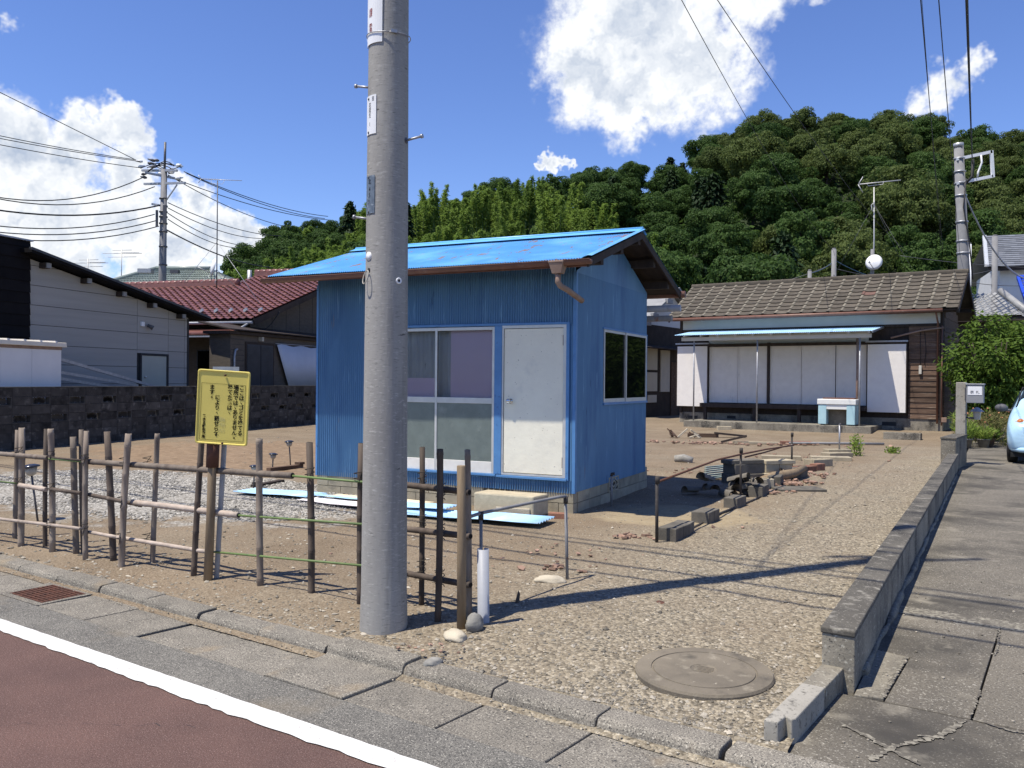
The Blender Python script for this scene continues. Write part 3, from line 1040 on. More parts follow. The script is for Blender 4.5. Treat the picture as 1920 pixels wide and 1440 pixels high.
def build_manhole():
    c = LOT(-1.72, 4.27, 0.055)
    t = thing('manhole_cover', 'large round concrete manhole cover standing proud of the gravel', 'manhole cover', c, 0)
    t.rotation_euler = (R(1.0), R(.6), LOT.rz)
    mb = MB()
    mb.lathe([(.32, -.06), (.352, -.05), (.356, .035), (.348, .047), (.272, .050), (.270, .0445), (.262, .0445), (.260, .050), (.07, .052)], 64, smooth=False)
    obj('rim_ring', mb, M['concrete_dark'], t)
    mb = MB()
    mb.lathe([(.07, .052), (.067, .047), (.0001, .047)], 40)
    obj('centre_boss', mb, M['concrete_dark'], t)
    mb = MB()
    for i in range(5):
        mb.box(-.05 + .005 * abs(i - 2), .05 - .005 * abs(i - 2), -.036 + i * .018 - .003, -.036 + i * .018 + .003, .047, .0505)
    obj('boss_pattern', mb, M['concrete_dark'], t)
    c = (1.01, 5.91, .083)
    mb = MB()
    mb.lathe([(.055, -.02), (.058, .0), (.054, .006), (.006, .007), (.0055, -.004), (.0001, -.004)], 28)
    tag(obj('valve_cover', mb, M['rust_brown'], loc=c), 'small round rusty valve cover flush in the gravel', 'valve cover')


build_manhole()

# ------------------------------------------------------------------ text


def lettering(items, mat, parent, depth=.0, name='lettering', bold=0.0):
    """items: (string, x, z, size, squeeze) set on the parent's local XZ plane facing -Y; one mesh"""
    mb = MB()
    for s, x, z, size, sq in items:
        cu = bpy.data.curves.new('t', 'FONT')
        cu.body = s
        cu.size = size
        cu.align_x = 'CENTER'
        cu.align_y = 'CENTER'
        cu.resolution_u = 3
        cu.fill_mode = 'FRONT'
        cu.offset = bold
        to = bpy.data.objects.new('t', cu)
        COL.objects.link(to)
        bpy.context.view_layer.update()
        me = bpy.data.meshes.new_from_object(to)
        mb.add([(x + p.co.x * sq, depth, z + p.co.y) for p in me.vertices], [tuple(f.vertices) for f in me.polygons])
        bpy.data.objects.remove(to)
        bpy.data.curves.remove(cu)
        bpy.data.meshes.remove(me)
    return tag(obj(name, mb, mat, parent), kind='stuff')


# ------------------------------------------------------------------ blue corrugated shed


def wave_sheet(mb, origin, ax, up, nrm, w, h, pitch=.032, amp=.0095, phase=0.0, per=8, rows=1, droop=None):
    """corrugated sheet: ax across the waves, up along them"""
    origin, ax, up, nrm = map(Vector, (origin, ax, up, nrm))
    n = max(2, int(w / pitch * per))
    vs = []
    for r in range(rows + 1):
        for i in range(n + 1):
            x = w * i / n
            d = amp * math.sin(2 * math.pi * (x + phase) / pitch)
            vs.append(origin + ax * x + up * (h * r / rows) + nrm * d)
    fs = [(r * (n + 1) + i, r * (n + 1) + i + 1, (r + 1) * (n + 1) + i + 1, (r + 1) * (n + 1) + i) for r in range(rows) for i in range(n)]
    mb.add(vs, fs, True)


def build_shed():
    t = thing('corrugated_shed', 'small blue corrugated metal shed with a bright blue roof and cream door', 'shed', SHED(0, 0, 0), SHED.rz)
    W_, D_ = 3.70, 2.75
    zb, zt = .32, 2.86
    X, Y, Z = Vector((1, 0, 0)), Vector((0, 1, 0)), Vector((0, 0, 1))
    # --- foundation: hollow blocks in two courses, each its own piece
    base = MB().box(.004, .386, 0, .12, .004, .186).mesh('foundation_block')
    base.materials.append(M['found_block'])
    short = MB().box(.004, .182, 0, .12, .004, .186).mesh('foundation_block')
    short.materials.append(M['found_block'])
    gap = MB()
    gap.box(-W_ + .012, -.012, .012, .11, -.15, .39)
    gap.box(-.11, -.012, .11, D_ - .012, -.15, .39)
    gap.box(-W_ + .012, -W_ + .11, .11, D_ - .012, -.15, .39)
    gap.box(-W_ + .11, -.11, D_ - .11, D_ - .012, -.15, .39)
    obj('foundation_core', gap, M['concrete_dark'], t)
    for course in (0, 1):
        z = 0.0 + course * .19
        x = -W_
        first = course == 1
        while x < -.02:
            w = .186 if first else .39
            first = False
            if x + w > .01:
                w = .186
            vent = course == 1 and abs(x + 1.15) < .2
            if vent:
                mb = MB()
                mb.box(x + .004, x + .386, 0, .012, z + .004, z + .02)
                mb.box(x + .004, x + .386, 0, .012, z + .17, z + .186)
                for k in range(5):
                    mb.bar((x + .03 + k * .075, .006, z + .02), (x + .09 + k * .075, .006, z + .17), .012, .016)
                obj('vent_block', mb, M['found_block'], t)
            else:
                obj('foundation_block', short if w < .3 else base, None, t, loc=(x, 0, z))
            x += w
        y = .125
        while y < D_ - .1:
            o = obj('foundation_block', base, None, t, loc=(0, y, z), rot=(0, 0, R(90)))
            y += .39
    # lattice vent block in the side wall
    mb = MB()
    y0 = 1.18
    for a, b in (((y0, .20), (y0 + .36, .20)), ((y0, .37), (y0 + .36, .37)), ((y0, .20), (y0, .37)), ((y0 + .36, .20), (y0 + .36, .37)),
                 ((y0, .285), (y0 + .18, .37)), ((y0 + .18, .37), (y0 + .36, .285)), ((y0 + .36, .285), (y0 + .18, .20)), ((y0 + .18, .20), (y0, .285)),
                 ((y0 + .09, .285), (y0 + .18, .33)), ((y0 + .18, .33), (y0 + .27, .285)), ((y0 + .27, .285), (y0 + .18, .24)), ((y0 + .18, .24), (y0 + .09, .285))):
        mb.bar((.008, a[0], a[1]), (.008, b[0], b[1]), .018, .016, up=(1, 0, 0))
    obj('lattice_vent', mb, M['block_pale'], t)
    mb = MB().box(.0015, .003, y0, y0 + .36, .20, .37)
    obj('vent_opening', mb, M['joint_dark'], t)
    # --- wall cores
    mb = MB()
    mb.box(-W_ + .03, -.03, .03, .035, .36, .50)
    mb.box(-W_ + .03, -2.62, .03, .06, .36, zt)
    mb.box(-2.62, -.03, .03, .06, 2.26, zt)
    mb.box(-1.02, -.93, .03, .06, .46, 2.26)
    mb.box(-.10, -.03, .03, .06, .46, 2.26)
    mb.box(-W_ + .03, -.03, D_ - .06, D_ - .03, .36, zt)
    mb.box(-W_ + .03, -W_ + .06, .06, D_ - .06, .36, zt)
    mb.box(-.06, -.03, .06, D_ - .06, .36, zt)
    obj('wall_core', mb, M['timber_dark'], t)
    mb = MB().box(-W_ + .06, -.06, .06, D_ - .06, .40, .45)
    obj('floor_board', mb, M['timber_dark'], t)
    # --- corrugated cladding
    mb = MB()
    wave_sheet(mb, (-W_, -.008, zb), X, Z, -Y, W_ - 2.62 + .02, zt - zb)                 # left of the window
    wave_sheet(mb, (-2.60, -.008, 2.262), X, Z, -Y, 2.60, zt - 2.262, phase=.016)         # above openings
    wave_sheet(mb, (-2.60, -.008, zb - .012), X, Z, -Y, 2.60, .46 - zb + .012, phase=.01)  # below openings
    wave_sheet(mb, (-.092, -.008, .455), X, Z, -Y, .092, 2.262 - .455, pitch=.045, amp=.007)
    wave_sheet(mb, (-W_, -.008, zt), X, Z, -Y, W_, .19)
    obj('front_cladding', mb, M['shed_blue'], t)
    mb = MB()
    ylo, yhi, wz0, wz1 = .93, 2.70, 1.36, 2.26

    def side(y0, y1, z0, z1):
        wave_sheet(mb, (.008, y0, z0), Y, Z, X, y1 - y0, z1 - z0, pitch=.032, amp=.005, phase=y0)
    side(0, ylo, zb, 2.86)
    side(ylo, yhi, zb, wz0)
    side(ylo, yhi, wz1, 2.86)
    side(yhi, D_, zb, 2.86)
    # gable triangle
    n = 170
    top = lambda y: 2.86 + .0 + max(0, (3.44 - 2.89) * (1 - abs(y - D_ / 2) / (D_ / 2)))
    vs = []
    for i in range(n + 1):
        y = D_ * i / n
        d = .008 + .0035 * math.sin(2 * math.pi * y / .032)
        vs += [(d, y, 2.86), (d, y, top(y) + .02)]
    mb.add(vs, [(2 * i, 2 * i + 2, 2 * i + 3, 2 * i + 1) for i in range(n)], True)
    obj('side_cladding', mb, M['shed_blue'], t)
    mb = MB()
    wave_sheet(mb, (-W_ - .008, 0, zb), Y, Z, -X, D_, zt - zb)
    mb.add([(-W_ - .008, 0, 2.86), (-W_ - .008, D_, 2.86), (-W_ - .008, D_ / 2, 3.42)], [(0, 1, 2)])
    obj('left_cladding', mb, M['shed_blue'], t)
    mb = MB()
    wave_sheet(mb, (-W_, D_ + .008, zb), X, Z, Y, W_, zt - zb)
    obj('rear_cladding', mb, M['shed_blue'], t)
    # corner angles and flashings
    mb = MB().prism([(-.022, -.018, zb - .01), (.017, -.018, zb - .01), (.017, .03, zb - .01), (.0135, .03, zb - .01), (.0135, -.0145, zb - .01), (-.022, -.0145, zb - .01)], (0, 0, zt - zb + .01))
    obj('corner_trim', mb, M['shed_trim'], t)
    obj('corner_trim', MB().box(-W_ - .012, -W_ + .02, -.018, -.0145, zb, zt), M['shed_trim'], t)
    mb = MB()          # window / door casing in blue
    for b in ((-2.68, -2.62, .455, 2.29), (-1.03, -.93, .485, 2.262), (-.10, -.06, .455, 2.29)):
        mb.box(b[0], b[1], -.03, .03, b[2], b[3])
    mb.box(-2.62, -.10, -.03, .03, 2.262, 2.292)
    mb.box(-2.68, -1.00, -.046, .03, .455, .484)
    mb.box(-.99, -.08, -.046, .03, .448, .478)
    obj('opening_trim', mb, M['shed_trim'], t, bevel=.004)
    mb = MB()
    mb.box(0, .034, ylo - .02, yhi + .04, wz0 - .05, wz0 - .02)
    mb.box(0, .026, ylo - .04, yhi + .04, wz1 + .0, wz1 + .022)
    mb.box(0, .024, yhi + .0, yhi + .03, wz0 - .02, wz1)
    obj('side_window_trim', mb, M['shed_trim'], t, bevel=.003)
    # --- sliding window, two leaves with two panes each
    for k, (x0, x1, y) in enumerate(((-2.62, -1.83, .0), (-1.86, -1.03, -.014))):
        w = obj('window', MB().box(x0, x0 + .001, y, y + .001, .49, .491), M['alu'], t)
        fr = MB()
        fr.box(x0, x0 + .032, y - .012, y + .012, .485, 2.255)
        fr.box(x1 - .032, x1, y - .012, y + .012, .485, 2.255)
        fr.box(x0 + .032, x1 - .032, y - .012, y + .012, 2.215, 2.255)
        fr.box(x0 + .032, x1 - .032, y - .012, y + .012, 1.325, 1.395)
        obj('frame', fr, M['alu'], w, bevel=.003)
        fr = MB().box(x0 + .032, x1 - .032, y - .012, y + .012, .485, .625)
        obj('kick_panel', fr, M['alu_bright'], w, bevel=.003)
        obj('upper_pane', MB().box(x0 + .032, x1 - .032, y - .003, y + .001, 1.395, 2.215), M['glass_clear'], w)
        obj('lower_pane', MB().box(x0 + .032, x1 - .032, y - .003, y + .003, .625, 1.325), M['glass_frosted'], w)
    # behind the upper panes: pink board and a grey curtain
    obj('inner_board', MB().box(-1.68, -1.02, .055, .065, 1.36, 2.235), M['panel_pink'], t)
    obj('inner_board', MB().box(-2.60, -1.90, .085, .095, 1.36, 1.63), M['panel_pink'], t)
    mb = MB()
    n = 90
    vs = []
    for i in range(n + 1):
        x = -2.60 + .98 * i / n
        for z, am in ((1.36, 1.2), (1.8, 1.0), (2.23, .6)):
            vs.append((x, .11 + .014 * am * math.sin(x * 42 + z) + .008 * math.sin(x * 97 + 2 * z), z))
    mb.add(vs, [(3 * i + j, 3 * i + 3 + j, 3 * i + 4 + j, 3 * i + 1 + j) for i in range(n) for j in (0, 1)], True)
    obj('curtain', mb, M['curtain_grey'], t)
    mb = MB().box(-2.64, -.98, .13, .14, .46, 2.27)
    obj('window_backing', mb, M['joint_dark'], t)
    # --- door
    d = obj('door', MB().box(-.905, -.142, -.012, .022, .512, 2.222), M['door_cream'], t, bevel=.004)
    obj('latch', MB().lathe([(.0001, 0), (.03, 0), (.03, .008), (.014, .012), (.012, .04), (.026, .05), (.031, .065), (.022, .08), (.0001, .084)], 20), M['chrome'], d,
        loc=(-.816, -.012, 1.362), rot=(R(90), 0, 0))
    for z in (.60, 2.02):
        obj('hinge', MB().box(-.146, -.132, -.02, -.011, z, z + .12), M['rust_brown'], d)
    jm = MB()
    jm.box(-.93, -.909, -.022, .028, .482, 2.262)
    jm.box(-.138, -.10, -.022, .028, .482, 2.262)
    jm.box(-.909, -.138, -.022, .028, 2.228, 2.262)
    jm.box(-.909, -.138, -.022, .028, .482, .506)
    obj('door_frame', jm, M['alu'], t)
    obj('door_backing', MB().box(-.93, -.10, .03, .04, .47, 2.27), M['joint_dark'], t)
    # --- side sliding window
    for (y0, y1, x) in ((.945, 1.80, .004), (1.77, 2.69, .018)):
        w = obj('window', MB().box(x, x + .001, y0, y0 + .001, wz0, wz0 + .001), M['alu'], t)
        fr = MB()
        fr.box(x - .01, x + .01, y0, y0 + .035, wz0 - .02, wz1)
        fr.box(x - .01, x + .01, y1 - .035, y1, wz0 - .02, wz1)
        fr.box(x - .01, x + .01, y0 + .035, y1 - .035, wz0 - .02, wz0 + .03)
        fr.box(x - .01, x + .01, y0 + .035, y1 - .035, wz1 - .03, wz1)
        obj('frame', fr, M['alu'], w)
        obj('pane', MB().box(x - .002, x + .002, y0 + .035, y1 - .035, wz0 + .03, wz1 - .03), M['glass_dark'], w)
    obj('side_window_backing', MB().box(-.028, -.02, ylo, yhi, wz0, wz1), M['joint_dark'], t)
    # --- roof
    xl, xr = -4.10, .37
    ze, zr, yf, ym, yb = 2.935, 3.53, -.545, D_ / 2, D_ + .545
    sl = (Vector((0, ym, zr)) - Vector((0, yf, ze)))
    ln = sl.length
    up = sl.normalized()
    nr = Vector((0, -up.z, up.y))
    rf = MB()
    wave_sheet(rf, (xl, yf, ze), X, up, nr, xr - xl - .10, ln, pitch=.032, amp=.006, rows=1)
    # last corrugations lift into a rolled verge
    vs = []
    for i in range(7):
        x = xr - .10 + .022 * i
        h = .0 + .016 * math.sin(i / 6 * math.pi) + .004 * i
        vs += [Vector((x, yf, ze)) + nr * h, Vector((x, ym, zr)) + nr * h]
    rf.add(vs, [(2 * i, 2 * i + 2, 2 * i + 3, 2 * i + 1) for i in range(6)], True)
    obj('front_roof_sheet', rf, M['roof_blue'], t)
    up2 = Vector((0, -up.y, up.z))
    rf = MB()
    wave_sheet(rf, (xl, yb, ze), X, up2, Vector((0, up.z, up.y)), xr - xl, ln, pitch=.032, amp=.006)
    obj('rear_roof_sheet', rf, M['roof_blue'], t)
    cp = MB()
    cp.add([Vector(p) for p in ((xl, ym - .17, zr - .022), (xr, ym - .17, zr - .022), (xr, ym, zr + .04), (xl, ym, zr + .04), (xr, ym + .17, zr - .022), (xl, ym + .17, zr - .022))],
           [(0, 1, 2, 3), (3, 2, 4, 5)])
    cp.tube([(xl, ym, zr + .035), (xr, ym, zr + .035)], .022, 8)
    obj('ridge_cap', cp, M['ridge_blue'], t)
    # timber under the roof: sheathing, verge boards, purlins, rafters ends
    sh = MB()
    o_ = .022
    sh.hexa([Vector((xl + .03, yf + .03, ze)) - nr * .03, Vector((xr - .03, yf + .03, ze)) - nr * .03, Vector((xr - .03, ym, zr)) - nr * .03, Vector((xl + .03, ym, zr)) - nr * .03,
             Vector((xl + .03, yf + .03, ze)) - nr * .012, Vector((xr - .03, yf + .03, ze)) - nr * .012, Vector((xr - .03, ym, zr)) - nr * .012, Vector((xl + .03, ym, zr)) - nr * .012])
    nr2 = Vector((0, up.z, up.y))
    sh.hexa([Vector((xl + .03, yb - .03, ze)) - nr2 * .03, Vector((xr - .03, yb - .03, ze)) - nr2 * .03, Vector((xr - .03, ym, zr)) - nr2 * .03, Vector((xl + .03, ym, zr)) - nr2 * .03,
             Vector((xl + .03, yb - .03, ze)) - nr2 * .012, Vector((xr - .03, yb - .03, ze)) - nr2 * .012, Vector((xr - .03, ym, zr)) - nr2 * .012, Vector((xl + .03, ym, zr)) - nr2 * .012])
    obj('roof_sheathing', sh, M['timber_dark'], t)
    for x in (xl + .01, xr - .02):
        for s, y0 in ((1, yf), (-1, yb)):
            a = Vector((x, y0, ze - .055))
            b = Vector((x, ym, zr - .055))
            obj('verge_board', MB().bar(a, b, .024, .085), M['timber_dark'], t)
    for y in (0.0, .7, ym, D_ - .7, D_):
        z = ze + (zr - ze) * (1 - abs(y - ym) / (ym - yf)) - .10
        obj('purlin', MB().box(xl + .06, xr - .05, y - .045, y + .045, z - .07, z + .03), M['timber_dark'], t)
    obj('fascia', MB().box(xl + .12, xr - .01, yf + .035, yf + .058, ze - .085, ze - .012), M['gutter_brown'], t)
    # gutter, hopper, broken downpipe
    gt = MB()
    n = 9
    vs = []
    for xx, dz in ((xl - .05, -.02), (xr + .03, 0.0)):
        for r_ in (.052, .046):
            for i in range(n):
                a = math.pi + math.pi * i / (n - 1)
                vs.append((xx, yf - .022 + r_ * math.cos(a), ze - .02 + dz + r_ * math.sin(a)))
    fs = [(i, i + 1, 2 * n + i + 1, 2 * n + i) for i in range(n - 1)] + [(n + i, 3 * n + i, 3 * n + i + 1, n + i + 1) for i in range(n - 1)]
    fs += [(0, 2 * n, 3 * n, n), (n - 1, 2 * n - 1, 4 * n - 1, 3 * n - 1), tuple(range(2 * n, 3 * n)), tuple(range(n - 1, -1, -1))]
    gt.add(vs, fs, True)
    gt.tube([(xl - .05, yf - .074, ze - .04), (xr + .03, yf - .074, ze - .02)], .006, 6)
    obj('gutter', gt, M['gutter_brown'], t)
    for x in (-3.6, -2.7, -1.8, -.9, .1):
        obj('gutter_strap', MB().tube([(x, yf + .035, ze - .01)] + [(x, yf - .022 + .056 * math.cos(a), ze - .024 + .056 * math.sin(a)) for a in [math.pi * 2 - math.pi * k / 8 for k in range(9)]], .004, 5), M['gutter_brown'], t)
    hp = MB()
    hx = .02
    hp.hexa([(hx - .055, yf - .075, ze - .16), (hx + .055, yf - .075, ze - .16), (hx + .055, yf + .02, ze - .16), (hx - .055, yf + .02, ze - .16),
             (hx - .085, yf - .10, ze - .045), (hx + .085, yf - .10, ze - .045), (hx + .085, yf + .04, ze - .045), (hx - .085, yf + .04, ze - .045)])
    hp.box(hx - .09, hx + .09, yf - .105, yf + .045, ze - .045, ze - .022)
    obj('hopper', hp, M['hopper_brown'], t, bevel=.006)
    pts = [(hx, yf - .03, ze - .15), (hx, yf - .03, ze - .25), (hx + .02, yf - .01, ze - .29), (hx + .06, yf + .10, ze - .325), (hx + .115, yf + .40, ze - .42)]
    obj('downpipe', MB().tube(pts, .033, 12), M['hopper_brown'], t)
    gt = MB().tube([(xl, yb + .02, ze - .03), (xr + .05, yb + .02, ze - .03)], .05, 8)
    obj('rear_gutter', gt, M['gutter_brown'], t)
    # step stone slab propped before the door
    o = thing('step_slab', 'broken mossy concrete step slab leaning below the shed door', 'step slab', SHED(-.62, -.34, Z0), SHED.rz + R(3))
    mb = MB()
    mb.prism([(-.42, -.16, 0), (.34, -.20, 0), (.40, .12, 0), (-.38, .14, 0)], (0, 0, .24))
    obj('slab', mb, M['block_pale'], o, bevel=.02)
    obj('core', MB().box(-.12, .30, -.215, -.19, .0, .10), M['stone_pale'], o, bevel=.01)
    b = thing('loose_brick', 'single red brick on the ground beside the step slab', 'brick', SHED(-.02, -.42, Z0 - .01), SHED.rz + R(10))
    obj('body', MB().box(-.10, .10, -.05, .05, 0, .075), M['brick_red'], b, bevel=.006)
    # standpipe at the shed's right wall
    o = thing('standpipe', 'short grey water standpipe beside the shed side wall', 'pipe', (1.235, 10.56, Z0 - .02), 0)
    obj('riser', MB().tube([(0, 0, 0), (0, 0, .40)], .014, 10), M['pipe_grey'], o)
    obj('elbow', MB().tube([(0, 0, .385), (.0, 0, .41), (.035, -.01, .415)], .02, 10), M['pipe_dark'], o)


build_shed()


def build_sheets():
    def sheet(name, label, mat, cx, cy, w, l, rz, z, pitch=.076, amp=.009, group=None):
        t = thing(name, label, 'roofing sheet', (cx, cy, z), rz, group)
        mb = MB()
        wave_sheet(mb, (-l / 2, -w / 2, 0), (0, 1, 0), (1, 0, 0), (0, 0, 1), w, l, pitch, amp, rows=6)
        me = mb.mesh('panel')
        for v in me.vertices:
            v.co.z += .01 * math.sin(v.co.x * 2.1) + .004 * math.sin(v.co.x * 7)
        o = obj('panel', me, M[mat], t)
        m = o.modifiers.new('s', 'SOLIDIFY')
        m.thickness = .003
        return t
    a = -R(30)
    sheet('roofing_sheet', 'pale blue corrugated sheet lying at the left corner of the shed', 'sheet_blue', -3.0, 11.16, .42, 1.25, -R(28), .125)
    sheet('roofing_sheet', 'pinkish white flat sheet lying in front of the shed', 'sheet_pinkwhite', -1.86, 10.26, .36, 1.7, -R(36), .12, amp=.002)
    sheet('roofing_sheet', 'cream coloured board lying against the shed footing', 'sheet_cream', -1.62, 10.52, .26, 1.5, -R(30), .14, amp=.001)
    sheet('roofing_sheet', 'narrow pale blue sheet between the cream board and the white sheet', 'sheet_blue', -1.75, 10.43, .10, 1.6, -R(31), .15, amp=.004)
    sheet('roofing_sheet', 'long pale blue corrugated sheet lying before the shed door', 'sheet_blue', -.42, 9.42, .50, 1.75, -R(24), .125)
    sheet('roofing_sheet', 'short pale blue sheet on top of the long one by the pole', 'sheet_blue', -1.02, 9.86, .34, .75, -R(25), .16)


build_sheets()

# ------------------------------------------------------------------ near utility pole
PX, PY = -.785, 5.345


def arc_plate(a0, a1, r, z0, z1, th=.003, n=10, skew=0.0):
    """curved plate on a cylinder; angles measured from the -Y side towards -X (left seen from the road)"""
    vs = []
    for rr in (r, r + th):
        for z in (z0, z1):
            for i in range(n + 1):
                a = R(a0 + (a1 - a0) * i / n)
                vs.append((-rr * math.sin(a), -rr * math.cos(a), z))
    m = n + 1
    fs = []
    for i in range(n):
        fs += [(2 * m + i, 2 * m + i + 1, 3 * m + i + 1, 3 * m + i), (i, m + i, m + i + 1, i + 1),
               (i, i + 1, 2 * m + i + 1, 2 * m + i), (m + i, 3 * m + i, 3 * m + i + 1, m + i + 1)]
    fs += [(0, 2 * m, 3 * m, m), (n, m + n, 3 * m + n, 2 * m + n)]
    return MB().add(vs, fs, False)


def arc_text(items, r, mat, parent):
    """(string, angle, z, size, squeeze) bent round the pole"""
    mb = MB()
    for s, ang, z, size, sq in items:
        cu = bpy.data.curves.new('t', 'FONT')
        cu.body = s
        cu.size = size
        cu.align_x = 'CENTER'
        cu.align_y = 'CENTER'
        cu.resolution_u = 2
        to = bpy.data.objects.new('t', cu)
        COL.objects.link(to)
        bpy.context.view_layer.update()
        me = bpy.data.meshes.new_from_object(to)
        vs = []
        for p in me.vertices:
            a = R(ang) - p.co.x * sq / r
            vs.append((-r * math.sin(a), -r * math.cos(a), z + p.co.y))
        mb.add(vs, [tuple(f.vertices) for f in me.polygons])
        bpy.data.objects.remove(to)
        bpy.data.curves.remove(cu)
        bpy.data.meshes.remove(me)
    return tag(obj('lettering', mb, mat, parent), kind='stuff')


def build_pole():
    t = thing('utility_pole', 'thick grey concrete utility pole standing at the roadside beside the bamboo fence', 'utility pole', (PX, PY, 0), R(8.4))
    rad = lambda z: .1425 - (min(z, 6) - .08) * .0055 - max(0, z - 6) * .003
    n = 48
    zs = [-.1, .06, .3, .8, 1.5, 2.3, 3.2, 4.2, 5.5, 7.0, 9.0, 12.0]
    obj('shaft', MB().lathe([(rad(z) + (.006 if z < .1 else 0), z) for z in zs] + [(.0001, 12.0)], n), M['pole_concrete'], t)
    # note: angles are seen from the road; local frame is turned 8 degrees
    def zat(py):
        return 1.6 + (697.5 - py) / 1611.6 * 5.24
    # banner plate, tied on with wire
    r = rad(3.9) + .004
    p = obj('banner_plate', arc_plate(18, 96, r, zat(66), zat(-120), .004), M['plate_white'], t)
    arc_text([('課', 58, zat(9), .06, .62), ('電', 58, zat(37), .06, .62)], r + .0055, M['ink_red'], p)
    ring = [(-(r + .009) * math.sin(a), -(r + .009) * math.cos(a), zat(48) + .012 * math.sin(a * 1) ** 2 - (.03 if False else 0)) for a in [2 * math.pi * k / 40 for k in range(41)]]
    obj('tie_wire', MB().tube(ring, .003, 5), M['galv'], t)
    obj('tie_buckle', MB().bar((-(r + .008) * math.sin(R(-5)), -(r + .008) * math.cos(R(-5)), zat(46)), (-(r + .008) * math.sin(R(-22)), -(r + .008) * math.cos(R(-22)), zat(46)), .012, .02), M['galv'], t)
    # number plates
    r = rad(3.3) + .002
    p = obj('number_plate', arc_plate(34, 82, r, zat(236), zat(163)), M['plate_white'], t)
    arc_text([('花', 58, zat(182), .034, .7), ('岡', 58, zat(191.5), .034, .7), ('支', 58, zat(201), .034, .7), ('1', 58, zat(217), .034, .7), ('回', 45, zat(171), .030, .6)], r + .0042, M['ink_black'], p)
    for a, py in ((64, 169), (64, 232)):
        obj('rivet', MB().ball((-(r + .004) * math.sin(R(a)), -(r + .004) * math.cos(R(a)), zat(py)), .006, .006, .009, 8, 5), M['steel_dark'], p)
    r = rad(2.8) + .002
    p = obj('tag_plate', arc_plate(36, 74, r, zat(385), zat(314)), M['plate_blue'], t)
    arc_text([('北', 54, zat(326), .036, .7), ('4', 54, zat(340), .040, .8), ('5', 54, zat(351), .040, .8), ('ﾜ', 57, zat(364), .036, .8)], r + .0042, M['ink_black'], p)
    for a, py in ((58, 317), (58, 382)):
        obj('rivet', MB().ball((-(r + .004) * math.sin(R(a)), -(r + .004) * math.cos(R(a)), zat(py)), .005, .005, .010, 8, 5), M['steel_dark'], p)
    # climbing bolts
    def bolt(ang, py, ln):
        z = zat(py)
        r_ = rad(z)
        d = Vector((-math.sin(R(ang)), -math.cos(R(ang)), .16))
        c = Vector((-math.sin(R(ang)) * r_, -math.cos(R(ang)) * r_, z))
        b = obj('step_bolt', MB().tube([c - d * .01, c + d * ln], .0075, 10), M['galv'], t)
        obj('bolt_head', MB().tube([c + d * ln, c + d * (ln + .014)], .0135, 8), M['galv'], b)
        obj('socket', MB().tube([c - d * .01, c + d * .004], .019, 14), M['steel_dark'], b)
    bolt(-62, 243, .10)
    bolt(112, 136, .085)
    bolt(112, 388, .085)
    bolt(-62, -230, .1)
    # white patch disc, ring with hanging loop, empty socket
    z = zat(465)
    r = rad(z)
    a = R(57)
    obj('patch_disc', MB().lathe([(.0001, .004), (.026, .004), (.027, -.004)], 28), M['plate_white'], t, loc=(-r * math.sin(a), -r * math.cos(a), z), rot=(R(90), 0, -R(57)))
    z = zat(511)
    a = R(-34)
    mb = MB()
    mb.lathe([(.009, .001), (.010, .006), (.019, .006), (.021, -.004)], 24)
    obj('socket_ring', mb, M['plate_white'], t, loc=(-r * math.sin(a), -r * math.cos(a), z), rot=(R(90), 0, R(34)))
    obj('socket_hole', MB().disc(.0095, .002, 20), M['bamboo_hollow'], t, loc=(-r * math.sin(a), -r * math.cos(a), z), rot=(R(90), 0, R(34)))
    z = zat(492)
    a = R(56)
    rr = r + .012
    c = Vector((-rr * math.sin(a), -rr * math.cos(a), z))
    tg = Vector((math.cos(a), -math.sin(a), 0))
    out = Vector((-math.sin(a), -math.cos(a), 0))
    pts = []
    for k in range(25):
        b = 2 * math.pi * k / 24
        pts.append(c + tg * (.024 * math.sin(b)) + Vector((0, 0, -.042 + .042 * math.cos(b))) + out * (.012 * (1 - math.cos(b))))
    obj('wire_loop', MB().tube(pts, .0032, 6), M['solar_shade'], t)
    obj('loop_hole', MB().lathe([(.0001, .003), (.013, .003), (.014, -.004)], 16), M['joint_dark'], t, loc=(c.x - out.x * .012, c.y - out.y * .012, z + .004), rot=(R(90), 0, -R(56)))
    # top arm and insulators, above the picture
    obj('cross_arm', MB().bar((-.75, 0, 11.6), (.75, 0, 11.6), .07, .07), M['galv'], t)
    for x in (-.65, 0.25, .65):
        obj('insulator', MB().lathe([(.0001, 0), (.03, 0), (.045, .03), (.03, .05), (.045, .08), (.025, .11), (.0001, .115)], 12), M['plate_white'], t, loc=(x, 0, 11.635))


build_pole()

# ------------------------------------------------------------------ bamboo fence


def culm_mesh(a, b, r, rings, rnd, hollow_top=True):
    """bamboo cane from a to b with swollen nodes"""
    a, b = Vector(a), Vector(b)
    ln = (b - a).length
    pts, rs = [], []
    pts.append(a); rs.append(r)
    k = rnd.uniform(.3, .8) * rings
    bend = Vector((rnd.uniform(-1, 1), rnd.uniform(-1, 1), rnd.uniform(-.3, .3))) * .006 * ln
    P = lambda s: a.lerp(b, s / ln) + bend * math.sin(math.pi * s / ln)
    while k < ln - .03:
        for d, q in ((-.012, 1.0), (-.004, 1.10), (.0, 1.03), (.004, 1.10), (.012, .99)):
            pts.append(P(k + d)); rs.append(r * q)
        k += rings * rnd.uniform(.85, 1.15)
    pts.append(b); rs.append(r * .97)
    return MB().tube(pts, rs, 12)


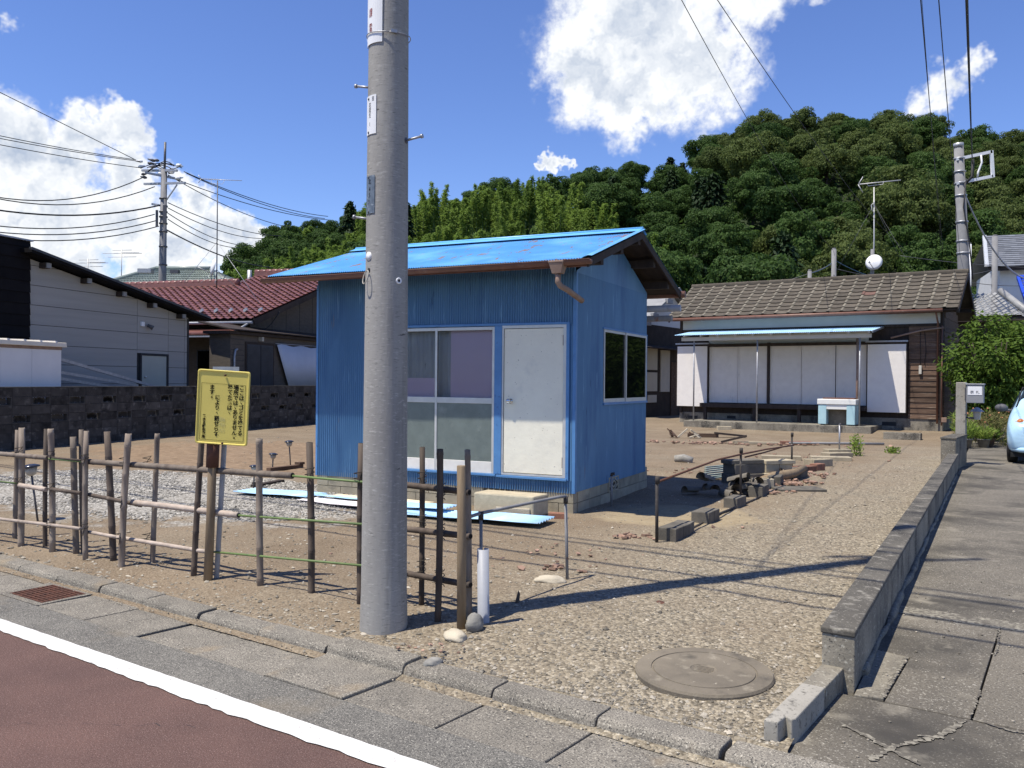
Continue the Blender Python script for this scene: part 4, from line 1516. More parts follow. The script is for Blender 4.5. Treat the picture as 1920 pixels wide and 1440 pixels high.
def build_fence():
    rnd = random.Random(11)
    posts = [(-4.450, 7.805, -4.448, 1.137, .027, 'bamboo_grey'), (-4.702, 8.139, -4.679, 1.096, .021, 'bamboo_grey'), (-4.029, 7.553, -4.051, 1.145, .026, 'bamboo_grey'),
             (-4.205, 7.765, -4.204, 1.131, .020, 'bamboo_dark'), (-3.771, 7.470, -3.811, 1.082, .026, 'bamboo_grey'), (-3.735, 7.52, -3.766, 1.142, .020, 'bamboo_grey'),
             (-3.574, 7.231, -3.577, 1.149, .022, 'bamboo_grey'), (-3.311, 7.177, -3.377, 1.149, .027, 'bamboo_dark'), (-3.152, 6.955, -3.100, 1.147, .026, 'bamboo_grey'),
             (-2.940, 7.046, -2.904, 1.144, .021, 'bamboo_grey'), (-2.445, 6.620, -2.375, 1.30, .023, 'bamboo_dark'),
             (-1.834, 6.315, -1.854, 1.163, .025, 'bamboo_grey'), (-1.416, 6.123, -1.440, 1.152, .025, 'bamboo_dark'), (-1.024, 5.885, -1.026, 1.166, .025, 'bamboo_dark')]
    t = thing('bamboo_fence', 'open bamboo fence of weathered grey posts and canes left of the utility pole', 'fence', (-2.6, 6.85, 0), 0)
    off = Vector((-2.6, 6.85, 0))

    def post(parent, off, x, y, xt, zt, r, mat):
        p = obj('post', culm_mesh(Vector((x, y, -.05)) - off, Vector((xt, y, zt)) - off, r, .26, rnd), M[mat], parent)
        c = Vector((xt, y, zt)) - off
        obj('cut_end', MB().disc(r * .62, c.z + .0012, 14, c.x, c.y), M['bamboo_hollow'], p)
        return p
    for p in posts:
        post(t, off, *p)
    d = Vector((.87, -.49, 0))
    nrm = Vector((-.49, -.87, 0))
    F = nrm * .04

    def rail(parent, off, pts, r, mat, ring=.22, name='rail'):
        a, b = Vector(pts[0]) - off, Vector(pts[-1]) - off
        return obj(name, culm_mesh(a, b, r, ring, rnd) if r > .012 else MB().tube([Vector(q) - off for q in pts], r, 8), M[mat], parent)
    fw = lambda q: Vector(q) + F
    rails = [([(-6.6, 9.02, .91), (-4.050, 7.581, .889)], .021, 'bamboo_grey'), ([(-4.04, 7.575, .882), (-3.62, 7.345, .881)], .008, 'cane_green'),
             ([(-4.02, 7.565, .895), (-3.64, 7.35, .892)], .009, 'bamboo_dark'),
             ([(-3.614, 7.336, .887), (-1.543, 6.176, .910)], .024, 'bamboo_grey'), ([(-1.62, 6.219, .909), (-.80, 5.76, .906)], .0085, 'cane_green'),
             ([(-6.5, 8.95, .633), (-4.46, 7.81, .635)], .008, 'cane_green'), ([(-4.413, 7.784, .621), (-4.067, 7.590, .610)], .021, 'bamboo_pale'),
             ([(-4.013, 7.560, .619), (-3.643, 7.353, .612)], .017, 'bamboo_dark'), ([(-3.599, 7.328, .611), (-2.97, 6.98, .569)], .017, 'bamboo_dark'),
             ([(-3.06, 7.027, .587), (-2.009, 6.437, .581)], .024, 'bamboo_pale'), ([(-2.08, 6.477, .579), (-.80, 5.76, .627)], .0085, 'cane_green'),
             ([(-6.6, 9.01, .24), (-3.640, 7.351, .310)], .015, 'bamboo_pale'), ([(-3.60, 7.33, .293), (-3.22, 7.116, .284)], .015, 'bamboo_pale'),
             ([(-3.219, 7.115, .283), (-2.30, 6.600, .274)], .017, 'bamboo_pale'), ([(-2.40, 6.656, .274), (-.80, 5.76, .348)], .0085, 'cane_green')]
    for pts, r, mat in rails:
        o = rail(t, off, [fw(q) for q in pts], r, mat)
    for c, r in (((-1.543, 6.176, .910), .0215), ((-2.009, 6.437, .581), .0215)):     # open cane ends
        mb = MB().tube([fw(c) - off + d * .0006, fw(c) - off + d * .0015], r * .74, 12)
        obj('cut_end', mb, M['bamboo_hollow'], t)
    # twine lashings with loose tails
    for (x, y, z) in ((-4.45, 7.805, .895), (-4.03, 7.56, .885), (-3.58, 7.25, .885), (-3.13, 6.98, .89), (-2.94, 6.98, .895), (-4.45, 7.80, .62), (-4.03, 7.56, .60), (-3.14, 6.97, .575),
                      (-3.58, 7.25, .30), (-3.15, 6.97, .28), (-2.94, 6.98, .275), (-4.03, 7.56, .26), (-1.42, 6.12, .905), (-1.03, 5.885, .907)):
        c = Vector((x, y, z)) + F * .55 - off
        pts = [c + Vector((.034 * math.cos(a), .03 * math.sin(a), .004 * k)) for k, a in enumerate([2 * math.pi * j / 9 for j in range(19)])]
        pts += [pts[-1] + Vector((-.02, -.03, -.04)), pts[-1] + Vector((-.03, -.03, -.10))]
        obj('lashing', MB().tube(pts, .0028, 5), M['twine'], t)
    # --- short return right of the pole
    t = thing('bamboo_fence', 'short dark bamboo fence panel right of the utility pole', 'fence', (-.45, 5.6, 0), 0)
    off = Vector((-.45, 5.6, 0))
    for p in [(-.600, 5.816, -.603, 1.149, .019, 'bamboo_dark'), (-.459, 5.432, -.451, 1.167, .021, 'bamboo_dark'), (-.261, 5.537, -.283, 1.156, .019, 'bamboo_grey')]:
        post(t, off, *p)
    obj('thick_post', MB().tube([(.154, -.323, -.05), (.150, -.323, .6), (.143, -.323, 1.075), (.143, -.323, 1.079)], [.029, .028, .027, .024], 16), M['wood_post'], t)
    dr = Vector((.77, -.64, 0))
    for a, b in (((-.95, 6.10, .887), (-.235, 5.515, .889)), ((-.95, 6.10, .577), (-.225, 5.507, .610)), ((-.95, 6.10, .283), (-.222, 5.505, .301))):
        a, b = Vector(a) + Vector((-.03, -.045, 0)), Vector(b) + Vector((-.03, -.045, 0))
        o = obj('rail', culm_mesh(a - off, b - off, .021, .2, rnd), M['bamboo_dark'], t)
        obj('cut_end', MB().tube([b - off + dr * .0006, b - off + dr * .0015], .015, 12), M['bamboo_hollow'], o)
    for (x, y, z) in ((-.6, 5.79, .885), (-.6, 5.79, .59), (-.6, 5.79, .29), (-.455, 5.55, .83), (-.455, 5.55, .57), (-.455, 5.55, .27)):
        c = Vector((x, y, z)) - off
        pts = [c + Vector((.03 * math.cos(a), .04 * math.sin(a), .004 * k)) for k, a in enumerate([2 * math.pi * j / 9 for j in range(28)])]
        obj('lashing', MB().tube(pts, .003, 5), M['twine'], t)


build_fence()


def build_sign():
    t = thing('warning_sign', 'yellow Japanese no-dumping sign with black vertical writing on a post', 'sign', (-2.172, 6.424, 1.106), 0)
    t.rotation_euler = (R(3), R(3.3), R(-2))
    W_, H_ = .392, .556
    # dished sheet: flat face with a turned rim
    mb = MB()
    x0, x1 = -W_ / 2, W_ / 2
    r = .018
    outer = []
    for cx, cz, a0 in ((x1 - r, H_ - r, 0), (x0 + r, H_ - r, 90), (x0 + r, r, 180), (x1 - r, r, 270)):
        for k in range(6):
            a = R(a0 + 90 * k / 5)
            outer.append((cx + r * math.cos(a), cz + r * math.sin(a)))
    n = len(outer)
    sc = lambda p, k: (p[0] * k[0], (p[1] - H_ / 2) * k[1] + H_ / 2)
    rings = [([p for p in outer], .012), ([p for p in outer], -.004), ([sc(p, (.985, .99)) for p in outer], -.008), ([sc(p, (.955, .968)) for p in outer], -.008), ([sc(p, (.935, .955)) for p in outer], -.002)]
    vs = [(p[0], y, p[1]) for ring, y in rings for p in ring]
    fs = []
    for i in range(len(rings) - 1):
        for k in range(n):
            fs.append((i * n + k, i * n + (k + 1) % n, (i + 1) * n + (k + 1) % n, (i + 1) * n + k))
    fs.append(tuple((len(rings) - 1) * n + k for k in range(n)))
    mb.add(vs, fs)
    me = mb.mesh('board')
    obj('board', me, M['sign_yellow'], t)
    yl = -.0035
    # thin printed border
    mb = MB()
    bx0, bx1, bz0, bz1, w = -.165, .168, .030, .455, .0022
    for b in ((bx0, bx1, bz1 - w, bz1), (bx0, bx1, bz0, bz0 + w), (bx0, bx0 + w, bz0 + w, bz1 - w), (bx1 - w, bx1, bz0 + w, bz1 - w)):
        mb.add([(b[0], yl, b[2]), (b[1], yl, b[2]), (b[1], yl, b[3]), (b[0], yl, b[3])], [(0, 1, 2, 3)])
    obj('printed_border', mb, M['ink_black'], t)
    cols = [('ここは、ゴミを捨てる', .140, .432, .0385, .041), ('場所では、ありません。', .097, .432, .0385, .041), ('捨てた者は、', .053, .432, .0385, .041),
            ('により、', -.040, .350, .0385, .041), ('罰せられ', -.040, .192, .0385, .041), ('ます。', -.084, .425, .0385, .041), ('あきる野市役所', -.134, .206, .026, .0275)]
    items = []
    for s, x, z, step, size in cols:
        k = 0
        for ch in s:
            dx, dz = (size * .30, size * .28) if ch in '、。' else (0, 0)
            items.append((ch, x + dx, z - k * step + dz, size, .98))
            k += .80 if ch in '、。' else 1
    lettering(items, M['ink_black'], t, yl - .0004, bold=.0011)
    lettering([(c, .010, .185 - i * .04, .038, .98) for i, c in enumerate('廃物の')] + [(c, -.016, .190 - i * .04, .038, .98) for i, c in enumerate('関する')], M['ink_faded'], t, yl - .0003, 'faded_lettering')
    for z in (.522, .012):
        obj('fixing_bolt', MB().lathe([(.0001, .012), (.006, .011), (.008, 0)], 10), M['rust_brown'], t, loc=(.012, -.006, z), rot=(R(90), 0, 0))
    # post behind it: weathered round timber with a rusty sleeve, and a steel angle
    p = thing('sign_post', 'weathered timber post with a rusty sleeve carrying the yellow sign', 'post', (-2.286, 6.484, 0), 0)
    obj('shaft', MB().tube([(0, 0, -.05), (.022, 0, .6), (.045, 0, 1.6)], [.034, .032, .031], 14), M['wood_post'], p)
    obj('sleeve', MB().tube([(.030, 0, .93), (.037, 0, 1.15)], [.047, .047], 18), M['rust_brown'], p)
    a = thing('steel_angle', 'pale steel angle strip leaning behind the yellow sign post', 'steel strip', (-2.243, 6.53, 0), 0)
    mb = MB()
    mb.bar((0, 0, -.03), (.085, 0, 1.675), .030, .004, up=(0, 1, 0))
    obj('face_leg', mb, M['galv'], a)
    mb = MB()
    mb.bar((.014, .014, -.03), (.099, .014, 1.675), .004, .026, up=(0, 1, 0))
    obj('side_leg', mb, M['galv'], a)
    obj('head_plate', MB().box(-.03, .17, -.004, 0.0, 1.655, 1.69), M['galv'], a)


build_sign()


def blob_stone(r, sx, sy, sz, seed, rough=.28, sub=3):
    bm = bmesh.new()
    bmesh.ops.create_icosphere(bm, subdivisions=sub, radius=1)
    for v in bm.verts:
        p = v.co.copy()
        k = 1 + rough * noise.noise(p * 1.3 + Vector((seed * 3.7, seed, 0))) + rough * .35 * noise.noise(p * 3.5 + Vector((seed, 0, 9)))
        # flatten facets a little
        v.co = Vector((p.x * sx, p.y * sy, p.z * sz)) * r * k
    me = bpy.data.meshes.new('stone')
    bm.to_mesh(me)
    bm.free()
    for f in me.polygons:
        f.use_smooth = True
    return me


def build_corner_things():
    # white half-pipe guard standing by the post
    t = thing('plastic_guard', 'white split plastic pipe guard standing upright beside the end post', 'pipe guard', (-.165, 5.40, Z0 - .03), R(0))
    mb = MB()
    n = 16
    vs = []
    for z, lean in ((0, 0.0), (.47, -.012)):
        for rr in (.038, .035):
            for i in range(n + 1):
                a = R(110 + 330 * i / n)
                vs.append((rr * math.cos(a) + lean, rr * math.sin(a) + (.26 * z), z))
    m = n + 1
    fs = []
    for i in range(n):
        fs += [(i, i + 1, 2 * m + i + 1, 2 * m + i), (m + i, 3 * m + i, 3 * m + i + 1, m + i + 1), (2 * m + i, 2 * m + i + 1, 3 * m + i + 1, 3 * m + i)]
    fs += [(0, 2 * m, 3 * m, m), (n, m + n, 3 * m + n, 2 * m + n)]
    mb.add(vs, fs, True)
    obj('shell', mb, M['pvc_shaded'], t)
    t = thing('pipe_rail', 'bent grey pipe rail on two legs in front of the shed door', 'pipe rail', (-.19, 5.75, 0), 0)
    o = Vector((-.19, 5.75, 0))
    obj('leg', MB().tube([Vector((-.19, 5.75, .0)) - o, Vector((-.20, 5.75, .70)) - o], .0115, 10), M['pipe_grey'], t)
    obj('leg', MB().tube([Vector((.44, 6.59, .0)) - o, Vector((.42, 6.59, .69)) - o], .0125, 10), M['pipe_grey'], t)
    obj('rail', MB().tube([Vector((-.30, 5.62, .70)) - o, Vector((-.20, 5.75, .715)) - o, Vector((.1, 6.16, .72)) - o, Vector((.36, 6.51, .725)) - o, Vector((.42, 6.59, .72)) - o], .0115, 10), M['pipe_grey'], t)
    for c in ((-.20, 5.75, .705), (.42, 6.59, .70)):
        c = Vector(c) - o
        obj('joint', MB().tube([c + Vector((0, 0, -.035)), c + Vector((0, 0, .02))], .018, 12), M['pipe_dark'], t)
    st = [('stone', 'smooth grey rounded stone against the white pipe guard', (-.215, 5.235, .115), .062, 1.1, .8, 1.05, 1, 'stone_grey', .22),
          ('stone', 'flat pale stone lying at the foot of the thick fence post', (-.325, 5.10, .085), .085, 1.05, .75, .42, 2, 'stone_pale', .3),
          ('stone', 'long pale flat stone near the bent pipe rail', (.30, 6.50, .095), .10, 1.15, .62, .36, 3, 'stone_pale', .25),
          ('stone', 'small dark stone on the kerb edge below the pole', (-.42, 4.70, .055), .05, 1.3, .8, .5, 4, 'stone_grey', .3)]
    for nm, lb, c, r, sx, sy, sz, sd, mt, rg in st:
        tag(obj(nm, blob_stone(r, sx, sy, sz, sd, rg), M[mt], loc=c, rot=(0, 0, sd)), lb, 'stone')
    mb = MB()
    mb.prism([(0, 0, 0), (.035, .005, 0), (.03, .02, .075), (.006, .012, .10)], (.004, .012, 0))
    tag(obj('wood_splinter', mb, M['bamboo_dark'], loc=(.03, 5.87, Z0 - .01), rot=(R(10), R(12), .4)), 'dark wood splinter stuck in the dirt behind the pole shadow', 'splinter')


build_corner_things()

# ------------------------------------------------------------------ timber house at the back of the lot


def build_house():
    t = thing('timber_house', 'single-storey dark timber house with white storm shutters and grey-brown tiled roof', 'house', HOUSE(0, 0, 0), HOUSE.rz)
    A0, A1 = -6.62, 1.70           # wall extent along the front
    yw = 1.6                       # front wall plane
    yd = 5.0                       # rear wall
    # body
    mb = MB()
    mb.box(A0 + .02, A1 - .02, yw + .04, yd, .5, 3.85)
    mb.prism([(A0 + .05, yw + .1, 3.85), (A0 + .05, yd, 3.85), (A0 + .05, 3.3, 4.93)], (A1 - A0 - .1, 0, 0))
    obj('wall_core', mb, M['timber_dark'], t)
    mb = MB()
    mb.box(A0, A1, yw, yd, -.1, .58)
    obj('foundation', mb, M['concrete_old'], t, bevel=.01)
    for x0, x1, z0, z1 in ((.02, .42, .34, .46), (-6.3, -5.95, .34, .46), (-4.9, -4.6, .4, .5)):
        obj('foundation_vent', MB().box(x0, x1, yw - .004, yw + .02, z0, z1), M['joint_dark'], t)
    # white plaster band under the eave, posts at its ends
    obj('plaster_band', MB().box(A0 + .10, A1 - .08, yw - .01, yw + .06, 3.44, 3.95), M['plaster_band'], t)
    obj('band_rail', MB().box(A0, A1, yw - .035, yw + .06, 3.36, 3.44), M['timber_dark'], t)
    for x in (A0, A1 - .085):
        obj('corner_post', MB().box(x, x + .085, yw - .03, yw + .08, .56, 3.98), M['timber_dark'], t)
    # lapped siding boards right of the shutters
    n = 17
    h = (3.36 - .58) / n
    for i in range(n):
        z = .58 + i * h
        mb = MB()
        mb.hexa([(.76, yw - .030, z), (1.615, yw - .030, z), (1.615, yw + .05, z), (.76, yw + .05, z),
                 (.76, yw - .010, z + h + .012), (1.615, yw - .010, z + h + .012), (1.615, yw + .05, z + h + .012), (.76, yw + .05, z + h + .012)])
        obj('siding_board', mb, M['timber_brown'], t)
    for i in range(n):              # the gable side
        z = .58 + i * h
        mb = MB()
        mb.hexa([(A1 - .03, yw + .08, z), (A1 + .024, yw + .08, z), (A1 + .024, yd, z), (A1 - .03, yd, z),
                 (A1 - .03, yw + .08, z + h + .012), (A1 + .006, yw + .08, z + h + .012), (A1 + .006, yd, z + h + .012), (A1 - .03, yd, z + h + .012)])
        obj('side_board', mb, M['timber_brown'], t)
    for i in range(6):
        z = 3.36 + i * .26
        y0 = yw + .08 + max(0, (z + .26 - 3.75)) * 1.6
        y1 = 2 * 3.3 - y0
        if y1 > y0:
            obj('side_board', MB().box(A1 - .03, A1 + .012, y0, min(y1, yd), z, z + .25), M['timber_brown'], t)
    # storm shutter boxes left and right
    for x0, x1, z0, z1 in ((-6.65, -5.56, .79, 2.86), (-.385, .71, .75, 2.83)):
        b = obj('shutter_box', MB().box(x0, x1, yw - .17, yw - .02, z0, z1), M['shutter_box'], t, bevel=.006)
        obj('box_edge', MB().box(x1 + .001, x1 + .03, yw - .165, yw, z0, z1 + .06), M['timber_dark'], b)
        obj('box_edge', MB().box(x0 - .03, x0 - .001, yw - .165, yw, z0, z1 + .06), M['timber_dark'], b)
        obj('box_cap', MB().box(x0 - .06, x1 + .05, yw - .21, yw, z1 + .065, z1 + .115), M['galv'], b)
        obj('cap_board', MB().box(x0 - .02, x1 + .02, yw - .16, yw, z1 + .003, z1 + .06), M['timber_dark'], b)
    # sliding shutter panels
    edges = [(-5.52, -4.52, 0), (-4.50, -3.52, 1), (-3.43, -2.42, 0), (-2.40, -1.36, 1), (-1.34, -.42, 0)]
    for x0, x1, k in edges:
        y = yw - .05 - .03 * k
        s = obj('shutter_panel', MB().box(x0, x1, y, y + .02, .94, 2.83), M['shutter_white'], t)
        fr = MB()
        fr.box(x0, x0 + .04, y - .012, y, .94, 2.83)
        fr.box(x1 - .04, x1, y - .012, y, .94, 2.83)
        fr.box(x0 + .04, x1 - .04, y - .012, y, .94, .99)
        obj('frame', fr, M['shutter_white'], s)
    obj('shutter_post', MB().box(-3.515, -3.435, yw - .13, yw + .02, .86, 2.95), M['timber_dark'], t)
    obj('lintel', MB().box(-5.56, -.39, yw - .15, yw + .04, 2.84, 2.93), M['timber_dark'], t)
    obj('head_board', MB().box(-5.56, -.39, yw - .02, yw + .02, 2.93, 3.36), M['plaster_band'], t)
    # veranda sill on short legs
    obj('veranda_sill', MB().box(-5.72, -.40, yw - .42, yw, .78, .92), M['timber_dark'], t, bevel=.006)
    for x in (-5.6, -3.9, -2.45, -1.0):
        obj('veranda_leg', MB().box(x, x + .10, yw - .38, yw - .28, .36, .78), M['timber_dark'], t)
    # concrete platform, posts and the small blue canopy
    obj('platform', MB().box(-5.80, .02, .0, 1.58, -.1, .36), M['concrete_old'], t, bevel=.012)
    for x in (-5.52, -3.41, -.34):
        obj('canopy_post', MB().tube([(x, .16, .36), (x, .16, 3.02)], .024, 10), M['galv'], t)
    obj('canopy_beam', MB().box(-5.95, -.02, .12, .20, 2.98, 3.10), M['wall_cream'], t)
    for i in range(11):
        x = -5.8 + i * .575
        obj('rafter', MB().bar((x, -.05, 3.13), (x, yw, 3.34), .05, .055), M['wall_cream'], t)
    mb = MB()
    up = Vector((0, 1.68, .225)).normalized()
    wave_sheet(mb, (-6.13, -.08, 3.165), (1, 0, 0), up, (0, -up.z, up.y), 6.17, 1.69, pitch=.063, amp=.008, per=5)
    obj('canopy_sheet', mb, M['sheet_blue'], t)
    obj('canopy_verge', MB().bar((.05, -.08, 3.14), (.05, yw, 3.36), .02, .06), M['galv'], t)
    # tiled roof
    ex0, ex1 = -6.88, 2.14
    ye, ze = 1.10, 3.80
    yr, zr = 3.3, 5.07
    sl = Vector((0, yr - ye, zr - ze))
    ln = sl.length
    upv = sl.normalized()
    nr = Vector((0, -upv.z, upv.y))
    nc, nrw = 22, 9
    tw = (ex1 - ex0) / nc
    th = ln / nrw
    # one tile: slightly dished pan lapped over the row below, raised rib down its left edge
    mb = MB()
    L_ = th * 1.06
    prof = [(0, .012), (.02, .042), (.085, .042), (.105, .014), (tw * .55, .006), (tw - .004, .012)]
    vs = []
    for yy, hh in ((0, .030), (L_, .0)):
        for x, z in prof:
            vs.append((x, yy, z + hh))
        for x, z in prof:
            vs.append((x, yy, z + hh - .018))
    m = len(prof)
    fs = []
    for i in range(m - 1):
        fs += [(i, i + 1, 2 * m + i + 1, 2 * m + i), (m + i, m + i + 1, i + 1, i)]
    fs += [(0, 2 * m, 3 * m, m), (m - 1, 2 * m - 1, 4 * m - 1, 3 * m - 1)]
    mb.add(vs, fs)
    tile = mb.mesh('tile')
    tile.materials.append(M['roof_tile'])
    tile.materials.append(M['roof_tile_rib'])
    for i, f in enumerate(tile.polygons):
        c = f.center
        if c.x < .10:
            f.material_index = 1
    redt = tile.copy()
    redt.materials.clear()
    redt.materials.append(M['roof_tile_red'])
    redt.materials.append(M['roof_tile_rib'])
    ang = math.atan2(upv.z, upv.y)
    rnd = random.Random(6)
    for r in range(nrw):
        for c in range(nc):
            p = Vector((ex0 + c * tw, ye, ze)) + upv * (r * th) + nr * .03
            o = obj('roof_tile', redt if (r, c) == (4, 15) else tile, None, t, loc=p, rot=(ang + rnd.gauss(0, .006), rnd.gauss(0, .004), rnd.gauss(0, .004)))
    # ridge tiles
    rt = MB()
    rt.lathe([(.105, 0), (.11, .02), (.10, .03), (.095, tw * 1.06)], 10, a0=R(-20), a1=R(200))
    rtm = rt.mesh('ridge_tile')
    rtm.materials.append(M['roof_tile'])
    for c in range(nc):
        obj('ridge_tile', rtm, None, t, loc=(ex0 + c * tw, yr, zr + .05), rot=(R(90), 0, R(90)))
    obj('ridge_base', MB().box(ex0 + .03, ex1 - .03, yr - .09, yr + .09, zr - .02, zr + .10), M['roof_tile'], t)
    # rear slope, sheathing, verge boards
    mb = MB()
    mb.add([(ex0, yr, zr + .03), (ex1, yr, zr + .03), (ex1, yr + 2.5, ze + .0), (ex0, yr + 2.5, ze + .0)], [(0, 1, 2, 3)])
    o = obj('rear_roof', mb, M['roof_tile'], t)
    o.modifiers.new('s', 'SOLIDIFY').thickness = .05
    mb = MB()
    mb.hexa([(ex0 + .05, ye + .05, ze - .02), (ex1 - .02, ye + .05, ze - .02), (ex1 - .02, yr, zr - .02), (ex0 + .05, yr, zr - .02),
             (ex0 + .05, ye + .05, ze + .02), (ex1 - .02, ye + .05, ze + .02), (ex1 - .02, yr, zr + .02), (ex0 + .05, yr, zr + .02)])
    obj('roof_sheathing', mb, M['timber_dark'], t)
    for x in (ex0 + .03, ex1):
        obj('verge_board', MB().bar((x, ye, ze - .05), (x, yr, zr - .05), .03, .16), M['timber_dark'], t)
        obj('verge_board', MB().bar((x, yr, zr - .05), (x, yr + 2.5, ze - .09), .03, .16), M['timber_dark'], t)
    for y, z in ((ye + .25, ze + .06), (yw, 4.02), (yr, zr - .16), (5.0, 4.1)):
        obj('purlin', MB().box(ex0 + .1, ex1 - .06, y - .06, y + .06, z - .12, z), M['timber_dark'], t)
    obj('gutter', MB().tube([(ex0 - .03, ye - .05, ze - .03), (ex1 - .40, ye - .05, ze - .02)], .055, 10), M['gutter_brown'], t)
    # downpipes at the right corner, slanting branch pipe
    obj('downpipe', MB().tube([(A1 - .14, yw - .09, .45), (A1 - .14, yw - .09, 3.45), (A1 - .14, ye - .02, 3.74)], .028, 8), M['gutter_brown'], t)
    obj('downpipe', MB().tube([(A1 - .02, yw - .09, .40), (A1 - .02, yw - .09, 3.36)], .022, 8), M['gutter_brown'], t)
    obj('branch_pipe', MB().tube([(.28, 1.40, 3.02), (1.1, 1.46, 3.22), (1.72, yw - .10, 3.30)], .028, 8), M['hopper_brown'], t)
    obj('drain_pipe', MB().tube([(-.48, .5, .36), (-.48, .5, 2.98)], .035, 10), M['hopper_brown'], t)
    m = obj('meter_socket', MB().box(1.05, 1.13, yw - .09, yw - .03, 1.92, 2.18), M['wall_cream'], t, bevel=.01)
    obj('meter_cable', MB().tube([(1.09, yw - .05, 2.18), (1.08, yw - .05, 3.3)], .008, 6), M['cable'], t)
    obj('meter_cable', MB().tube([(1.20, yw - .05, 2.2), (1.24, yw - .05, 2.6), (1.19, yw - .05, 3.3)], .008, 6), M['cable'], t)
    obj('junction_box', MB().box(A1 - .02, A1 + .12, yw - .12, yw - .02, .50, .64), M['hopper_brown'], t, bevel=.006)
    # sink cabinet standing on the platform
    s = thing('sink_cabinet', 'pale blue outdoor sink cabinet with a white top on the veranda platform', 'sink cabinet', HOUSE(-.98, .12, .36), HOUSE.rz)
    for x0 in (-.52, .30):
        obj('side_pillar', MB().box(x0, x0 + .24, -.06, .42, .03, .62), M['sink_blue'], s, bevel=.015)
    obj('back_panel', MB().box(-.29, .31, .2, .42, .0, .62), M['concrete_dark'], s)
    obj('lintel_panel', MB().box(-.285, .305, -.05, .0, .48, .62), M['sink_white'], s, bevel=.008)
    obj('top_rim', MB().box(-.55, .57, -.08, .45, .621, .79), M['sink_white'], s, bevel=.02)
    obj('lid_board', MB().box(-.40, .50, .0, .42, .792, .83), M['gutter_brown'], s)
    for x in (-.46, .42):
        obj('foot', MB().box(x, x + .10, .0, .1, 0, .03), M['steel_dark'], s)
    for nm, lb, x, y, w, d, h in (('step_block', 'grey concrete step block on the ground before the timber house', 1.02, -.85, .95, .30, .19),):
        o = thing(nm, lb, 'step block', HOUSE(x, y, Z0), HOUSE.rz)
        obj('body', MB().box(-w / 2, w / 2, -d / 2, d / 2, -.02, h), M['concrete_old'], o, bevel=.012)
        obj('top_wear', MB().box(-w / 2 + .02, w / 2 - .02, -d / 2 + .02, d / 2 - .02, h + .0005, h + .004), M['concrete_dark'], o)
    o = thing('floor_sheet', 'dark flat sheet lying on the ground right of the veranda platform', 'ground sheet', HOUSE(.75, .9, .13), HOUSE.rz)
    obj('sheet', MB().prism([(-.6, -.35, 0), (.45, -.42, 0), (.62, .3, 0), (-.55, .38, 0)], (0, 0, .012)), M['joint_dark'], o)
    # TV antenna and dish behind the ridge
    a = thing('tv_antenna', 'tall roof antenna with arrow head above the timber house ridge', 'antenna', (12.27, 29.3, 4.6), 0)
    obj('mast', MB().tube([(0, 0, .3), (.02, 0, 2.0), (.0, 0, 3.72)], [.03, .022, .018], 8), M['antenna'], a)
    obj('boom', MB().tube([(-.52, -.05, 3.80), (.93, .05, 3.98)], .018, 6), M['antenna'], a)
    for s_ in (1, -1):
        obj('arrow_arm', MB().tube([(-.56, -.05, 3.79), (-.40, -.05, 3.79 + s_ * .27)], .014, 6), M['antenna'], a)
    obj('boom_brace', MB().tube([(-.22, 0, 3.83), (-.2, 0, 3.76), (.3, 0, 3.82), (.32, 0, 3.90)], .012, 6), M['antenna'], a)
    obj('cable_loop', MB().tube([(0, -.03, 3.2), (-.10, -.03, 3.1), (-.08, -.03, 2.95), (0, -.03, 2.85)], .012, 5), M['antenna'], a)
    for p in ((-1.15, .2, .9), (1.35, .3, .75), (.7, -1.6, .55)):
        obj('guy_wire', MB().tube([(0, 0, 3.15), p], .005, 4), M['steel_dark'], a)
    d = thing('satellite_dish', 'white satellite dish on a stub post behind the timber house ridge', 'satellite dish', (12.22, 29.15, 4.7), 0)
    obj('stub_post', MB().tube([(0, .1, 0), (0, .1, 1.5)], .06, 10), M['pole_far'], d)
    obj('reflector', MB().lathe([(.0001, .03), (.12, .025), (.20, .01), (.27, -.03), (.275, -.025), (.2, .02), (.0001, .042)], 24), M['dish_white'], d, loc=(-.02, -.06, 1.04), rot=(R(78), 0, R(-35)))
    obj('feed_arm', MB().tube([(-.02, -.08, .80), (-.32, -.42, .98)], .012, 6), M['galv'], d)
    obj('feed_horn', MB().tube([(-.30, -.40, .97), (-.36, -.46, 1.02)], .03, 8), M['plate_white'], d)


build_house()


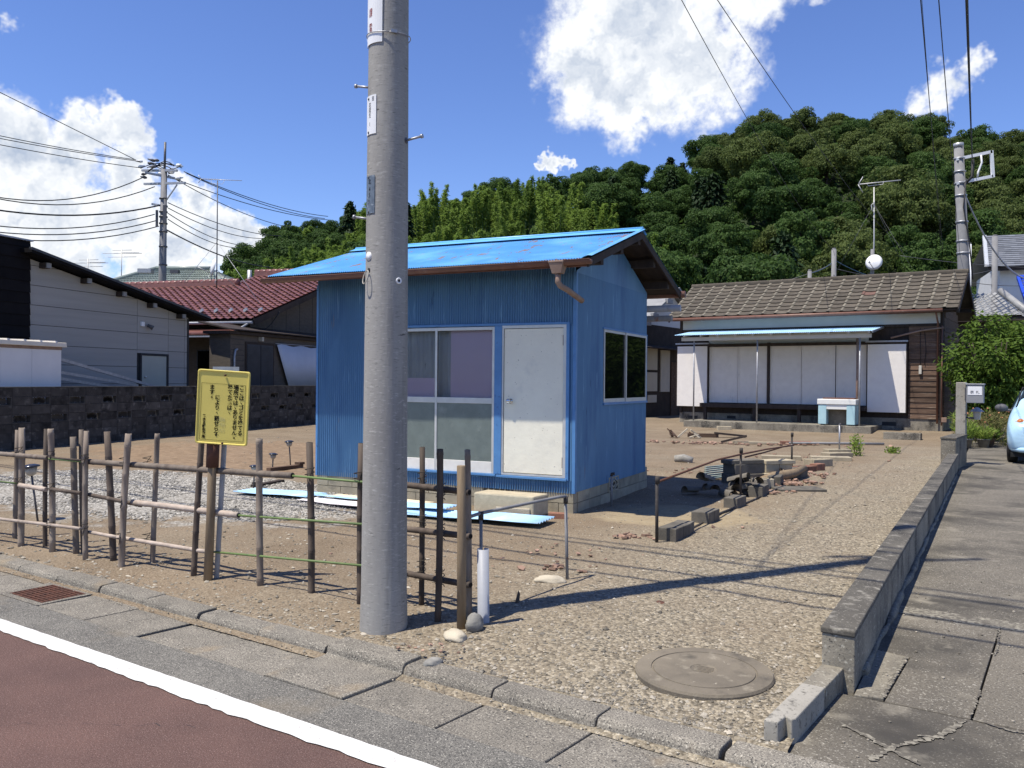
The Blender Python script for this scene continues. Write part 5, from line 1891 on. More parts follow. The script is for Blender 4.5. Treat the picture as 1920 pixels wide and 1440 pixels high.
def build_back_house():
    """dark house between shed and timber house, only its right-hand gable side shows"""
    t = thing('gabled_house', 'shaded house with white gable seen between shed and timber house', 'house', (5.76, 34.556, 0), LOT.rz)
    obj('lower_wall', MB().box(-7, 0, -1.6, 4.2, -.1, 3.9), M['timber_dark'], t)
    mb = MB()
    mb.prism([(.01, -1.6, 3.9), (.01, 4.2, 3.9), (.01, 1.3, 5.35)], (-7.02, 0, 0))
    obj('gable_wall', mb, M['wall_white'], t)
    for y0, y1, z0, z1 in ((-.95, .08, 2.1, 2.95), (-.95, .08, 1.25, 2.0), (.42, 1.28, 1.22, 2.92)):
        obj('shutter_panel', MB().box(.0, .05, y0, y1, z0, z1), M['wall_cream'], t)
    obj('side_door', MB().box(.0, .04, 1.45, 2.15, .15, 2.45), M['timber_brown'], t)
    obj('box_panel', MB().box(.0, .045, -.7, .05, .8, 1.1), M['wall_cream'], t)
    for s, (y0, z0) in ((1, (-2.1, 3.72)), (-1, (4.7, 3.72))):
        mb = MB()
        mb.hexa([(-7.4, y0, z0), (.45, y0, z0), (.45, 1.3, 5.42), (-7.4, 1.3, 5.42), (-7.4, y0, z0 + .1), (.45, y0, z0 + .1), (.45, 1.3, 5.52), (-7.4, 1.3, 5.52)])
        obj('roof_slope', mb, M['tile_silver'], t)
    for i in range(5):
        y = -2.0 + i * .66
        obj('verge_tile', MB().box(.40, .52, y, y + .5, 3.78 + i * .33, 3.95 + i * .33), M['tile_silver'], t)
    obj('canopy', MB().hexa([(0, -2.4, 3.05), (.7, -2.4, 2.9), (.7, 2.6, 2.9), (0, 2.6, 3.05), (0, -2.4, 3.10), (.7, -2.4, 2.94), (.7, 2.6, 2.94), (0, 2.6, 3.10)]), M['timber_dark'], t)
    obj('rear_gutter', MB().tube([(-7, 4.75, 3.75), (.6, 4.75, 3.75)], .06, 8), M['gutter_brown'], t)
    # bundle of pipes hung under the shed's rear eave
    b = thing('stored_pipes', 'grey pipes stored under the rear eave of the blue shed', 'pipes', SHED(.1, 3.05, 2.60), SHED.rz)
    obj('pipe', MB().tube([(-2.5, 0, .08), (.32, 0, .08)], .05, 10), M['pvc_shaded'], b)
    obj('pipe', MB().tube([(-2.5, .05, -.06), (.18, .05, -.06)], .045, 10), M['pipe_grey'], b)


build_back_house()

# ------------------------------------------------------------------ left neighbours


def tiled_slope(mb, a, b, c, d, ncol, nrow, amp, step, seg=4):
    """wavy stepped tile field on the quad a(eave left) b(eave right) c(top right) d(top left)"""
    a, b, c, d = map(Vector, (a, b, c, d))
    nrm = (b - a).cross(d - a).normalized()
    if nrm.z < 0:
        nrm = -nrm
    for r in range(nrow):
        e0l, e0r = a.lerp(d, r / nrow), b.lerp(c, r / nrow)
        e1l, e1r = a.lerp(d, (r + 1.06) / nrow), b.lerp(c, (r + 1.06) / nrow)
        for k in range(ncol):
            vs = []
            for i in range(seg + 1):
                s = (k + i / seg) / ncol
                h = amp * (math.cos(2 * math.pi * i / seg))
                p0, p1 = e0l.lerp(e0r, s), e1l.lerp(e1r, s)
                vs += [p0 + nrm * (h + step - .02), p0 + nrm * (h + step), p1 + nrm * h]
            fs = []
            for i in range(seg):
                fs += [(3 * i + 1, 3 * i + 4, 3 * i + 5, 3 * i + 2), (3 * i, 3 * i + 3, 3 * i + 4, 3 * i + 1)]
            mb.add(vs, fs, False)


def build_block_wall():
    t = thing('block_wall', 'dark weathered concrete block wall with fan-shaped vent blocks along the left lot line', 'wall', BW(0, 0, 0), BW.rz)
    pl, ph = .49, .19
    top = 1.37
    blk = MB().box(0, .12, .005, pl - .005, .004, ph - .004).mesh('block')
    blk.materials.append(M['cmu'])
    # vent block: frame, half-round and spokes
    mb = MB()
    y0, y1 = .005, pl - .005
    mb.box(0, .12, y0, y1, .004, .022)
    mb.box(0, .12, y0, y1, ph - .022, ph - .004)
    mb.box(0, .12, y0, y0 + .022, .022, ph - .022)
    mb.box(0, .12, y1 - .022, y1, .022, ph - .022)
    cy = pl / 2
    prev = None
    for k in range(13):
        a = math.pi * k / 12
        p = (cy + .13 * math.cos(a), .02 + .10 * math.sin(a))
        if prev:
            mb.bar((.05, prev[0], prev[1]), (.05, p[0], p[1]), .10, .018, up=(1, 0, 0))
        prev = p
    for k in (45, 90, 135):
        a = R(k)
        mb.bar((.05, cy + .035 * math.cos(a), .02 + .03 * math.sin(a)), (.05, cy + .21 * math.cos(a) * (1 if k != 90 else 0), .02 + (.165 if k != 90 else .14) * math.sin(a)), .10, .018, up=(1, 0, 0))
    vent = mb.mesh('vent_block')
    vent.materials.append(M['cmu_vent'])
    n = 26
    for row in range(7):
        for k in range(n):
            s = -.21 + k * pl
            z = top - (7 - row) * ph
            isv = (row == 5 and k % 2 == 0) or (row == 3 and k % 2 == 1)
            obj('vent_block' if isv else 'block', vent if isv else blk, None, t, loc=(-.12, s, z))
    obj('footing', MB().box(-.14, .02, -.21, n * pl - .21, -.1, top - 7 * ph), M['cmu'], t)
    obj('coping', MB().box(-.128, .008, -.21, n * pl - .21, top, top + .018), M['wall_cap'], t)
    core = MB()
    for row in range(7):
        if row in (3, 5):
            continue
        z = top - (7 - row) * ph
        core.box(-.112, -.008, -.2, n * pl - .22, z, z + ph)
    obj('mortar_core', core, M['joint_dark'], t)
    mb = MB()
    mb.box(-.12, 0, -9, -.22, -.1, top)
    mb.box(-.12, 0, n * pl - .2, 24, -.1, top)
    tag(obj('block_run', mb, M['cmu'], t), kind='stuff')


build_block_wall()


def build_left_house():
    t = thing('grey_sided_house', 'house with grey panel siding, dark sloping eave and a black clad front', 'house', BW(-1.6, 0, 0), BW.rz)
    # local: x = 0 is the visible side wall, y along it
    zr = lambda y: 4.41 - (y - 2.16) * .1766
    Y0, Y1 = 2.16, 7.76
    obj('wall_core', MB().prism([(-.03, Y0, -.1), (-.03, Y1, -.1), (-.03, Y1, zr(Y1) - .05), (-.03, Y0, zr(Y0) - .05)], (-7, 0, 0)), M['joint_dark'], t)
    ys = [Y0, 5.67, 6.90, 7.60, Y1]
    zs = [-.1, .505] + [.505 + .465 * k for k in range(1, 10)]
    for ya, yb in zip(ys[:-1], ys[1:]):
        for za, zb in zip(zs[:-1], zs[1:]):
            poly = [(ya + .006, za + .006), (yb - .006, za + .006), (yb - .006, zb - .006), (ya + .006, zb - .006)]
            # below the eave line: z <= zr(y) - .04
            poly = clip_poly(poly, .1766, 1, 4.41 - .04 + 2.16 * .1766)
            if len(poly) < 3:
                continue
            if ya > 5.6 and yb < 6.95 and za < 2.25:        # door opening
                if za < 1.9:
                    continue
                poly = clip_poly(poly, 0, -1, -2.28)
                if len(poly) < 3:
                    continue
            obj('siding_panel', MB().prism([(0, y, z) for y, z in poly], (-.03, 0, 0)), M['siding_grey'], t)
    fr = MB()
    for b in ((5.77, 5.83, .0, 2.28), (6.83, 6.895, .0, 2.28), (5.83, 6.83, 2.22, 2.28)):
        fr.box(-.03, .03, b[0], b[1], b[2], b[3])
    obj('door_frame', fr, M['joint_dark'], t)
    d = obj('door', MB().box(-.03, .012, 5.84, 6.82, .0, 2.215), M['door_greygreen'], t)
    obj('door_knob', MB().ball((.04, 5.96, 1.62), .03, .03, .03, 10, 6), M['chrome'], d)
    # roof slab, verge, purlin ends
    mb = MB()
    mb.prism([(.40, 1.85, zr(1.85)), (.40, 8.25, zr(8.25)), (.40, 8.25, zr(8.25) + .10), (.40, 1.85, zr(1.85) + .10)], (-8, 0, 0))
    obj('roof_slab', mb, M['siding_black'], t)
    obj('verge_flashing', MB().prism([(.42, 1.85, zr(1.85) + .06), (.42, 8.25, zr(8.25) + .06), (.42, 8.25, zr(8.25) + .12), (.42, 1.85, zr(1.85) + .12)], (-.10, 0, 0)), M['shutter_dark'], t)
    for y in (2.5, 3.75, 4.95, 6.1, 7.3):
        o = obj('purlin', MB().box(-.2, .20, y - .07, y + .07, zr(y) - .17, zr(y) - .04), M['timber_dark'], t)
        obj('purlin_cap', MB().box(.2005, .24, y - .062, y + .062, zr(y) - .165, zr(y) - .045), M['mailbox_grey'], o)
    # security lamp
    c = obj('wall_lamp', MB().box(.0, .05, 5.78, 5.90, 3.02, 3.14), M['plate_white'], t)
    obj('lamp_head', MB().tube([(.05, 6.0, 3.06), (.16, 6.1, 2.98)], [.035, .07], 10), M['plastic_dark'], c)
    # black clad volume in front, planks one by one
    z = -.1
    k = 0
    obj('front_core', MB().box(-7.5, .03, -3.2, 2.13, -.1, 4.74), M['siding_black'], t)
    while z < 4.74:
        zz = min(z + .262, 4.76)
        obj('black_plank', MB().hexa([(.03, -3.2, z), (.066, -3.2, z), (.066, 2.14, z), (.03, 2.14, z), (.03, -3.2, zz - .004), (.046, -3.2, zz - .004), (.046, 2.14, zz - .004), (.03, 2.14, zz - .004)]), M['siding_black'], t)
        z = zz
    obj('parapet_cap', MB().box(-7.5, .10, -3.2, 2.18, 4.765, 4.80), M['galv'], t)
    obj('corner_strip', MB().box(0, .02, Y1 - .05, Y1 + .012, -.1, 3.35), M['joint_dark'], t)


build_left_house()


def build_storage():
    t = thing('storage_shed', 'white storage cabinet with beige eave behind the block wall', 'storage shed', BW(-.45, 0, 0), BW.rz)
    zz = lambda y: 2.24 + .0 * y
    for k in range(3):
        y0 = -.42 + k * .80
        obj('side_panel', MB().box(-1.4, 0, y0 + .003, y0 + .797, 0, 2.215), M['storage_white'], t)
    obj('eave_band', MB().box(-1.42, .012, -.45, 1.99, 2.216, 2.28), M['hopper_brown'], t)
    mb = MB()
    mb.hexa([(-1.45, -.5, 2.281), (.07, -.5, 2.281), (.07, 2.08, 2.281), (-1.45, 2.08, 2.281), (-1.45, -.5, 2.43), (.05, -.5, 2.385), (.05, 2.08, 2.385), (-1.45, 2.08, 2.43)])
    obj('roof', mb, M['storage_roof'], t, bevel=.01)
    for k in range(6):
        y = -.3 + k * .42
        obj('roof_rib', MB().bar((-1.4, y, 2.445), (.04, y, 2.40), .05, .03), M['storage_white'], t)
    t = thing('carport_frame', 'folded grey aluminium frame leaning behind the block wall', 'metal frame', BW(-.75, 2.2, 0), BW.rz)
    for k, (z0, z1, y1) in enumerate(((2.02, 1.36, 3.2), (1.72, 1.40, 2.6), (1.58, 1.38, 1.6))):
        obj('strut', MB().bar((-.05 * k, .0, z0), (-.05 * k, y1, z1), .05, .07), M['galv'], t)


build_storage()


def build_red_house():
    t = thing('red_tile_house', 'house with glossy brick-red pantile roof behind the block wall', 'house', BW(0, 0, 0), BW.rz)
    k = .34
    zf = lambda s: 3.59 + (s - 11.0) * k
    xr, xm, xl = -1.55, -6.3, -13.0
    s1, s2 = 16.3, 18.0
    mb = MB()
    tiled_slope(mb, (xm, 11.0, zf(11)), (xr, 11.0, zf(11)), (xr, s2, zf(s2)), (xm, s2, zf(s2)), 16, 25, .028, .05)
    tiled_slope(mb, (xl, 11.0, zf(11)), (xm, 11.0, zf(11)), (xm, s1, zf(s1)), (xl, s1, zf(s1)), 22, 19, .028, .05)
    tag(obj('roof_tiles', mb, M['tile_brick'], t), kind='stuff')
    mb = MB()
    mb.prism([(xr - .03, 11.1, zf(11.1) - .06), (xr - .03, s2, zf(s2) - .06), (xr - .03, 2 * s2 - 11.1, zf(11.1) - .06), (xr - .03, 2 * s2 - 11.1, zf(11.1) - .16), (xr - .03, s2, zf(s2) - .16), (xr - .03, 11.1, zf(11.1) - .16)], (xm - xr, 0, 0))
    mb.prism([(xm - .03, 11.1, zf(11.1) - .06), (xm - .03, s1, zf(s1) - .06), (xm - .03, 2 * s1 - 11.1, zf(11.1) - .06), (xm - .03, 2 * s1 - 11.1, zf(11.1) - .16), (xm - .03, s1, zf(s1) - .16), (xm - .03, 11.1, zf(11.1) - .16)], (xl - xm, 0, 0))
    obj('roof_deck', mb, M['timber_dark'], t)
    for x0, x1, s in ((xm - .05, xr + .05, s2), (xl, xm + .25, s1)):
        r = obj('ridge', MB().box(x0, x1, s - .11, s + .11, zf(s) - .02, zf(s) + .16), M['tile_brick'], t)
        cap = MB()
        n = int((x1 - x0) / .28)
        for i in range(n):
            xx = x0 + (x1 - x0) * i / n
            cap.tube([(xx, s, zf(s) + .19), (xx + (x1 - x0) / n * 1.04, s, zf(s) + .175)], [.105, .095], 10)
        tag(obj('ridge_caps', cap, M['tile_brick'], r), kind='stuff')
        obj('ridge_end', MB().lathe([(.0001, .06), (.12, .05), (.16, 0), (.14, -.05)], 16), M['tile_brick'], r, loc=(x1 + .02, s, zf(s) + .13), rot=(0, R(90), 0))
    n = 7
    for i in range(n):                 # little snow guards along the eave
        x = xr - .35 - i * .6
        obj('snow_guard', MB().bar((x, 11.75, zf(11.75) + .08), (x + .16, 11.7, zf(11.7) + .17), .05, .10), M['galv'], t)
    obj('eave_gutter', MB().tube([(xl, 10.93, 3.47), (xr - .05, 10.93, 3.47)], .05, 8), M['galv'], t)
    obj('gable_board', MB().bar((xr - .02, 11.0, zf(11) - .10), (xr - .02, s2, zf(s2) - .10), .04, .20), M['timber_dark'], t)
    # walls: gable upper wall set back, lower wall nearer
    mb = MB()
    mb.prism([(-2.15, 11.6, -.1), (-2.15, 24.4, -.1), (-2.15, 24.4, 3.62), (-2.15, s2, 5.85), (-2.15, 11.6, 3.66)], (-4.1, 0, 0))
    obj('gable_wall', mb, M['siding_tan'], t)
    for i in range(9):
        s = 12.0 + i * .9
        obj('gable_joint', MB().box(-2.15, -2.144, s, s + .015, 3.1, min(5.7, zf(s) - .2)), M['joint_dark'], t)
    obj('front_wall', MB().box(-12.5, -2.2, 11.65, 12.0, -.1, 3.6), M['timber_dark'], t)
    obj('lower_wall', MB().box(-2.1, -1.32, 9.4, 24, -.1, 3.0), M['siding_tan'], t)
    obj('lower_fascia', MB().box(-2.2, -1.2, 9.2, 24, 3.005, 3.10), M['timber_dark'], t)
    mb = MB()
    mb.hexa([(-2.3, 9.1, 3.35), (-1.1, 9.1, 3.12), (-1.1, 24, 3.12), (-2.3, 24, 3.35), (-2.3, 9.1, 3.40), (-1.1, 9.1, 3.16), (-1.1, 24, 3.16), (-2.3, 24, 3.40)])
    obj('pent_roof', mb, M['timber_dark'], t)
    for i in range(16):
        z = .3 + i * .17
        obj('wall_groove', MB().box(-1.32, -1.316, 9.42, 10.1, z, z + .012), M['joint_dark'], t)
    # shuttered window, dark
    w = obj('window', MB().box(-1.32, -1.29, 10.15, 11.75, .9, 2.80), M['timber_dark'], t)
    for y0, y1 in ((10.22, 10.94), (10.97, 11.68)):
        p = obj('shutter_leaf', MB().box(-1.29, -1.275, y0, y1, .95, 2.72), M['shutter_dark'], w)
    sl = MB()
    for i in range(30):
        z = .98 + i * .057
        sl.box(-1.275, -1.262, 10.24, 10.92, z, z + .03)
        sl.box(-1.275, -1.262, 10.99, 11.66, z, z + .03)
    tag(obj('slats', sl, M['shutter_dark'], w), kind='stuff')
    # windows of the recessed porch
    for x0, x1 in ((-3.4, -2.75), (-4.3, -3.5)):
        w = obj('porch_window', MB().box(x0, x1, 11.60, 11.65, .9, 2.6), M['shutter_dark'], t)
        obj('pane', MB().box(x0 + .05, x1 - .05, 11.585, 11.598, .95, 2.55), M['glass_dark'], w)
    obj('porch_roof', MB().hexa([(-9, 10.3, 3.05), (-2.2, 10.3, 3.05), (-2.2, 11.7, 3.30), (-9, 11.7, 3.30), (-9, 10.3, 3.11), (-2.2, 10.3, 3.11), (-2.2, 11.7, 3.36), (-9, 11.7, 3.36)]), M['tile_brick'], t)
    obj('porch_rail', MB().bar((-8, 10.25, 2.98), (-2.15, 10.25, 2.98), .04, .05), M['galv'], t)
    obj('wall_lamp', MB().box(-1.32, -1.18, 10.9, 11.0, 2.84, 2.98), M['solar_shade'], t)
    obj('gable_cable', MB().tube([(-1.5, 12.4, 3.95), (-1.7, 12.2, 3.5), (-1.75, 11.7, 3.2), (-1.8, 10.9, 3.15)], .018, 6), M['cable'], t)
    # eave downpipe with white elbow
    obj('downpipe', MB().tube([(-1.75, 10.93, 3.44), (-2.05, 10.6, 3.14), (-2.1, 10.55, 3.05), (-2.0, 10.9, 2.9), (-1.5, 10.2, 2.62), (-1.28, 9.6, 2.5), (-1.28, 9.55, 2.3), (-1.28, 9.55, .3)], .035, 8), M['galv'], t)
    # white sheet hung on the wall
    sh = thing('hanging_sheet', 'plain white sheet hung over the wall of the red-roofed house', 'sheet', BW(-1.2, 0, 0), BW.rz)
    mb = MB()
    n = 14
    vs = []
    for i in range(n + 1):
        f = i / n
        top = 2.76 + .03 * math.sin(f * 17)
        vs += [(.02 * math.sin(f * 9), 11.80 + 3.4 * f, top), (.03 * math.sin(f * 7), 12.60 + 2.6 * f, 1.2)]
    mb.add(vs, [(2 * i, 2 * i + 1, 2 * i + 3, 2 * i + 2) for i in range(n)], True)
    o = obj('cloth', mb, M['sheet_white'], sh)
    o.modifiers.new('s', 'SOLIDIFY').thickness = .004
    obj('hanging_rod', MB().tube([(.0, 11.7, 2.80), (.0, 15.3, 2.82)], .012, 6), M['galv'], sh)
    # antenna and dish on the red roof
    a = thing('tv_antenna', 'tall thin roof antenna with long boom above the red tiled roof', 'antenna', (-8.99, 26.1, 4.35), 0)
    obj('mast', MB().tube([(0, 0, 0), (.0, 0, 3.25)], .017, 6), M['steel_dark'], a)
    obj('boom', MB().tube([(-.50, 0, 3.30), (.74, 0, 3.26)], .010, 6), M['antenna'], a)
    for i in range(9):
        x = -.45 + i * .06
        obj('element', MB().tube([(x, -.12, 3.30 - .02 * i / 9), (x, .12, 3.30 - .02 * i / 9)], .005, 4), M['antenna'], a)
    for s_ in (1, -1):
        obj('reflector_arm', MB().tube([(-.50, 0, 3.30), (-.58, 0, 3.30 + s_ * .12)], .010, 5), M['antenna'], a)
    obj('boom_brace', MB().tube([(-.2, 0, 3.28), (-.18, 0, 3.16), (.15, 0, 3.15), (.22, 0, 3.27)], .006, 5), M['antenna'], a)
    for p in ((-.8, -.5, .1), (.5, .7, .0), (1.6, -1.0, -.55), (-.35, -.35, .12), (.1, -.45, .08)):
        obj('stay', MB().tube([(0, 0, .55 if abs(p[0]) < .6 else 1.4), p], .008, 4), M['galv'], a)
    d = thing('satellite_dish', 'white satellite dish on the antenna mast above the red roof', 'satellite dish', (-9.02, 26.0, 4.98), 0)
    obj('reflector', MB().lathe([(.0001, .03), (.1, .024), (.2, .0), (.27, -.05), (.275, -.045), (.2, .012), (.0001, .042)], 24), M['dish_white'], d, loc=(-.06, -.05, 0), rot=(R(80), 0, R(-62)))
    obj('feed_arm', MB().tube([(-.05, -.05, -.22), (-.42, -.25, -.05)], .012, 6), M['galv'], d)


build_red_house()


def build_green_house():
    t = thing('green_tile_house', 'far house with a grey-green tiled hip roof behind the red roof', 'house', (-23.0, 60, 0), 0)
    mb = MB()
    ze, zr = 6.6, 9.2
    tiled_slope(mb, (-8.2, -3.2, ze), (4.8, -3.2, ze + .2), (1.9, 0, zr), (-1.8, 0, zr), 34, 16, .03, .05)
    tiled_slope(mb, (4.8, -3.2, ze + .2), (7.6, 2.5, ze + .3), (1.9, 0, zr), (1.9, 0, zr), 22, 16, .03, .05)
    tag(obj('roof_tiles', mb, M['tile_green'], t), kind='stuff')
    mb = MB()
    tiled_slope(mb, (-6.2, -4.6, 6.6), (-3.3, -4.6, 6.6), (-3.3, -2.6, 8.0), (-3.9, -2.6, 8.0), 8, 9, .03, .05)
    tag(obj('porch_tiles', mb, M['tile_green'], t), kind='stuff')
    obj('ridge', MB().tube([(-1.9, 0, zr + .08), (2.0, 0, zr + .08)], .14, 8), M['tile_green'], t)
    obj('hip_ridge', MB().tube([(1.9, 0, zr + .05), (4.8, -3.2, ze + .25)], .14, 8), M['tile_green'], t)
    obj('hip_ridge', MB().tube([(-1.9, 0, zr + .05), (-8.2, -3.2, ze + .08)], .14, 8), M['tile_green'], t)
    obj('walls', MB().box(-7.3, 6.4, -2.4, 6, 0, 6.7), M['wall_cream'], t)
    obj('window', MB().box(-2.6, -.8, -2.46, -2.4, 4.6, 6.0), M['glass_dark'], t)
    obj('rear_roof', MB().add([(-8.2, 6.5, ze), (7.6, 6.5, ze), (1.9, 0, zr), (-1.8, 0, zr), (7.6, 2.5, ze + .3), (-8.2, -3.2, ze)], [(0, 1, 2, 3), (1, 4, 2), (5, 0, 3)]), M['tile_green'], t)
    obj('flue', MB().tube([(4.8, -.6, 7.0), (4.8, -.6, 9.1)], .16, 8), M['galv'], t)
    for nm, lb, x, z0, z1 in (('tv_antenna', 'taller of two distant spindly antennas against the clouds at left', -43.26, 11, 15.8), ('tv_antenna', 'shorter distant antenna far left against the clouds', -46.97, 11, 14.7)):
        a = thing(nm, lb, 'antenna', (x, 95, 0), 0)
        obj('mast', MB().tube([(0, 0, z0), (0, 0, z1)], .05, 5), M['antenna'], a)
        for k, (h, w) in enumerate(((.15, 1.0), (.5, 2.1), (.9, 1.5))):
            obj('boom', MB().tube([(-w, 0, z1 - h), (w, .3, z1 - h + .1)], .03, 4), M['antenna'], a)
        for i in range(7):
            obj('element', MB().tube([(.2 + i * .25, -.5, z1 - .48), (.2 + i * .25, .5, z1 - .30)], .025, 4), M['antenna'], a)
        obj('house_block', MB().box(-3, 3, 0, 6, 0, z0), M['wall_cream'], a)


build_green_house()


def build_far_pole():
    t = thing('utility_pole', 'distant concrete utility pole crowded with insulators and wires at left', 'utility pole', (-21.2, 52, 0), 0)
    obj('shaft', MB().tube([(-.15, 0, 0), (0, 0, 7.4), (.06, 0, 14.2)], [.27, .23, .17], 14), M['pole_far'], t)
    obj('top_rod', MB().tube([(.08, 0, 14.0), (.11, 0, 15.85)], .075, 8), M['steel_dark'], t)
    for z, x0, x1, y0, y1 in ((14.25, -1.5, 1.0, .5, -.4), (13.45, -1.4, 1.6, .6, -.7), (13.9, -.9, .9, -.5, .4), (12.15, -.75, .3, .2, -.1)):
        obj('cross_arm', MB().bar((x0, y0, z), (x1, y1, z - .2), .12, .12), M['galv'], t)
    obj('arm_brace', MB().bar((.1, 0, 12.2), (1.0, -.4, 13.2), .06, .06), M['galv'], t)
    rnd = random.Random(1)
    for i in range(16):
        x = rnd.uniform(-1.6, 1.1)
        z = 14.3 - .08 * x + rnd.uniform(-.7, .45)
        d = Vector((rnd.choice([-1, 1]) * .4, rnd.uniform(-.3, .3), rnd.uniform(-.1, .1)))
        o = obj('insulator', MB().tube([Vector((x, 0, z)), Vector((x, 0, z)) + d * .3, Vector((x, 0, z)) + d], [.05, .10, .03], 7), M['steel_dark' if i % 2 else 'plate_white'], t)
    for i in range(6):
        a = Vector((rnd.uniform(-1.7, -.3), 0, 14.4 + rnd.uniform(-.5, .2)))
        b = Vector((rnd.uniform(-.2, 1.2), 0, 14.2 + rnd.uniform(-.3, .4)))
        m_ = (a + b) / 2 + Vector((0, 0, rnd.choice([-.5, .6])))
        pts = [a * (1 - s) ** 2 + m_ * 2 * s * (1 - s) + b * s * s for s in [k / 10 for k in range(11)]]
        obj('jumper', MB().tube(pts, .028, 5), M['cable'], t)
    for z in (12.4, 11.6, 11.3, 10.9, 10.4, 9.5, 8.4):
        obj('band', MB().tube([(.03, 0, z), (.03, 0, z + .08)], .25, 12), M['steel_dark'], t)
    obj('spool_rack', MB().box(.12, .32, -.3, -.2, 10.9, 12.0), M['steel_dark'], t)
    obj('spool_rack', MB().box(-.32, -.2, -.3, -.2, 10.7, 11.7), M['steel_dark'], t)
    obj('transformer_box', MB().box(-1.3, -.5, -.5, .0, 7.9, 8.15), M['galv'], t)
    obj('cable_box', MB().box(.6, 1.1, -.4, -.1, 7.9, 8.1), M['steel_dark'], t)
    L_ = [((-22.85, 52, 14.76), (-27.53, 41.2, 16.61), .0, .022), ((-22.95, 52, 14.79), (-27.47, 41.2, 13.73), .12, .022), ((-22.5, 52, 14.67), (-27.63, 41.2, 13.59), .12, .022), ((-22.49, 52, 14.28), (-27.63, 41.2, 13.29), .12, .022),
          ((-22.36, 52, 13.74), (-27.65, 41.2, 10.9), 1.15, .03), ((-21.71, 52, 13.16), (-27.88, 41.2, 11.0), 1.15, .03), ((-21.38, 52, 12.04), (-27.99, 41.2, 10.2), .75, .045), ((-21.7, 52, 11.49), (-27.87, 41.2, 9.3), .75, .03),
          ((-21.53, 52, 11.13), (-27.92, 41.2, 9.0), .75, .03), ((-21.43, 52, 10.78), (-27.95, 41.2, 8.7), .75, .03)]
    names = ['steep topmost', 'second', 'third', 'fourth', 'fifth, sagging', 'sixth, sagging', 'thick seventh', 'eighth', 'ninth', 'lowest']
    for (a, b, s, r), nm in zip(L_, names):
        tag(obj('power_line', MB().tube(sag(a, b, s), r, 5), M['cable']), nm + ' wire running left from the distant utility pole', 'wire', 'wires left of the distant pole')
    R_ = [((-19.94, 52, 14.08), (-16.69, 77.3, 16.26)), ((-19.78, 52, 13.98), (-16.97, 77.3, 16.06)), ((-20.91, 52, 13.81), (-16.54, 77.3, 15.93)), ((-20.91, 52, 13.88), (-19.96, 77.3, 15.21)), ((-20.9, 52, 12.2), (-20.85, 77.3, 14.45)),
          ((-20.89, 52, 11.88), (-22.59, 77.3, 14.22)), ((-20.89, 52, 11.56), (-23.91, 77.3, 13.57)), ((-20.89, 52, 11.2), (-24.43, 77.3, 13.35)), ((-21.04, 52, 10.59), (-21.76, 77.3, 11.62))]
    names = ['topmost', 'second', 'third', 'fourth', 'fifth', 'sixth', 'seventh', 'eighth', 'thick lowest']
    for (a, b), nm in zip(R_, names):
        tag(obj('power_line', MB().tube(sag(a, b, .45), .045 if 'thick' in nm else .028, 5), M['cable']), nm + ' wire running right from the distant pole towards the hill', 'wire', 'wires right of the distant pole')


build_far_pole()

# ------------------------------------------------------------------ vegetation kit


def leaf_quad(mb, c, nrm, up, w, l, fold=.0):
    """one leaf: a kite of two triangles with a slight fold"""
    nrm = nrm.normalized()
    t = up - nrm * up.dot(nrm)
    if t.length < 1e-3:
        t = nrm.orthogonal()
    t.normalize()
    s = nrm.cross(t)
    mb.v += [tuple(c - t * l * .5), tuple(c + s * w * .5 + nrm * fold), tuple(c + t * l * .5), tuple(c - s * w * .5 + nrm * fold)]
    b = len(mb.v) - 4
    mb.f.append((b, b + 1, b + 2, b + 3))
    mb.sm.append(False)


def rdir(rnd):
    z = rnd.uniform(-1, 1)
    a = rnd.uniform(0, 2 * math.pi)
    r = math.sqrt(1 - z * z)
    return Vector((r * math.cos(a), r * math.sin(a), z))


def crown_broad(rnd, h, w, base, clumps=84, leaves=230, size=.225):
    mb = MB()
    cz = base + (h - base) * .5
    lobes = [(rnd.uniform(.75, 1.15), rdir(rnd)) for _ in range(7)]
    for i in range(clumps):
        d = rdir(rnd)
        d.z = d.z * .75 + .18
        d.normalize()
        k = rnd.uniform(.62, 1.0) if i % 4 else rnd.uniform(.2, .6)
        for q, ld in lobes:
            k *= 1 + .16 * (q - .95) * max(0, d.dot(ld)) * 5
        k = min(k, 1.04)
        c = Vector((d.x * w * .5 * k, d.y * w * .5 * k, cz + d.z * (h - base) * .5 * k))
        r = rnd.uniform(.07, .17) * w
        for _ in range(leaves):
            e = rdir(rnd)
            e.z = e.z * .8 + .25
            e.normalize()
            p = c + Vector((e.x, e.y, e.z * .72)) * r * rnd.uniform(.72, 1.05)
            n = (e * .8 + d * .3 + rdir(rnd) * .75)
            leaf_quad(mb, p, n, Vector((e.x, e.y, -.6)) + rdir(rnd) * .6, size * rnd.uniform(.6, 1.1), size * rnd.uniform(.8, 1.5))
    return mb


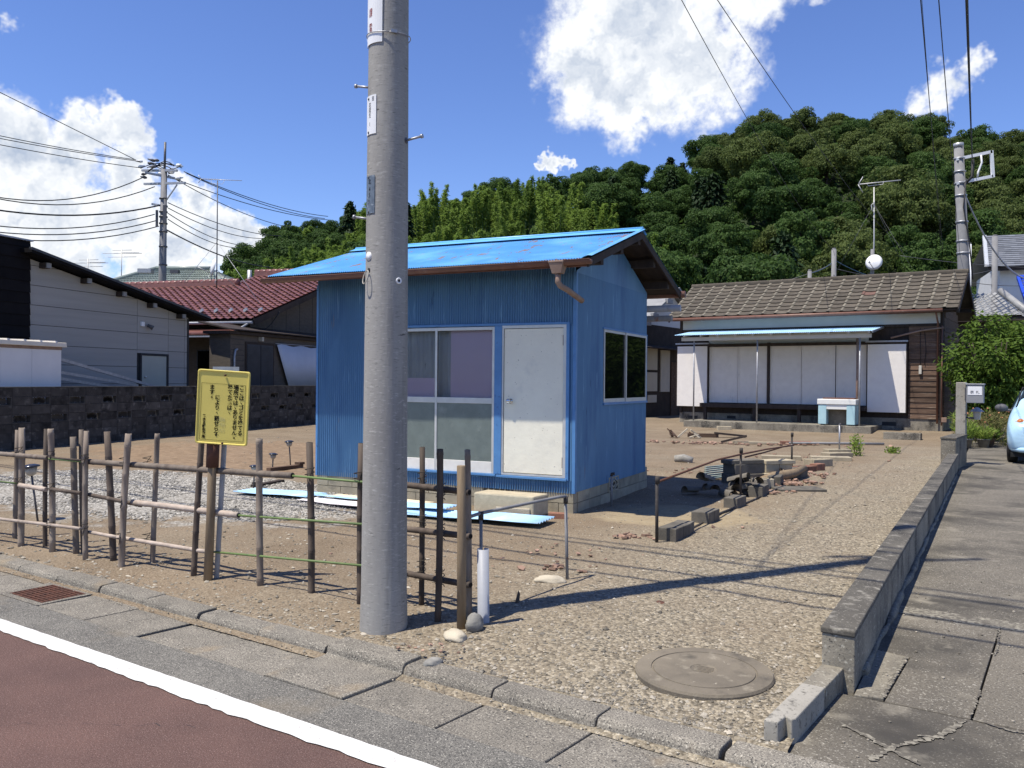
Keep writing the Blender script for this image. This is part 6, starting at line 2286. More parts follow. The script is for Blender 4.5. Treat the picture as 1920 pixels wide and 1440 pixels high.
def crown_cedar(rnd, h, w, base):
    mb = MB()
    tiers = 17
    for i in range(tiers):
        f = i / (tiers - 1)
        z = base + (h - base) * f
        r = w * .5 * (1 - f) ** .75 + .25
        nb = int(9 - 4 * f)
        a0 = rnd.uniform(0, 6.3)
        for k in range(nb):
            a = a0 + 2 * math.pi * k / nb + rnd.uniform(-.3, .3)
            rr = r * rnd.uniform(.75, 1.12)
            for j in range(24):
                s = rnd.uniform(.25, 1)
                p = Vector((math.cos(a), math.sin(a), 0)) * rr * s + Vector((rnd.gauss(0, .26), rnd.gauss(0, .26), z - s * s * rr * .35 + rnd.gauss(0, .18)))
                n = Vector((math.cos(a) * .5, math.sin(a) * .5, .8)) + rdir(rnd) * .7
                leaf_quad(mb, p, n, Vector((math.cos(a), math.sin(a), -.3)), rnd.uniform(.22, .4), rnd.uniform(.5, .85))
    return mb


def crown_bamboo(rnd, h, w, base, culms=20):
    mb = MB()
    st = MB()
    for i in range(culms):
        a = rnd.uniform(0, 6.3)
        r0 = w * .5 * math.sqrt(rnd.random()) * .8
        b0 = Vector((math.cos(a) * r0, math.sin(a) * r0, 0))
        la = a + rnd.uniform(-1, 1)
        lean = Vector((math.cos(la), math.sin(la), 0)) * rnd.uniform(.3, 1.3)
        hh = h * rnd.uniform(.78, 1.06)
        P = lambda s: b0 + Vector((0, 0, hh * (s - .07 * s ** 4))) + lean * (s ** 3)
        st.tube([P(k / 5) for k in range(6)], [.06, .06, .05, .045, .03, .015], 4)
        for j in range(340):
            s = base / h + (1 - base / h) * (1 - rnd.random() ** 1.5)
            c = P(s)
            rad = (.25 + .85 * (1 - s) ** .7) * rnd.uniform(.2, 1.35)
            d = rdir(rnd)
            p = c + Vector((d.x, d.y, d.z * .8 + .1)) * rad
            n = Vector((d.x, d.y, .9)) + rdir(rnd) * .8
            leaf_quad(mb, p, n, Vector((d.x, d.y, .35)) + rdir(rnd) * .6, rnd.uniform(.08, .15), rnd.uniform(.35, .75))
    return mb, st


def trunk_mesh(rnd, h, r, limbs=5, spread=2.0):
    mb = MB()
    mb.tube([(0, 0, -1.2), (rnd.uniform(-.1, .1), rnd.uniform(-.1, .1), h * .35), (rnd.uniform(-.3, .3), rnd.uniform(-.3, .3), h * .8)], [r * 1.3, r, r * .35], 8)
    for i in range(limbs):
        a = rnd.uniform(0, 6.3)
        z = h * rnd.uniform(.3, .6)
        mb.tube([(0, 0, z), (math.cos(a) * spread * .5, math.sin(a) * spread * .5, z + h * .14), (math.cos(a) * spread, math.sin(a) * spread, z + h * .24)], [r * .5, r * .3, r * .1], 6)
    return mb


# ------------------------------------------------------------------ wooded hill
RIDGE = [(-700, 560), (0, 556), (330, 548), (420, 515), (470, 470), (520, 436), (600, 405), (700, 396), (780, 376), (860, 366), (940, 349), (1060, 321), (1120, 305), (1180, 316),
         (1240, 312), (1300, 284), (1360, 243), (1450, 222), (1550, 211), (1640, 216), (1720, 225), (1800, 246), (1920, 262), (2100, 285), (2500, 360), (3200, 470)]
# ridge heights (metres at 170 m) along azimuth x/y
RID = [((a - 960) / 1611.6, 1.6 + (714.7 + (a - 960) * .0091 - b) / 1611.6 * 170 - 8.0) for a, b in RIDGE]


def ridge_h(q):
    if q <= RID[0][0]:
        return RID[0][1]
    for (a, za), (b, zb) in zip(RID[:-1], RID[1:]):
        if q <= b:
            f = (q - a) / (b - a)
            return za + (zb - za) * f
    return RID[-1][1]


def hill_z(x, y):
    q = x / y
    s = min(1, max(0, (y - 66) / 104))
    f = s * s * (3 - 2 * s) * .55 + s * .45
    if y > 170:
        f = max(0, 1 - ((y - 170) / 90) ** 2)
    return ridge_h(q) * f + 1.2 * noise.noise(Vector((x * .06, y * .06, 0))) * min(1, s * 4) - .1


def build_hill():
    mb = MB()
    qs = [-.72 + i * .025 for i in range(80)]
    ys = [60 + i * 5 for i in range(40)]
    vs = [(q * y, y, hill_z(q * y, y)) for y in ys for q in qs]
    n = len(qs)
    mb.add(vs, [(j * n + i, j * n + i + 1, (j + 1) * n + i + 1, (j + 1) * n + i) for j in range(len(ys) - 1) for i in range(n - 1)], True)
    struct('hill', mb, M['hill_soil'])
    rnd = random.Random(21)
    protos = {}

    def proto(key, name, crown, cmat, trunk, tmat, label, cat, group):
        cm = crown.mesh('crown')
        cm.materials.append(M[cmat])
        tm = trunk.mesh('trunk')
        tm.materials.append(M[tmat])
        protos.setdefault(key, []).append((name, cm, tm, label, cat, group))
    for k in range(4):
        h, w = rnd.uniform(8.5, 10.5), rnd.uniform(6.4, 8.2)
        proto('dark', 'broadleaf_tree', crown_broad(rnd, h, w, 2.6), 'leaf_broad', trunk_mesh(rnd, h, .22), 'bark', 'dark green rounded broadleaf tree on the wooded hill', 'tree', 'dark broadleaf trees on the hill')
    for k in range(3):
        h, w = rnd.uniform(8.5, 10.2), rnd.uniform(6.8, 8.6)
        proto('olive', 'broadleaf_tree', crown_broad(rnd, h, w, 2.6), 'leaf_olive', trunk_mesh(rnd, h, .22), 'bark', 'olive green spreading tree on the upper right of the hill', 'tree', 'olive trees on the hill')
    for k in range(2):
        h, w = rnd.uniform(8.5, 9.8), rnd.uniform(4.6, 5.4)
        proto('cedar', 'cedar_tree', crown_cedar(rnd, h, w, 2.0), 'leaf_cedar', trunk_mesh(rnd, h, .2, 0), 'bark', 'very dark pointed conifer on the hill', 'tree', 'conifers on the hill')
    for k in range(3):
        h, w = rnd.uniform(8.5, 10.0), rnd.uniform(5.6, 6.6)
        c, s = crown_bamboo(rnd, h, w, 3.5)
        proto('bamboo', 'bamboo_grove', c, 'leaf_bamboo', s, 'culm', 'pale feathery bamboo clump on the lower left of the hill', 'bamboo', 'bamboo clumps on the hill')
    spots = []
    y = 72.0
    row = 0
    while y < 184:
        step = 6.9 + (y - 72) * .012
        x = -.42 * y + (row % 2) * step * .5
        while x < .70 * y:
            xx, yy = x + rnd.uniform(-1.8, 1.8), y + rnd.uniform(-1.8, 1.8)
            q = xx / yy
            z = hill_z(xx, yy)
            if ridge_h(q) > -2 and (z > .5 or y < 100) and q > -.33:
                spots.append((xx, yy, z))
            x += step * (1.0 if q < .66 else 1.3)
        y += step * .98
        row += 1
    cnt = {'n': 0}
    for (x, y, z) in spots:
        px = 960 + x / y * 1611.6
        py = 714 - (z + 6 - 1.6) / y * 1611.6
        r = rnd.random()
        if px < 1215 and py > 335 + max(0, px - 1000) * .25 and y < 162 and not (px < 640 and y > 120):
            kind = 'bamboo' if r < .80 else ('dark' if r < .97 else 'cedar')
        elif px < 700:
            kind = 'dark' if r < .85 else 'bamboo'
        elif px < 1330:
            kind = 'cedar' if r < .28 else 'dark'
        elif y > 128:
            kind = 'olive' if r < .68 else 'dark'
        else:
            kind = 'dark' if r < .66 else ('olive' if r < .96 else 'cedar')
        name, cm, tm, label, cat, group = rnd.choice(protos[kind])
        s = rnd.uniform(.80, 1.18) * (1.0 if y < 150 else .86)
        reg = ('above the red-tiled roof' if px < 600 else 'left of the near pole' if px < 700 else 'just right of the near pole' if px < 900 else 'above the shed roof' if px < 1080 else
               'above the shed gable' if px < 1260 else 'above the timber house' if px < 1440 else 'left of the roof antenna' if px < 1620 else 'right of the roof antenna' if px < 1780 else 'behind the bracket pole')
        row_ = 'on the skyline' if y > 160 else 'high on the hill' if y > 135 else 'half way up the hill' if y > 108 else 'low on the hill' if y > 88 else 'at the foot of the hill'
        label = {'dark': 'dark rounded tree', 'olive': 'olive spreading tree', 'cedar': 'blackish conifer', 'bamboo': 'pale bamboo clump'}[kind] + ' ' + row_ + ' ' + reg
        t = thing(name, label, cat, (x, y, z - .3), rnd.uniform(0, 6.28), group)
        t.scale = (s, s, s * rnd.uniform(.92, 1.1))
        obj('trunk', tm, None, t)
        obj('crown', cm, None, t)
        cnt['n'] += 1
    print('hill trees', cnt['n'])
    # undergrowth between the trunks
    mb = MB()
    for i in range(26000):
        q = rnd.uniform(-.36, .66)
        y = math.sqrt(rnd.uniform(68 ** 2, 178 ** 2))
        x = q * y
        z = hill_z(x, y)
        leaf_quad(mb, Vector((x, y, z + rnd.uniform(.2, 3.2))), rdir(rnd) + Vector((0, -.5, .8)), rdir(rnd), rnd.uniform(.5, 1.0), rnd.uniform(.7, 1.3))
    tag(obj('undergrowth', mb, M['leaf_broad']), 'dark green undergrowth between the trees of the hill', 'undergrowth', kind='stuff')


build_hill()

# ------------------------------------------------------------------ right-hand background


def build_right_background():
    t = thing('utility_pole', 'grey utility pole with a square bracket frame behind the timber house', 'utility pole', (18.9, 36, 0), 0)
    obj('shaft', MB().tube([(.20, 0, 0), (-.02, 0, 6.2), (-.30, 0, 11.6)], [.27, .235, .185], 16), M['pole_far'], t)
    obj('cap', MB().tube([(-.30, 0, 11.55), (-.31, 0, 11.72)], .20, 14), M['galv'], t)
    fr = [((-.45, -.12, 11.02), (1.02, -.12, 11.35)), ((1.00, -.12, 11.40), (1.08, -.12, 10.28)), ((1.06, -.12, 10.33), (-.42, -.12, 10.02))]
    for a, b in fr:
        obj('bracket_bar', MB().bar(a, b, .10, .12), M['plate_white'], t)
    for z in (11.05, 10.5, 10.02, 9.5, 8.4, 7.6, 7.1):
        obj('band', MB().tube([(-.26 + (11 - z) * .05, 0, z), (-.26 + (11 - z) * .05, 0, z + .06)], .225 + (11 - z) * .008, 12), M['galv'], t)
    obj('jumper', MB().tube([(.55, -.15, 11.2), (.60, -.15, 10.9), (.45, -.15, 10.5), (.42, -.15, 10.3)], .04, 6), M['plate_white'], t)
    obj('cable_clamp', MB().tube([(.22, -.15, 11.0), (.2, -.15, 10.3), (-.1, -.15, 10.0)], .06, 6), M['cable'], t)
    obj('riser_cable', MB().tube([(-.1, -.24, 10.2), (-.2, -.25, 9.0), (.05, -.27, 7.5), (.2, -.28, 6.0)], .03, 5), M['cable'], t)
    for nm, lb, x, y, z0, z1, r, m_ in (('steel_post', 'slim grey steel post right of the bracket pole before the wood', 22.4, 40, 0, 8.54, .13, 'pole_far'), ('steel_post', 'thin white pole with a knob just right of the bracket pole', 21.25, 40, 0, 8.16, .06, 'plate_white'),
                                        ('steel_post', 'grey service post with wires behind the timber house ridge', 14.92, 40, 0, 7.86, .11, 'pole_far'), ('steel_post', 'short grey post left of the service post behind the ridge', 13.8, 40, 0, 6.85, .09, 'pole_far')):
        p = thing(nm, lb, 'post', (x, y, 0), 0)
        obj('shaft', MB().tube([(0, 0, z0), (0, 0, z1)], r, 10), M[m_], p)
        obj('cap', MB().tube([(0, 0, z1), (0.0, 0, z1 + .06)], r * .8, 8), M['pole_far'], p)
    # service wires draped between the posts
    for k, (a, b, s) in enumerate((((5, 44, 5.9), (13.8, 40, 6.5), .25), ((5, 44, 5.7), (13.8, 40, 6.3), .25), ((13.8, 40, 6.75), (14.9, 40, 7.3), .1), ((14.9, 40, 7.4), (21.25, 40, 7.2), .9), ((14.9, 40, 7.0), (22.4, 40, 7.0), .5), ((14.9, 40, 6.7), (12.4, 29.3, 5.6), .4), ((21.2, 40, 6.4), (24.5, 40, 6.3), .1), ((18.0, 40, 7.6), (24.5, 40, 7.1), .1), ((10, 42, 6.1), (14.9, 40, 7.2), .3))):
        lbs = ['upper blue service wire left of the ridge posts', 'lower blue service wire left of the ridge posts', 'short wire joining the two ridge posts', 'slack wire from the service post towards the bracket pole', 'level wire behind the satellite dish', 'drop wire from the service post to the roof', 'short wire at the right behind the white pole', 'thin wire crossing behind the bracket pole', 'slanting wire rising to the service post']
        tag(obj('service_wire', MB().tube(sag(a, b, s), .014, 4), M['cable_blue' if k < 4 else 'steel_dark']), lbs[k], 'wire', 'service wires behind the timber house')
    # cables crossing the sky on the right
    J = (19.1, 35.85, 10.9)
    for (a, b, s, r, lb) in (((PX, PY, 7.35), (14.9, 40, 7.8), .55, .0065, 'leftmost of the two twisted cables crossing the big cloud'), ((PX, PY, 7.05), (17.4, 38, 7.5), .55, .0065, 'right one of the two twisted cables crossing the big cloud'),
                             ((2.4, 5.5, 5.55), (17.92, 36, 7.23), .25, .0035, 'thinnest cable dropping from the sky at upper right'), ((2.36, 5.5, 5.65), (17.98, 36, 7.30), .27, .007, 'twisted cable beside the thinnest one at upper right'),
                             ((2.5, 5.5, 5.55), (18.71, 36, 7.01), .30, .007, 'second twisted cable from the right at upper right'), ((2.6, 5.1, 4.9), J, .35, .019, 'thick cable dropping to the bracket pole')):
        a, b = Vector(a), Vector(b)
        if a.y < 5.6 and abs(a.x - PX) > .5:      # runs on overhead to a pole behind the camera
            a = a + (a - b) * .55 + Vector((0, 0, 1.6 * (1 if r < .03 else 0)))
        tag(obj('overhead_cable', MB().tube(sag(a, b, s, 40), r, 6), M['cable']), lb, 'cable', 'cables at upper right')
    # street cables on the near pole: out of view, their shadows cross the lot
    for z, o, r, nm in ((5.5, 0, .018, 'lowest'), (6.5, .0, .022, 'second lowest'), (8.3, 0, .024, 'second highest'), (8.5, .1, .018, 'highest')):
        for k, sd in ((-1, 'left'), (1, 'right')):
            e = Vector((PX, PY, z + .3)) + Vector((.822, -.569, 0)) * 27 * k
            tag(obj('street_cable', MB().tube(sag((PX + o, PY + o, z), e, .25, 24), r, 6), M['cable']), nm + ' street cable running ' + sd + ' above the road from the near pole', 'cable', 'street cables above the road')
    # droplead from bracket pole to the right-hand house
    tag(obj('service_wire', MB().tube(sag((18.75, 35.8, 9.6), (22.6, 37.5, 6.2), .8), .035, 5), M['galv']), 'pale cable sagging from the bracket pole to the right house', 'wire', 'service wires behind the timber house')
    # two-storey house with slate roof, and its cobalt-blue lower roof
    h = thing('slate_roof_house', 'two-storey house with grey slate roof at the right edge', 'house', (26.5, 42, 0), R(-20))
    obj('walls', MB().box(-2.4, 5.5, 0, 7, 0, 7.6), M['wall_white'], h)
    mb = MB()
    tiled_slope(mb, (-3.1, -.7, 7.45), (6, -.7, 7.45), (6, 3.4, 9.6), (-2.6, 3.4, 9.6), 30, 16, .0, .03)
    tag(obj('roof_tiles', mb, M['tile_slate'], h), kind='stuff')
    mb = MB()
    for i in range(16):
        f = i / 16
        mb.box(-3.16 + .5 * f, -3.0 + .5 * f, -.72 + 4.1 * f, -.5 + 4.1 * f, 7.48 + 2.15 * f, 7.60 + 2.15 * f)
    tag(obj('verge_tiles', mb, M['plate_white'], h), kind='stuff')
    obj('roof_deck', MB().hexa([(-3, -.6, 7.25), (6, -.6, 7.25), (6, 3.4, 9.4), (-2.5, 3.4, 9.4), (-3, -.6, 7.42), (6, -.6, 7.42), (6, 3.4, 9.56), (-2.5, 3.4, 9.56)]), M['timber_dark'], h)
    obj('rear_roof', MB().add([(-2.5, 3.4, 9.6), (6, 3.4, 9.6), (6, 8, 7.4), (-3, 8, 7.4)], [(0, 1, 2, 3)]), M['tile_slate'], h)
    w = obj('window', MB().box(-.5, .9, -.05, 0, 5.2, 6.6), M['alu'], h)
    obj('pane', MB().box(-.42, .82, -.06, -.051, 5.28, 6.52), M['glass_dark'], w)
    obj('meter_bracket', MB().box(-2.75, -2.4, .2, .5, 6.3, 6.45), M['plate_white'], h)
    b = thing('cobalt_roof_porch', 'low wing with shiny cobalt-blue tiled roof at the right edge', 'house wing', (22.4, 36.4, 0), R(-20))
    obj('walls', MB().box(-.5, 6, .6, 4, 0, 5.0), M['wall_white'], b)
    mb = MB()
    tiled_slope(mb, (-.55, 0, 5.05), (6, 0, 5.05), (6, 2.4, 6.45), (-.45, 2.4, 6.45), 22, 9, .035, .07)
    tag(obj('roof_tiles', mb, M['tile_cobalt'], b), kind='stuff')
    obj('verge', MB().bar((-.55, 0, 5.08), (-.45, 2.4, 6.48), .12, .14), M['tile_cobalt'], b)
    obj('ridge', MB().tube([(-.5, 2.4, 6.5), (6, 2.4, 6.5)], .1, 8), M['tile_cobalt'], b)
    obj('eave_beam', MB().box(-.9, 6, -.1, .1, 4.78, 5.0), M['hopper_brown'], b)
    obj('porch_beam', MB().box(.25, 6, -.3, .5, 4.0, 4.45), M['wall_cream'], b)
    obj('porch_post', MB().bar((-.25, .3, 0), (-.25, .3, 4.8), .3, .3, up=(0, 1, 0)), M['wall_white'], b)
    g = thing('silver_tile_house', 'grey silvery pantile roof just right of the timber house', 'house', (18.6, 34.4, 0), R(-34))
    obj('walls', MB().box(-2.0, 1.5, .3, 5, 0, 4.4), M['timber_dark'], g)
    mb = MB()
    tiled_slope(mb, (-2.4, -.2, 4.35), (1.75, -.2, 4.35), (.6, 2.6, 5.5), (-2.4, 2.6, 5.5), 14, 9, .04, .06)
    tag(obj('roof_tiles', mb, M['tile_silver'], g), kind='stuff')
    obj('hip_ridge', MB().tube([(1.7, -.15, 4.5), (.6, 2.6, 5.6)], .13, 8), M['tile_silver'], g)
    obj('fascia', MB().box(-2.4, 1.75, -.15, -.1, 4.15, 4.3), M['timber_dark'], g)
    obj('roof_end', MB().add([(1.75, -.2, 4.35), (2.2, 5.4, 4.35), (.6, 2.6, 5.5)], [(0, 1, 2)]), M['tile_silver'], g)


build_right_background()

# ------------------------------------------------------------------ rubble line on the lot


def hollow_block(w=.39, d=.19, h=.10):
    """concrete block: two long shells and four webs, three open cells"""
    mb = MB()
    s = .026
    mb.box(-w / 2, w / 2, -d / 2, -d / 2 + s, 0, h)
    mb.box(-w / 2, w / 2, d / 2 - s, d / 2, 0, h)
    for k in range(4):
        x = -w / 2 + k * (w - s) / 3
        mb.box(x, x + s, -d / 2 + s, d / 2 - s, 0, h)
    return mb


def build_rubble():
    hb = hollow_block().mesh('block_body')
    sb = MB().box(-.195, .195, -.095, .095, 0, .10).mesh('block_body')
    fb = MB().box(-.20, .20, -.10, .10, 0, .06).mesh('block_body')
    k = {'hollow': hb, 'solid': sb, 'flat': fb}
    mats = {}

    def block(label, x, y, rz, kind='solid', mat='block_grey', z=Z0, s=(1, 1, 1), tilt=0.0, name='concrete_block', cat='block'):
        t = thing(name, label, cat, (x, y, z - .01), R(rz))
        t.rotation_euler = (R(tilt), 0, R(rz))
        me = k[kind].copy()
        me.materials.append(M[mat])
        o = obj('body', me, None, t, bevel=.006)
        o.scale = s
        if kind == 'solid':
            obj('face_groove', MB().box(-.004, .004, -.0962 * s[1], -.0955 * s[1], .0, .10 * s[2]), M['joint_dark'], t)
    a = 58
    block('grey concrete block beside the front rusty rail post', 1.60, 8.40, a, s=(1, 1, 1.35))
    block('broken grey block end leaning on the front block by the rail post', 1.74, 8.66, a + 6, s=(.45, .95, 1.3))
    block('grey concrete block lying alone second from the front of the rubble line', 2.14, 9.44, a + 2, s=(1, 1.05, 1.35))
    block('grey concrete block third from the front of the rubble line', 2.77, 10.62, a, s=(.95, .9, 1.3))
    block('grey concrete block in front of the heap of old tiles', 3.36, 11.66, a + 4, s=(1.05, 1, 1.5))
    block('dark grey block half way along the rubble line', 3.97, 12.92, a + 10, s=(1.05, 1, 1.5))
    block('dark grey block at the foot of the rear rusty post', 4.62, 13.98, a - 20, s=(1.1, 1, 1.6))
    block('upright red brick slab behind the rear rusty post', 5.05, 14.85, 35, mat='brick_red', s=(1.2, 1.1, 1.1), name='brick', cat='brick')
    block('short red brick next to the upright brick slab', 5.38, 15.1, 35, mat='brick_red', s=(.6, .8, 1.3), name='brick', cat='brick')
    block('pale hollow block at the far end of the rubble line', 5.66, 15.85, 30, 'hollow', 'block_pale', s=(1.3, 1.3, 1.5))
    block('long pale flat slab left of the far hollow block', 5.40, 17.2, -15, 'flat', 'block_pale', s=(1.9, 1.3, 1.5))
    block('long pale flat slab right of the far hollow block', 6.35, 17.1, -10, 'flat', 'block_pale', s=(1.9, 1.4, 1.5))
    block('pale block at the foot of the water tap stand', 6.78, 17.9, 20, 'flat', 'block_pale', s=(1.5, 1.4, 1.8))
    block('pale block stacked on the block below the water tap', 6.86, 18.1, 10, 'flat', 'block_pale', z=Z0 + .09, s=(1.3, 1.2, 1.2))
    # stacks
    block('dark hollow block at the bottom of the left stack', 3.56, 13.2, 20, 'hollow', 'block_grey', s=(1.5, 1.5, 1.5))
    block('dark hollow block in the middle of the left stack', 3.58, 13.22, 26, 'hollow', 'block_grey', z=Z0 + .15, s=(1.5, 1.5, 1.5))
    block('dark block on top of the left stack', 3.55, 13.2, 22, 'flat', 'block_grey', z=Z0 + .30, s=(1.5, 1.4, 1))
    block('pale block at the bottom of the right stack', 4.14, 13.62, 30, 'solid', 'block_pale', s=(1.5, 1.4, 1.3))
    block('pale block in the middle of the right stack', 4.18, 13.64, 22, 'solid', 'block_pale', z=Z0 + .13, s=(1.3, 1.2, 1.3))
    block('pale slab on top of the right stack', 4.20, 13.66, 20, 'flat', 'block_pale', z=Z0 + .26, s=(1.4, 1.4, 1))
    block('pale channel block lying in front of the two stacks', 3.55, 12.45, 12, 'hollow', 'block_pale', s=(1.25, .9, 1.5), tilt=0)
    block('dark flat concrete slab lying on the gravel beside the rubble', 4.10, 12.30, 5, 'flat', 'block_grey', s=(1.7, 2.2, .7))
    block('small block lying in front of the veranda platform', 6.75, 27.3, 0, 'hollow', 'block_pale', s=(1.1, 1.1, 1.6))
    # heap of half-round tiles
    rnd = random.Random(12)
    mb = MB()
    mb.lathe([(.05, 0), (.055, .14), (.06, .30)], 8, a0=0, a1=R(190))
    mb.lathe([(.062, 0), (.067, .14), (.072, .30)], 8, a0=0, a1=R(190))
    half = mb.mesh('tile_body')
    half.materials.append(M['tile_old'])
    desc = ['front', 'leftmost', 'second', 'third', 'fourth', 'fifth', 'sixth', 'upper', 'topmost', 'rear', 'loose', 'last']
    for i, dsc in enumerate(desc):
        x = 2.62 + i * .065 + rnd.uniform(-.05, .05)
        y = 11.72 + rnd.uniform(-.12, .22)
        o = obj('roof_tile', half, None, None, loc=(x, y, Z0 + .03 + .07 * (i % 3)), rot=(R(84 + rnd.uniform(-12, 10)), R(rnd.uniform(-20, 20)), R(rnd.uniform(-60, 50))))
        tag(o, dsc + ' old curved roof tile in the heap behind the middle rail post', 'roof tile', 'heap of old roof tiles')
    # log
    t = thing('log', 'weathered log lying between the stacked blocks and the rear post', 'log', (4.2, 13.3, Z0 + .06), R(48))
    obj('stem', MB().tube([(-.75, 0, 0), (-.2, .03, .03), (.35, -.02, .05), (.9, .04, .09)], [.07, .085, .07, .05], 9), M['wood_post'], t)
    obj('branch_stub', MB().tube([(.1, 0, .05), (.2, .12, .12)], [.035, .02], 6), M['wood_post'], t)
    # bundle of thin pale-green strips behind the stacks
    for i in range(7):
        a0 = Vector((3.0 + i * .03, 13.35 + i * .12, Z0 + .02 + .02 * i))
        b0 = a0 + Vector((1.75 + rnd.uniform(-.2, .2), .95 + rnd.uniform(-.25, .25), .06))
        tag(obj('thin_strip', MB().bar(a0, b0, .045, .02), M['green_strip']), 'thin pale green strip in the bundle behind the stacked blocks', 'strip', 'bundle of thin strips behind the blocks')
    # rusty rail on posts, sagging
    t = thing('rusty_rail', 'rusty bent pipe rail on three dark posts along the rubble line', 'pipe rail', (1.39, 8.16, 0), 0)
    o = Vector((1.39, 8.16, 0))
    obj('rail', MB().tube([Vector(p) - o for p in ((1.40, 8.18, .655), (1.9, 9.1, .68), (2.45, 10.2, .69), (3.0, 11.2, .675), (3.8, 12.8, .62), (4.86, 14.8, .54))], .0125, 8), M['rust_brown'], t)
    obj('rail', MB().tube([Vector(p) - o for p in ((3.1, 11.4, .62), (3.7, 12.6, .585), (4.4, 14.0, .56))], .011, 8), M['rust_brown'], t)
    for x, y, z in ((1.39, 8.16, .70), (2.985, 11.16, .75), (4.83, 14.79, .75)):
        p = obj('post', MB().tube([Vector((x, y, 0)) - o, Vector((x - .005, y, z)) - o], .016, 9), M['pipe_dark'], t)
        obj('collar', MB().tube([Vector((x, y, z - .06)) - o, Vector((x, y, z + .01)) - o], .023, 10), M['pipe_dark'], p)
    tag(obj('ground_pipe', MB().tube([(1.70, 8.55, Z0 + .012), (2.4, 9.9, Z0 + .015), (3.1, 11.05, Z0 + .012), (3.55, 11.85, Z0 + .02), (4.0, 12.55, Z0 + .03)], .013, 7), M['pipe_dark']), 'thin dark pipe lying on the ground along the rubble line', 'pipe')
    t = thing('water_tap', 'white water tap stand among the far blocks', 'water tap', (6.9, 18.08, Z0 + .12), 0)
    obj('stand_pipe', MB().tube([(0, 0, 0), (.0, 0, .55)], .017, 10), M['galv'], t)
    obj('tap_head', MB().tube([(0, .015, .55), (0, -.03, .56), (.0, -.08, .555)], .018, 8), M['steel_dark'], t)
    # odd pieces
    tag(obj('pipe_piece', MB().tube([(-.16, 0, 0), (.0, .01, .015), (.17, .02, -.03)], [.07, .085, .075], 10), M['stone_grey'], loc=(3.28, 16.4, Z0 + .06), rot=(0, 0, R(-25))), 'short grey pipe stub lying alone on the dirt behind the shed', 'pipe stub')
    t = thing('timber_offcut', 'dark timber offcut lying before the veranda', 'timber', (5.7, 24.1, Z0), R(-8))
    obj('beam', MB().box(-.75, .1, -.05, .05, .0, .10), M['timber_brown'], t)
    obj('split_board', MB().bar((0, 0, .12), (.85, .12, .04), .16, .05), M['timber_dark'], t)
    t = thing('debris_bundle', 'jumble of twisted plaster and wood scraps before the veranda', 'debris', (4.75, 23.6, Z0), 0)
    for i in range(9):
        a0 = Vector((rnd.uniform(-.45, .45), rnd.uniform(-.2, .2), .02))
        obj('scrap', MB().bar(a0, a0 + Vector((rnd.uniform(-.3, .3), rnd.uniform(-.1, .1), rnd.uniform(.05, .25))), .08, .03), M['stone_pale' if i % 2 else 'timber_brown'], t)
    t = thing('board_row', 'row of flat pale boards and pipe on the ground behind the rear rail post', 'boards', (7.0, 21.5, Z0), R(-6))
    obj('board', MB().box(-1.4, -.3, -.10, .10, 0, .05), M['block_pale'], t)
    obj('board', MB().box(-.25, .5, -.08, .12, 0, .08), M['brick_red'], t)
    obj('long_pipe', MB().tube([(-.1, -.2, .05), (2.2, -.1, .06)], .03, 8), M['pipe_grey'], t)
    obj('scrap_board', MB().bar((-1.7, .1, .03), (-1.1, -.05, .20), .14, .05), M['timber_dark'], t)
    # shard scatters: nobody could count them
    mb = MB()

    def shards(cx, cy, sx, sy, n, s0, s1, rot=0.0):
        for _ in range(n):
            x, y = rnd.gauss(0, sx), rnd.gauss(0, sy)
            c = Vector((cx + x * math.cos(rot) - y * math.sin(rot), cy + x * math.sin(rot) + y * math.cos(rot), Z0 + rnd.uniform(.0, .02)))
            s = rnd.uniform(s0, s1)
            m_ = Matrix.Rotation(rnd.uniform(0, 6.3), 3, 'Z') @ Matrix.Rotation(rnd.gauss(0, .35), 3, 'X')
            P = [Vector((rnd.uniform(.6, 1) * s * math.cos(q), rnd.uniform(.5, .9) * s * math.sin(q), 0)) for q in (0, 1.3, 2.6, 3.9, 5.1)]
            mb.prism([c + m_ @ p for p in P], m_ @ Vector((0, 0, s * rnd.uniform(.25, .5))))
    shards(1.22, 8.42, .14, .06, 26, .02, .05)
    shards(1.75, 8.75, .3, .12, 12, .015, .04)
    shards(4.15, 12.95, .32, .14, 60, .03, .08, R(30))
    shards(3.55, 12.0, .2, .12, 26, .03, .07)
    shards(4.9, 14.2, .3, .2, 30, .03, .06)
    shards(5.0, 21.6, 1.6, .25, 130, .03, .08, R(-8))
    shards(3.6, 14.6, .8, .2, 40, .02, .05, R(-8))
    shards(.35, 6.95, .14, .10, 16, .015, .045)
    shards(-.1, 7.4, .7, .3, 14, .012, .03)
    shards(.55, 7.8, .5, .3, 12, .012, .035)
    shards(-.45, 4.82, .10, .05, 12, .012, .03)
    shards(6.2, 17.4, .6, .5, 40, .02, .05)
    tag(obj('brick_shards', mb, M['shard']), 'scattered reddish brick and tile shards along the rubble', 'shards', kind='stuff')


build_rubble()


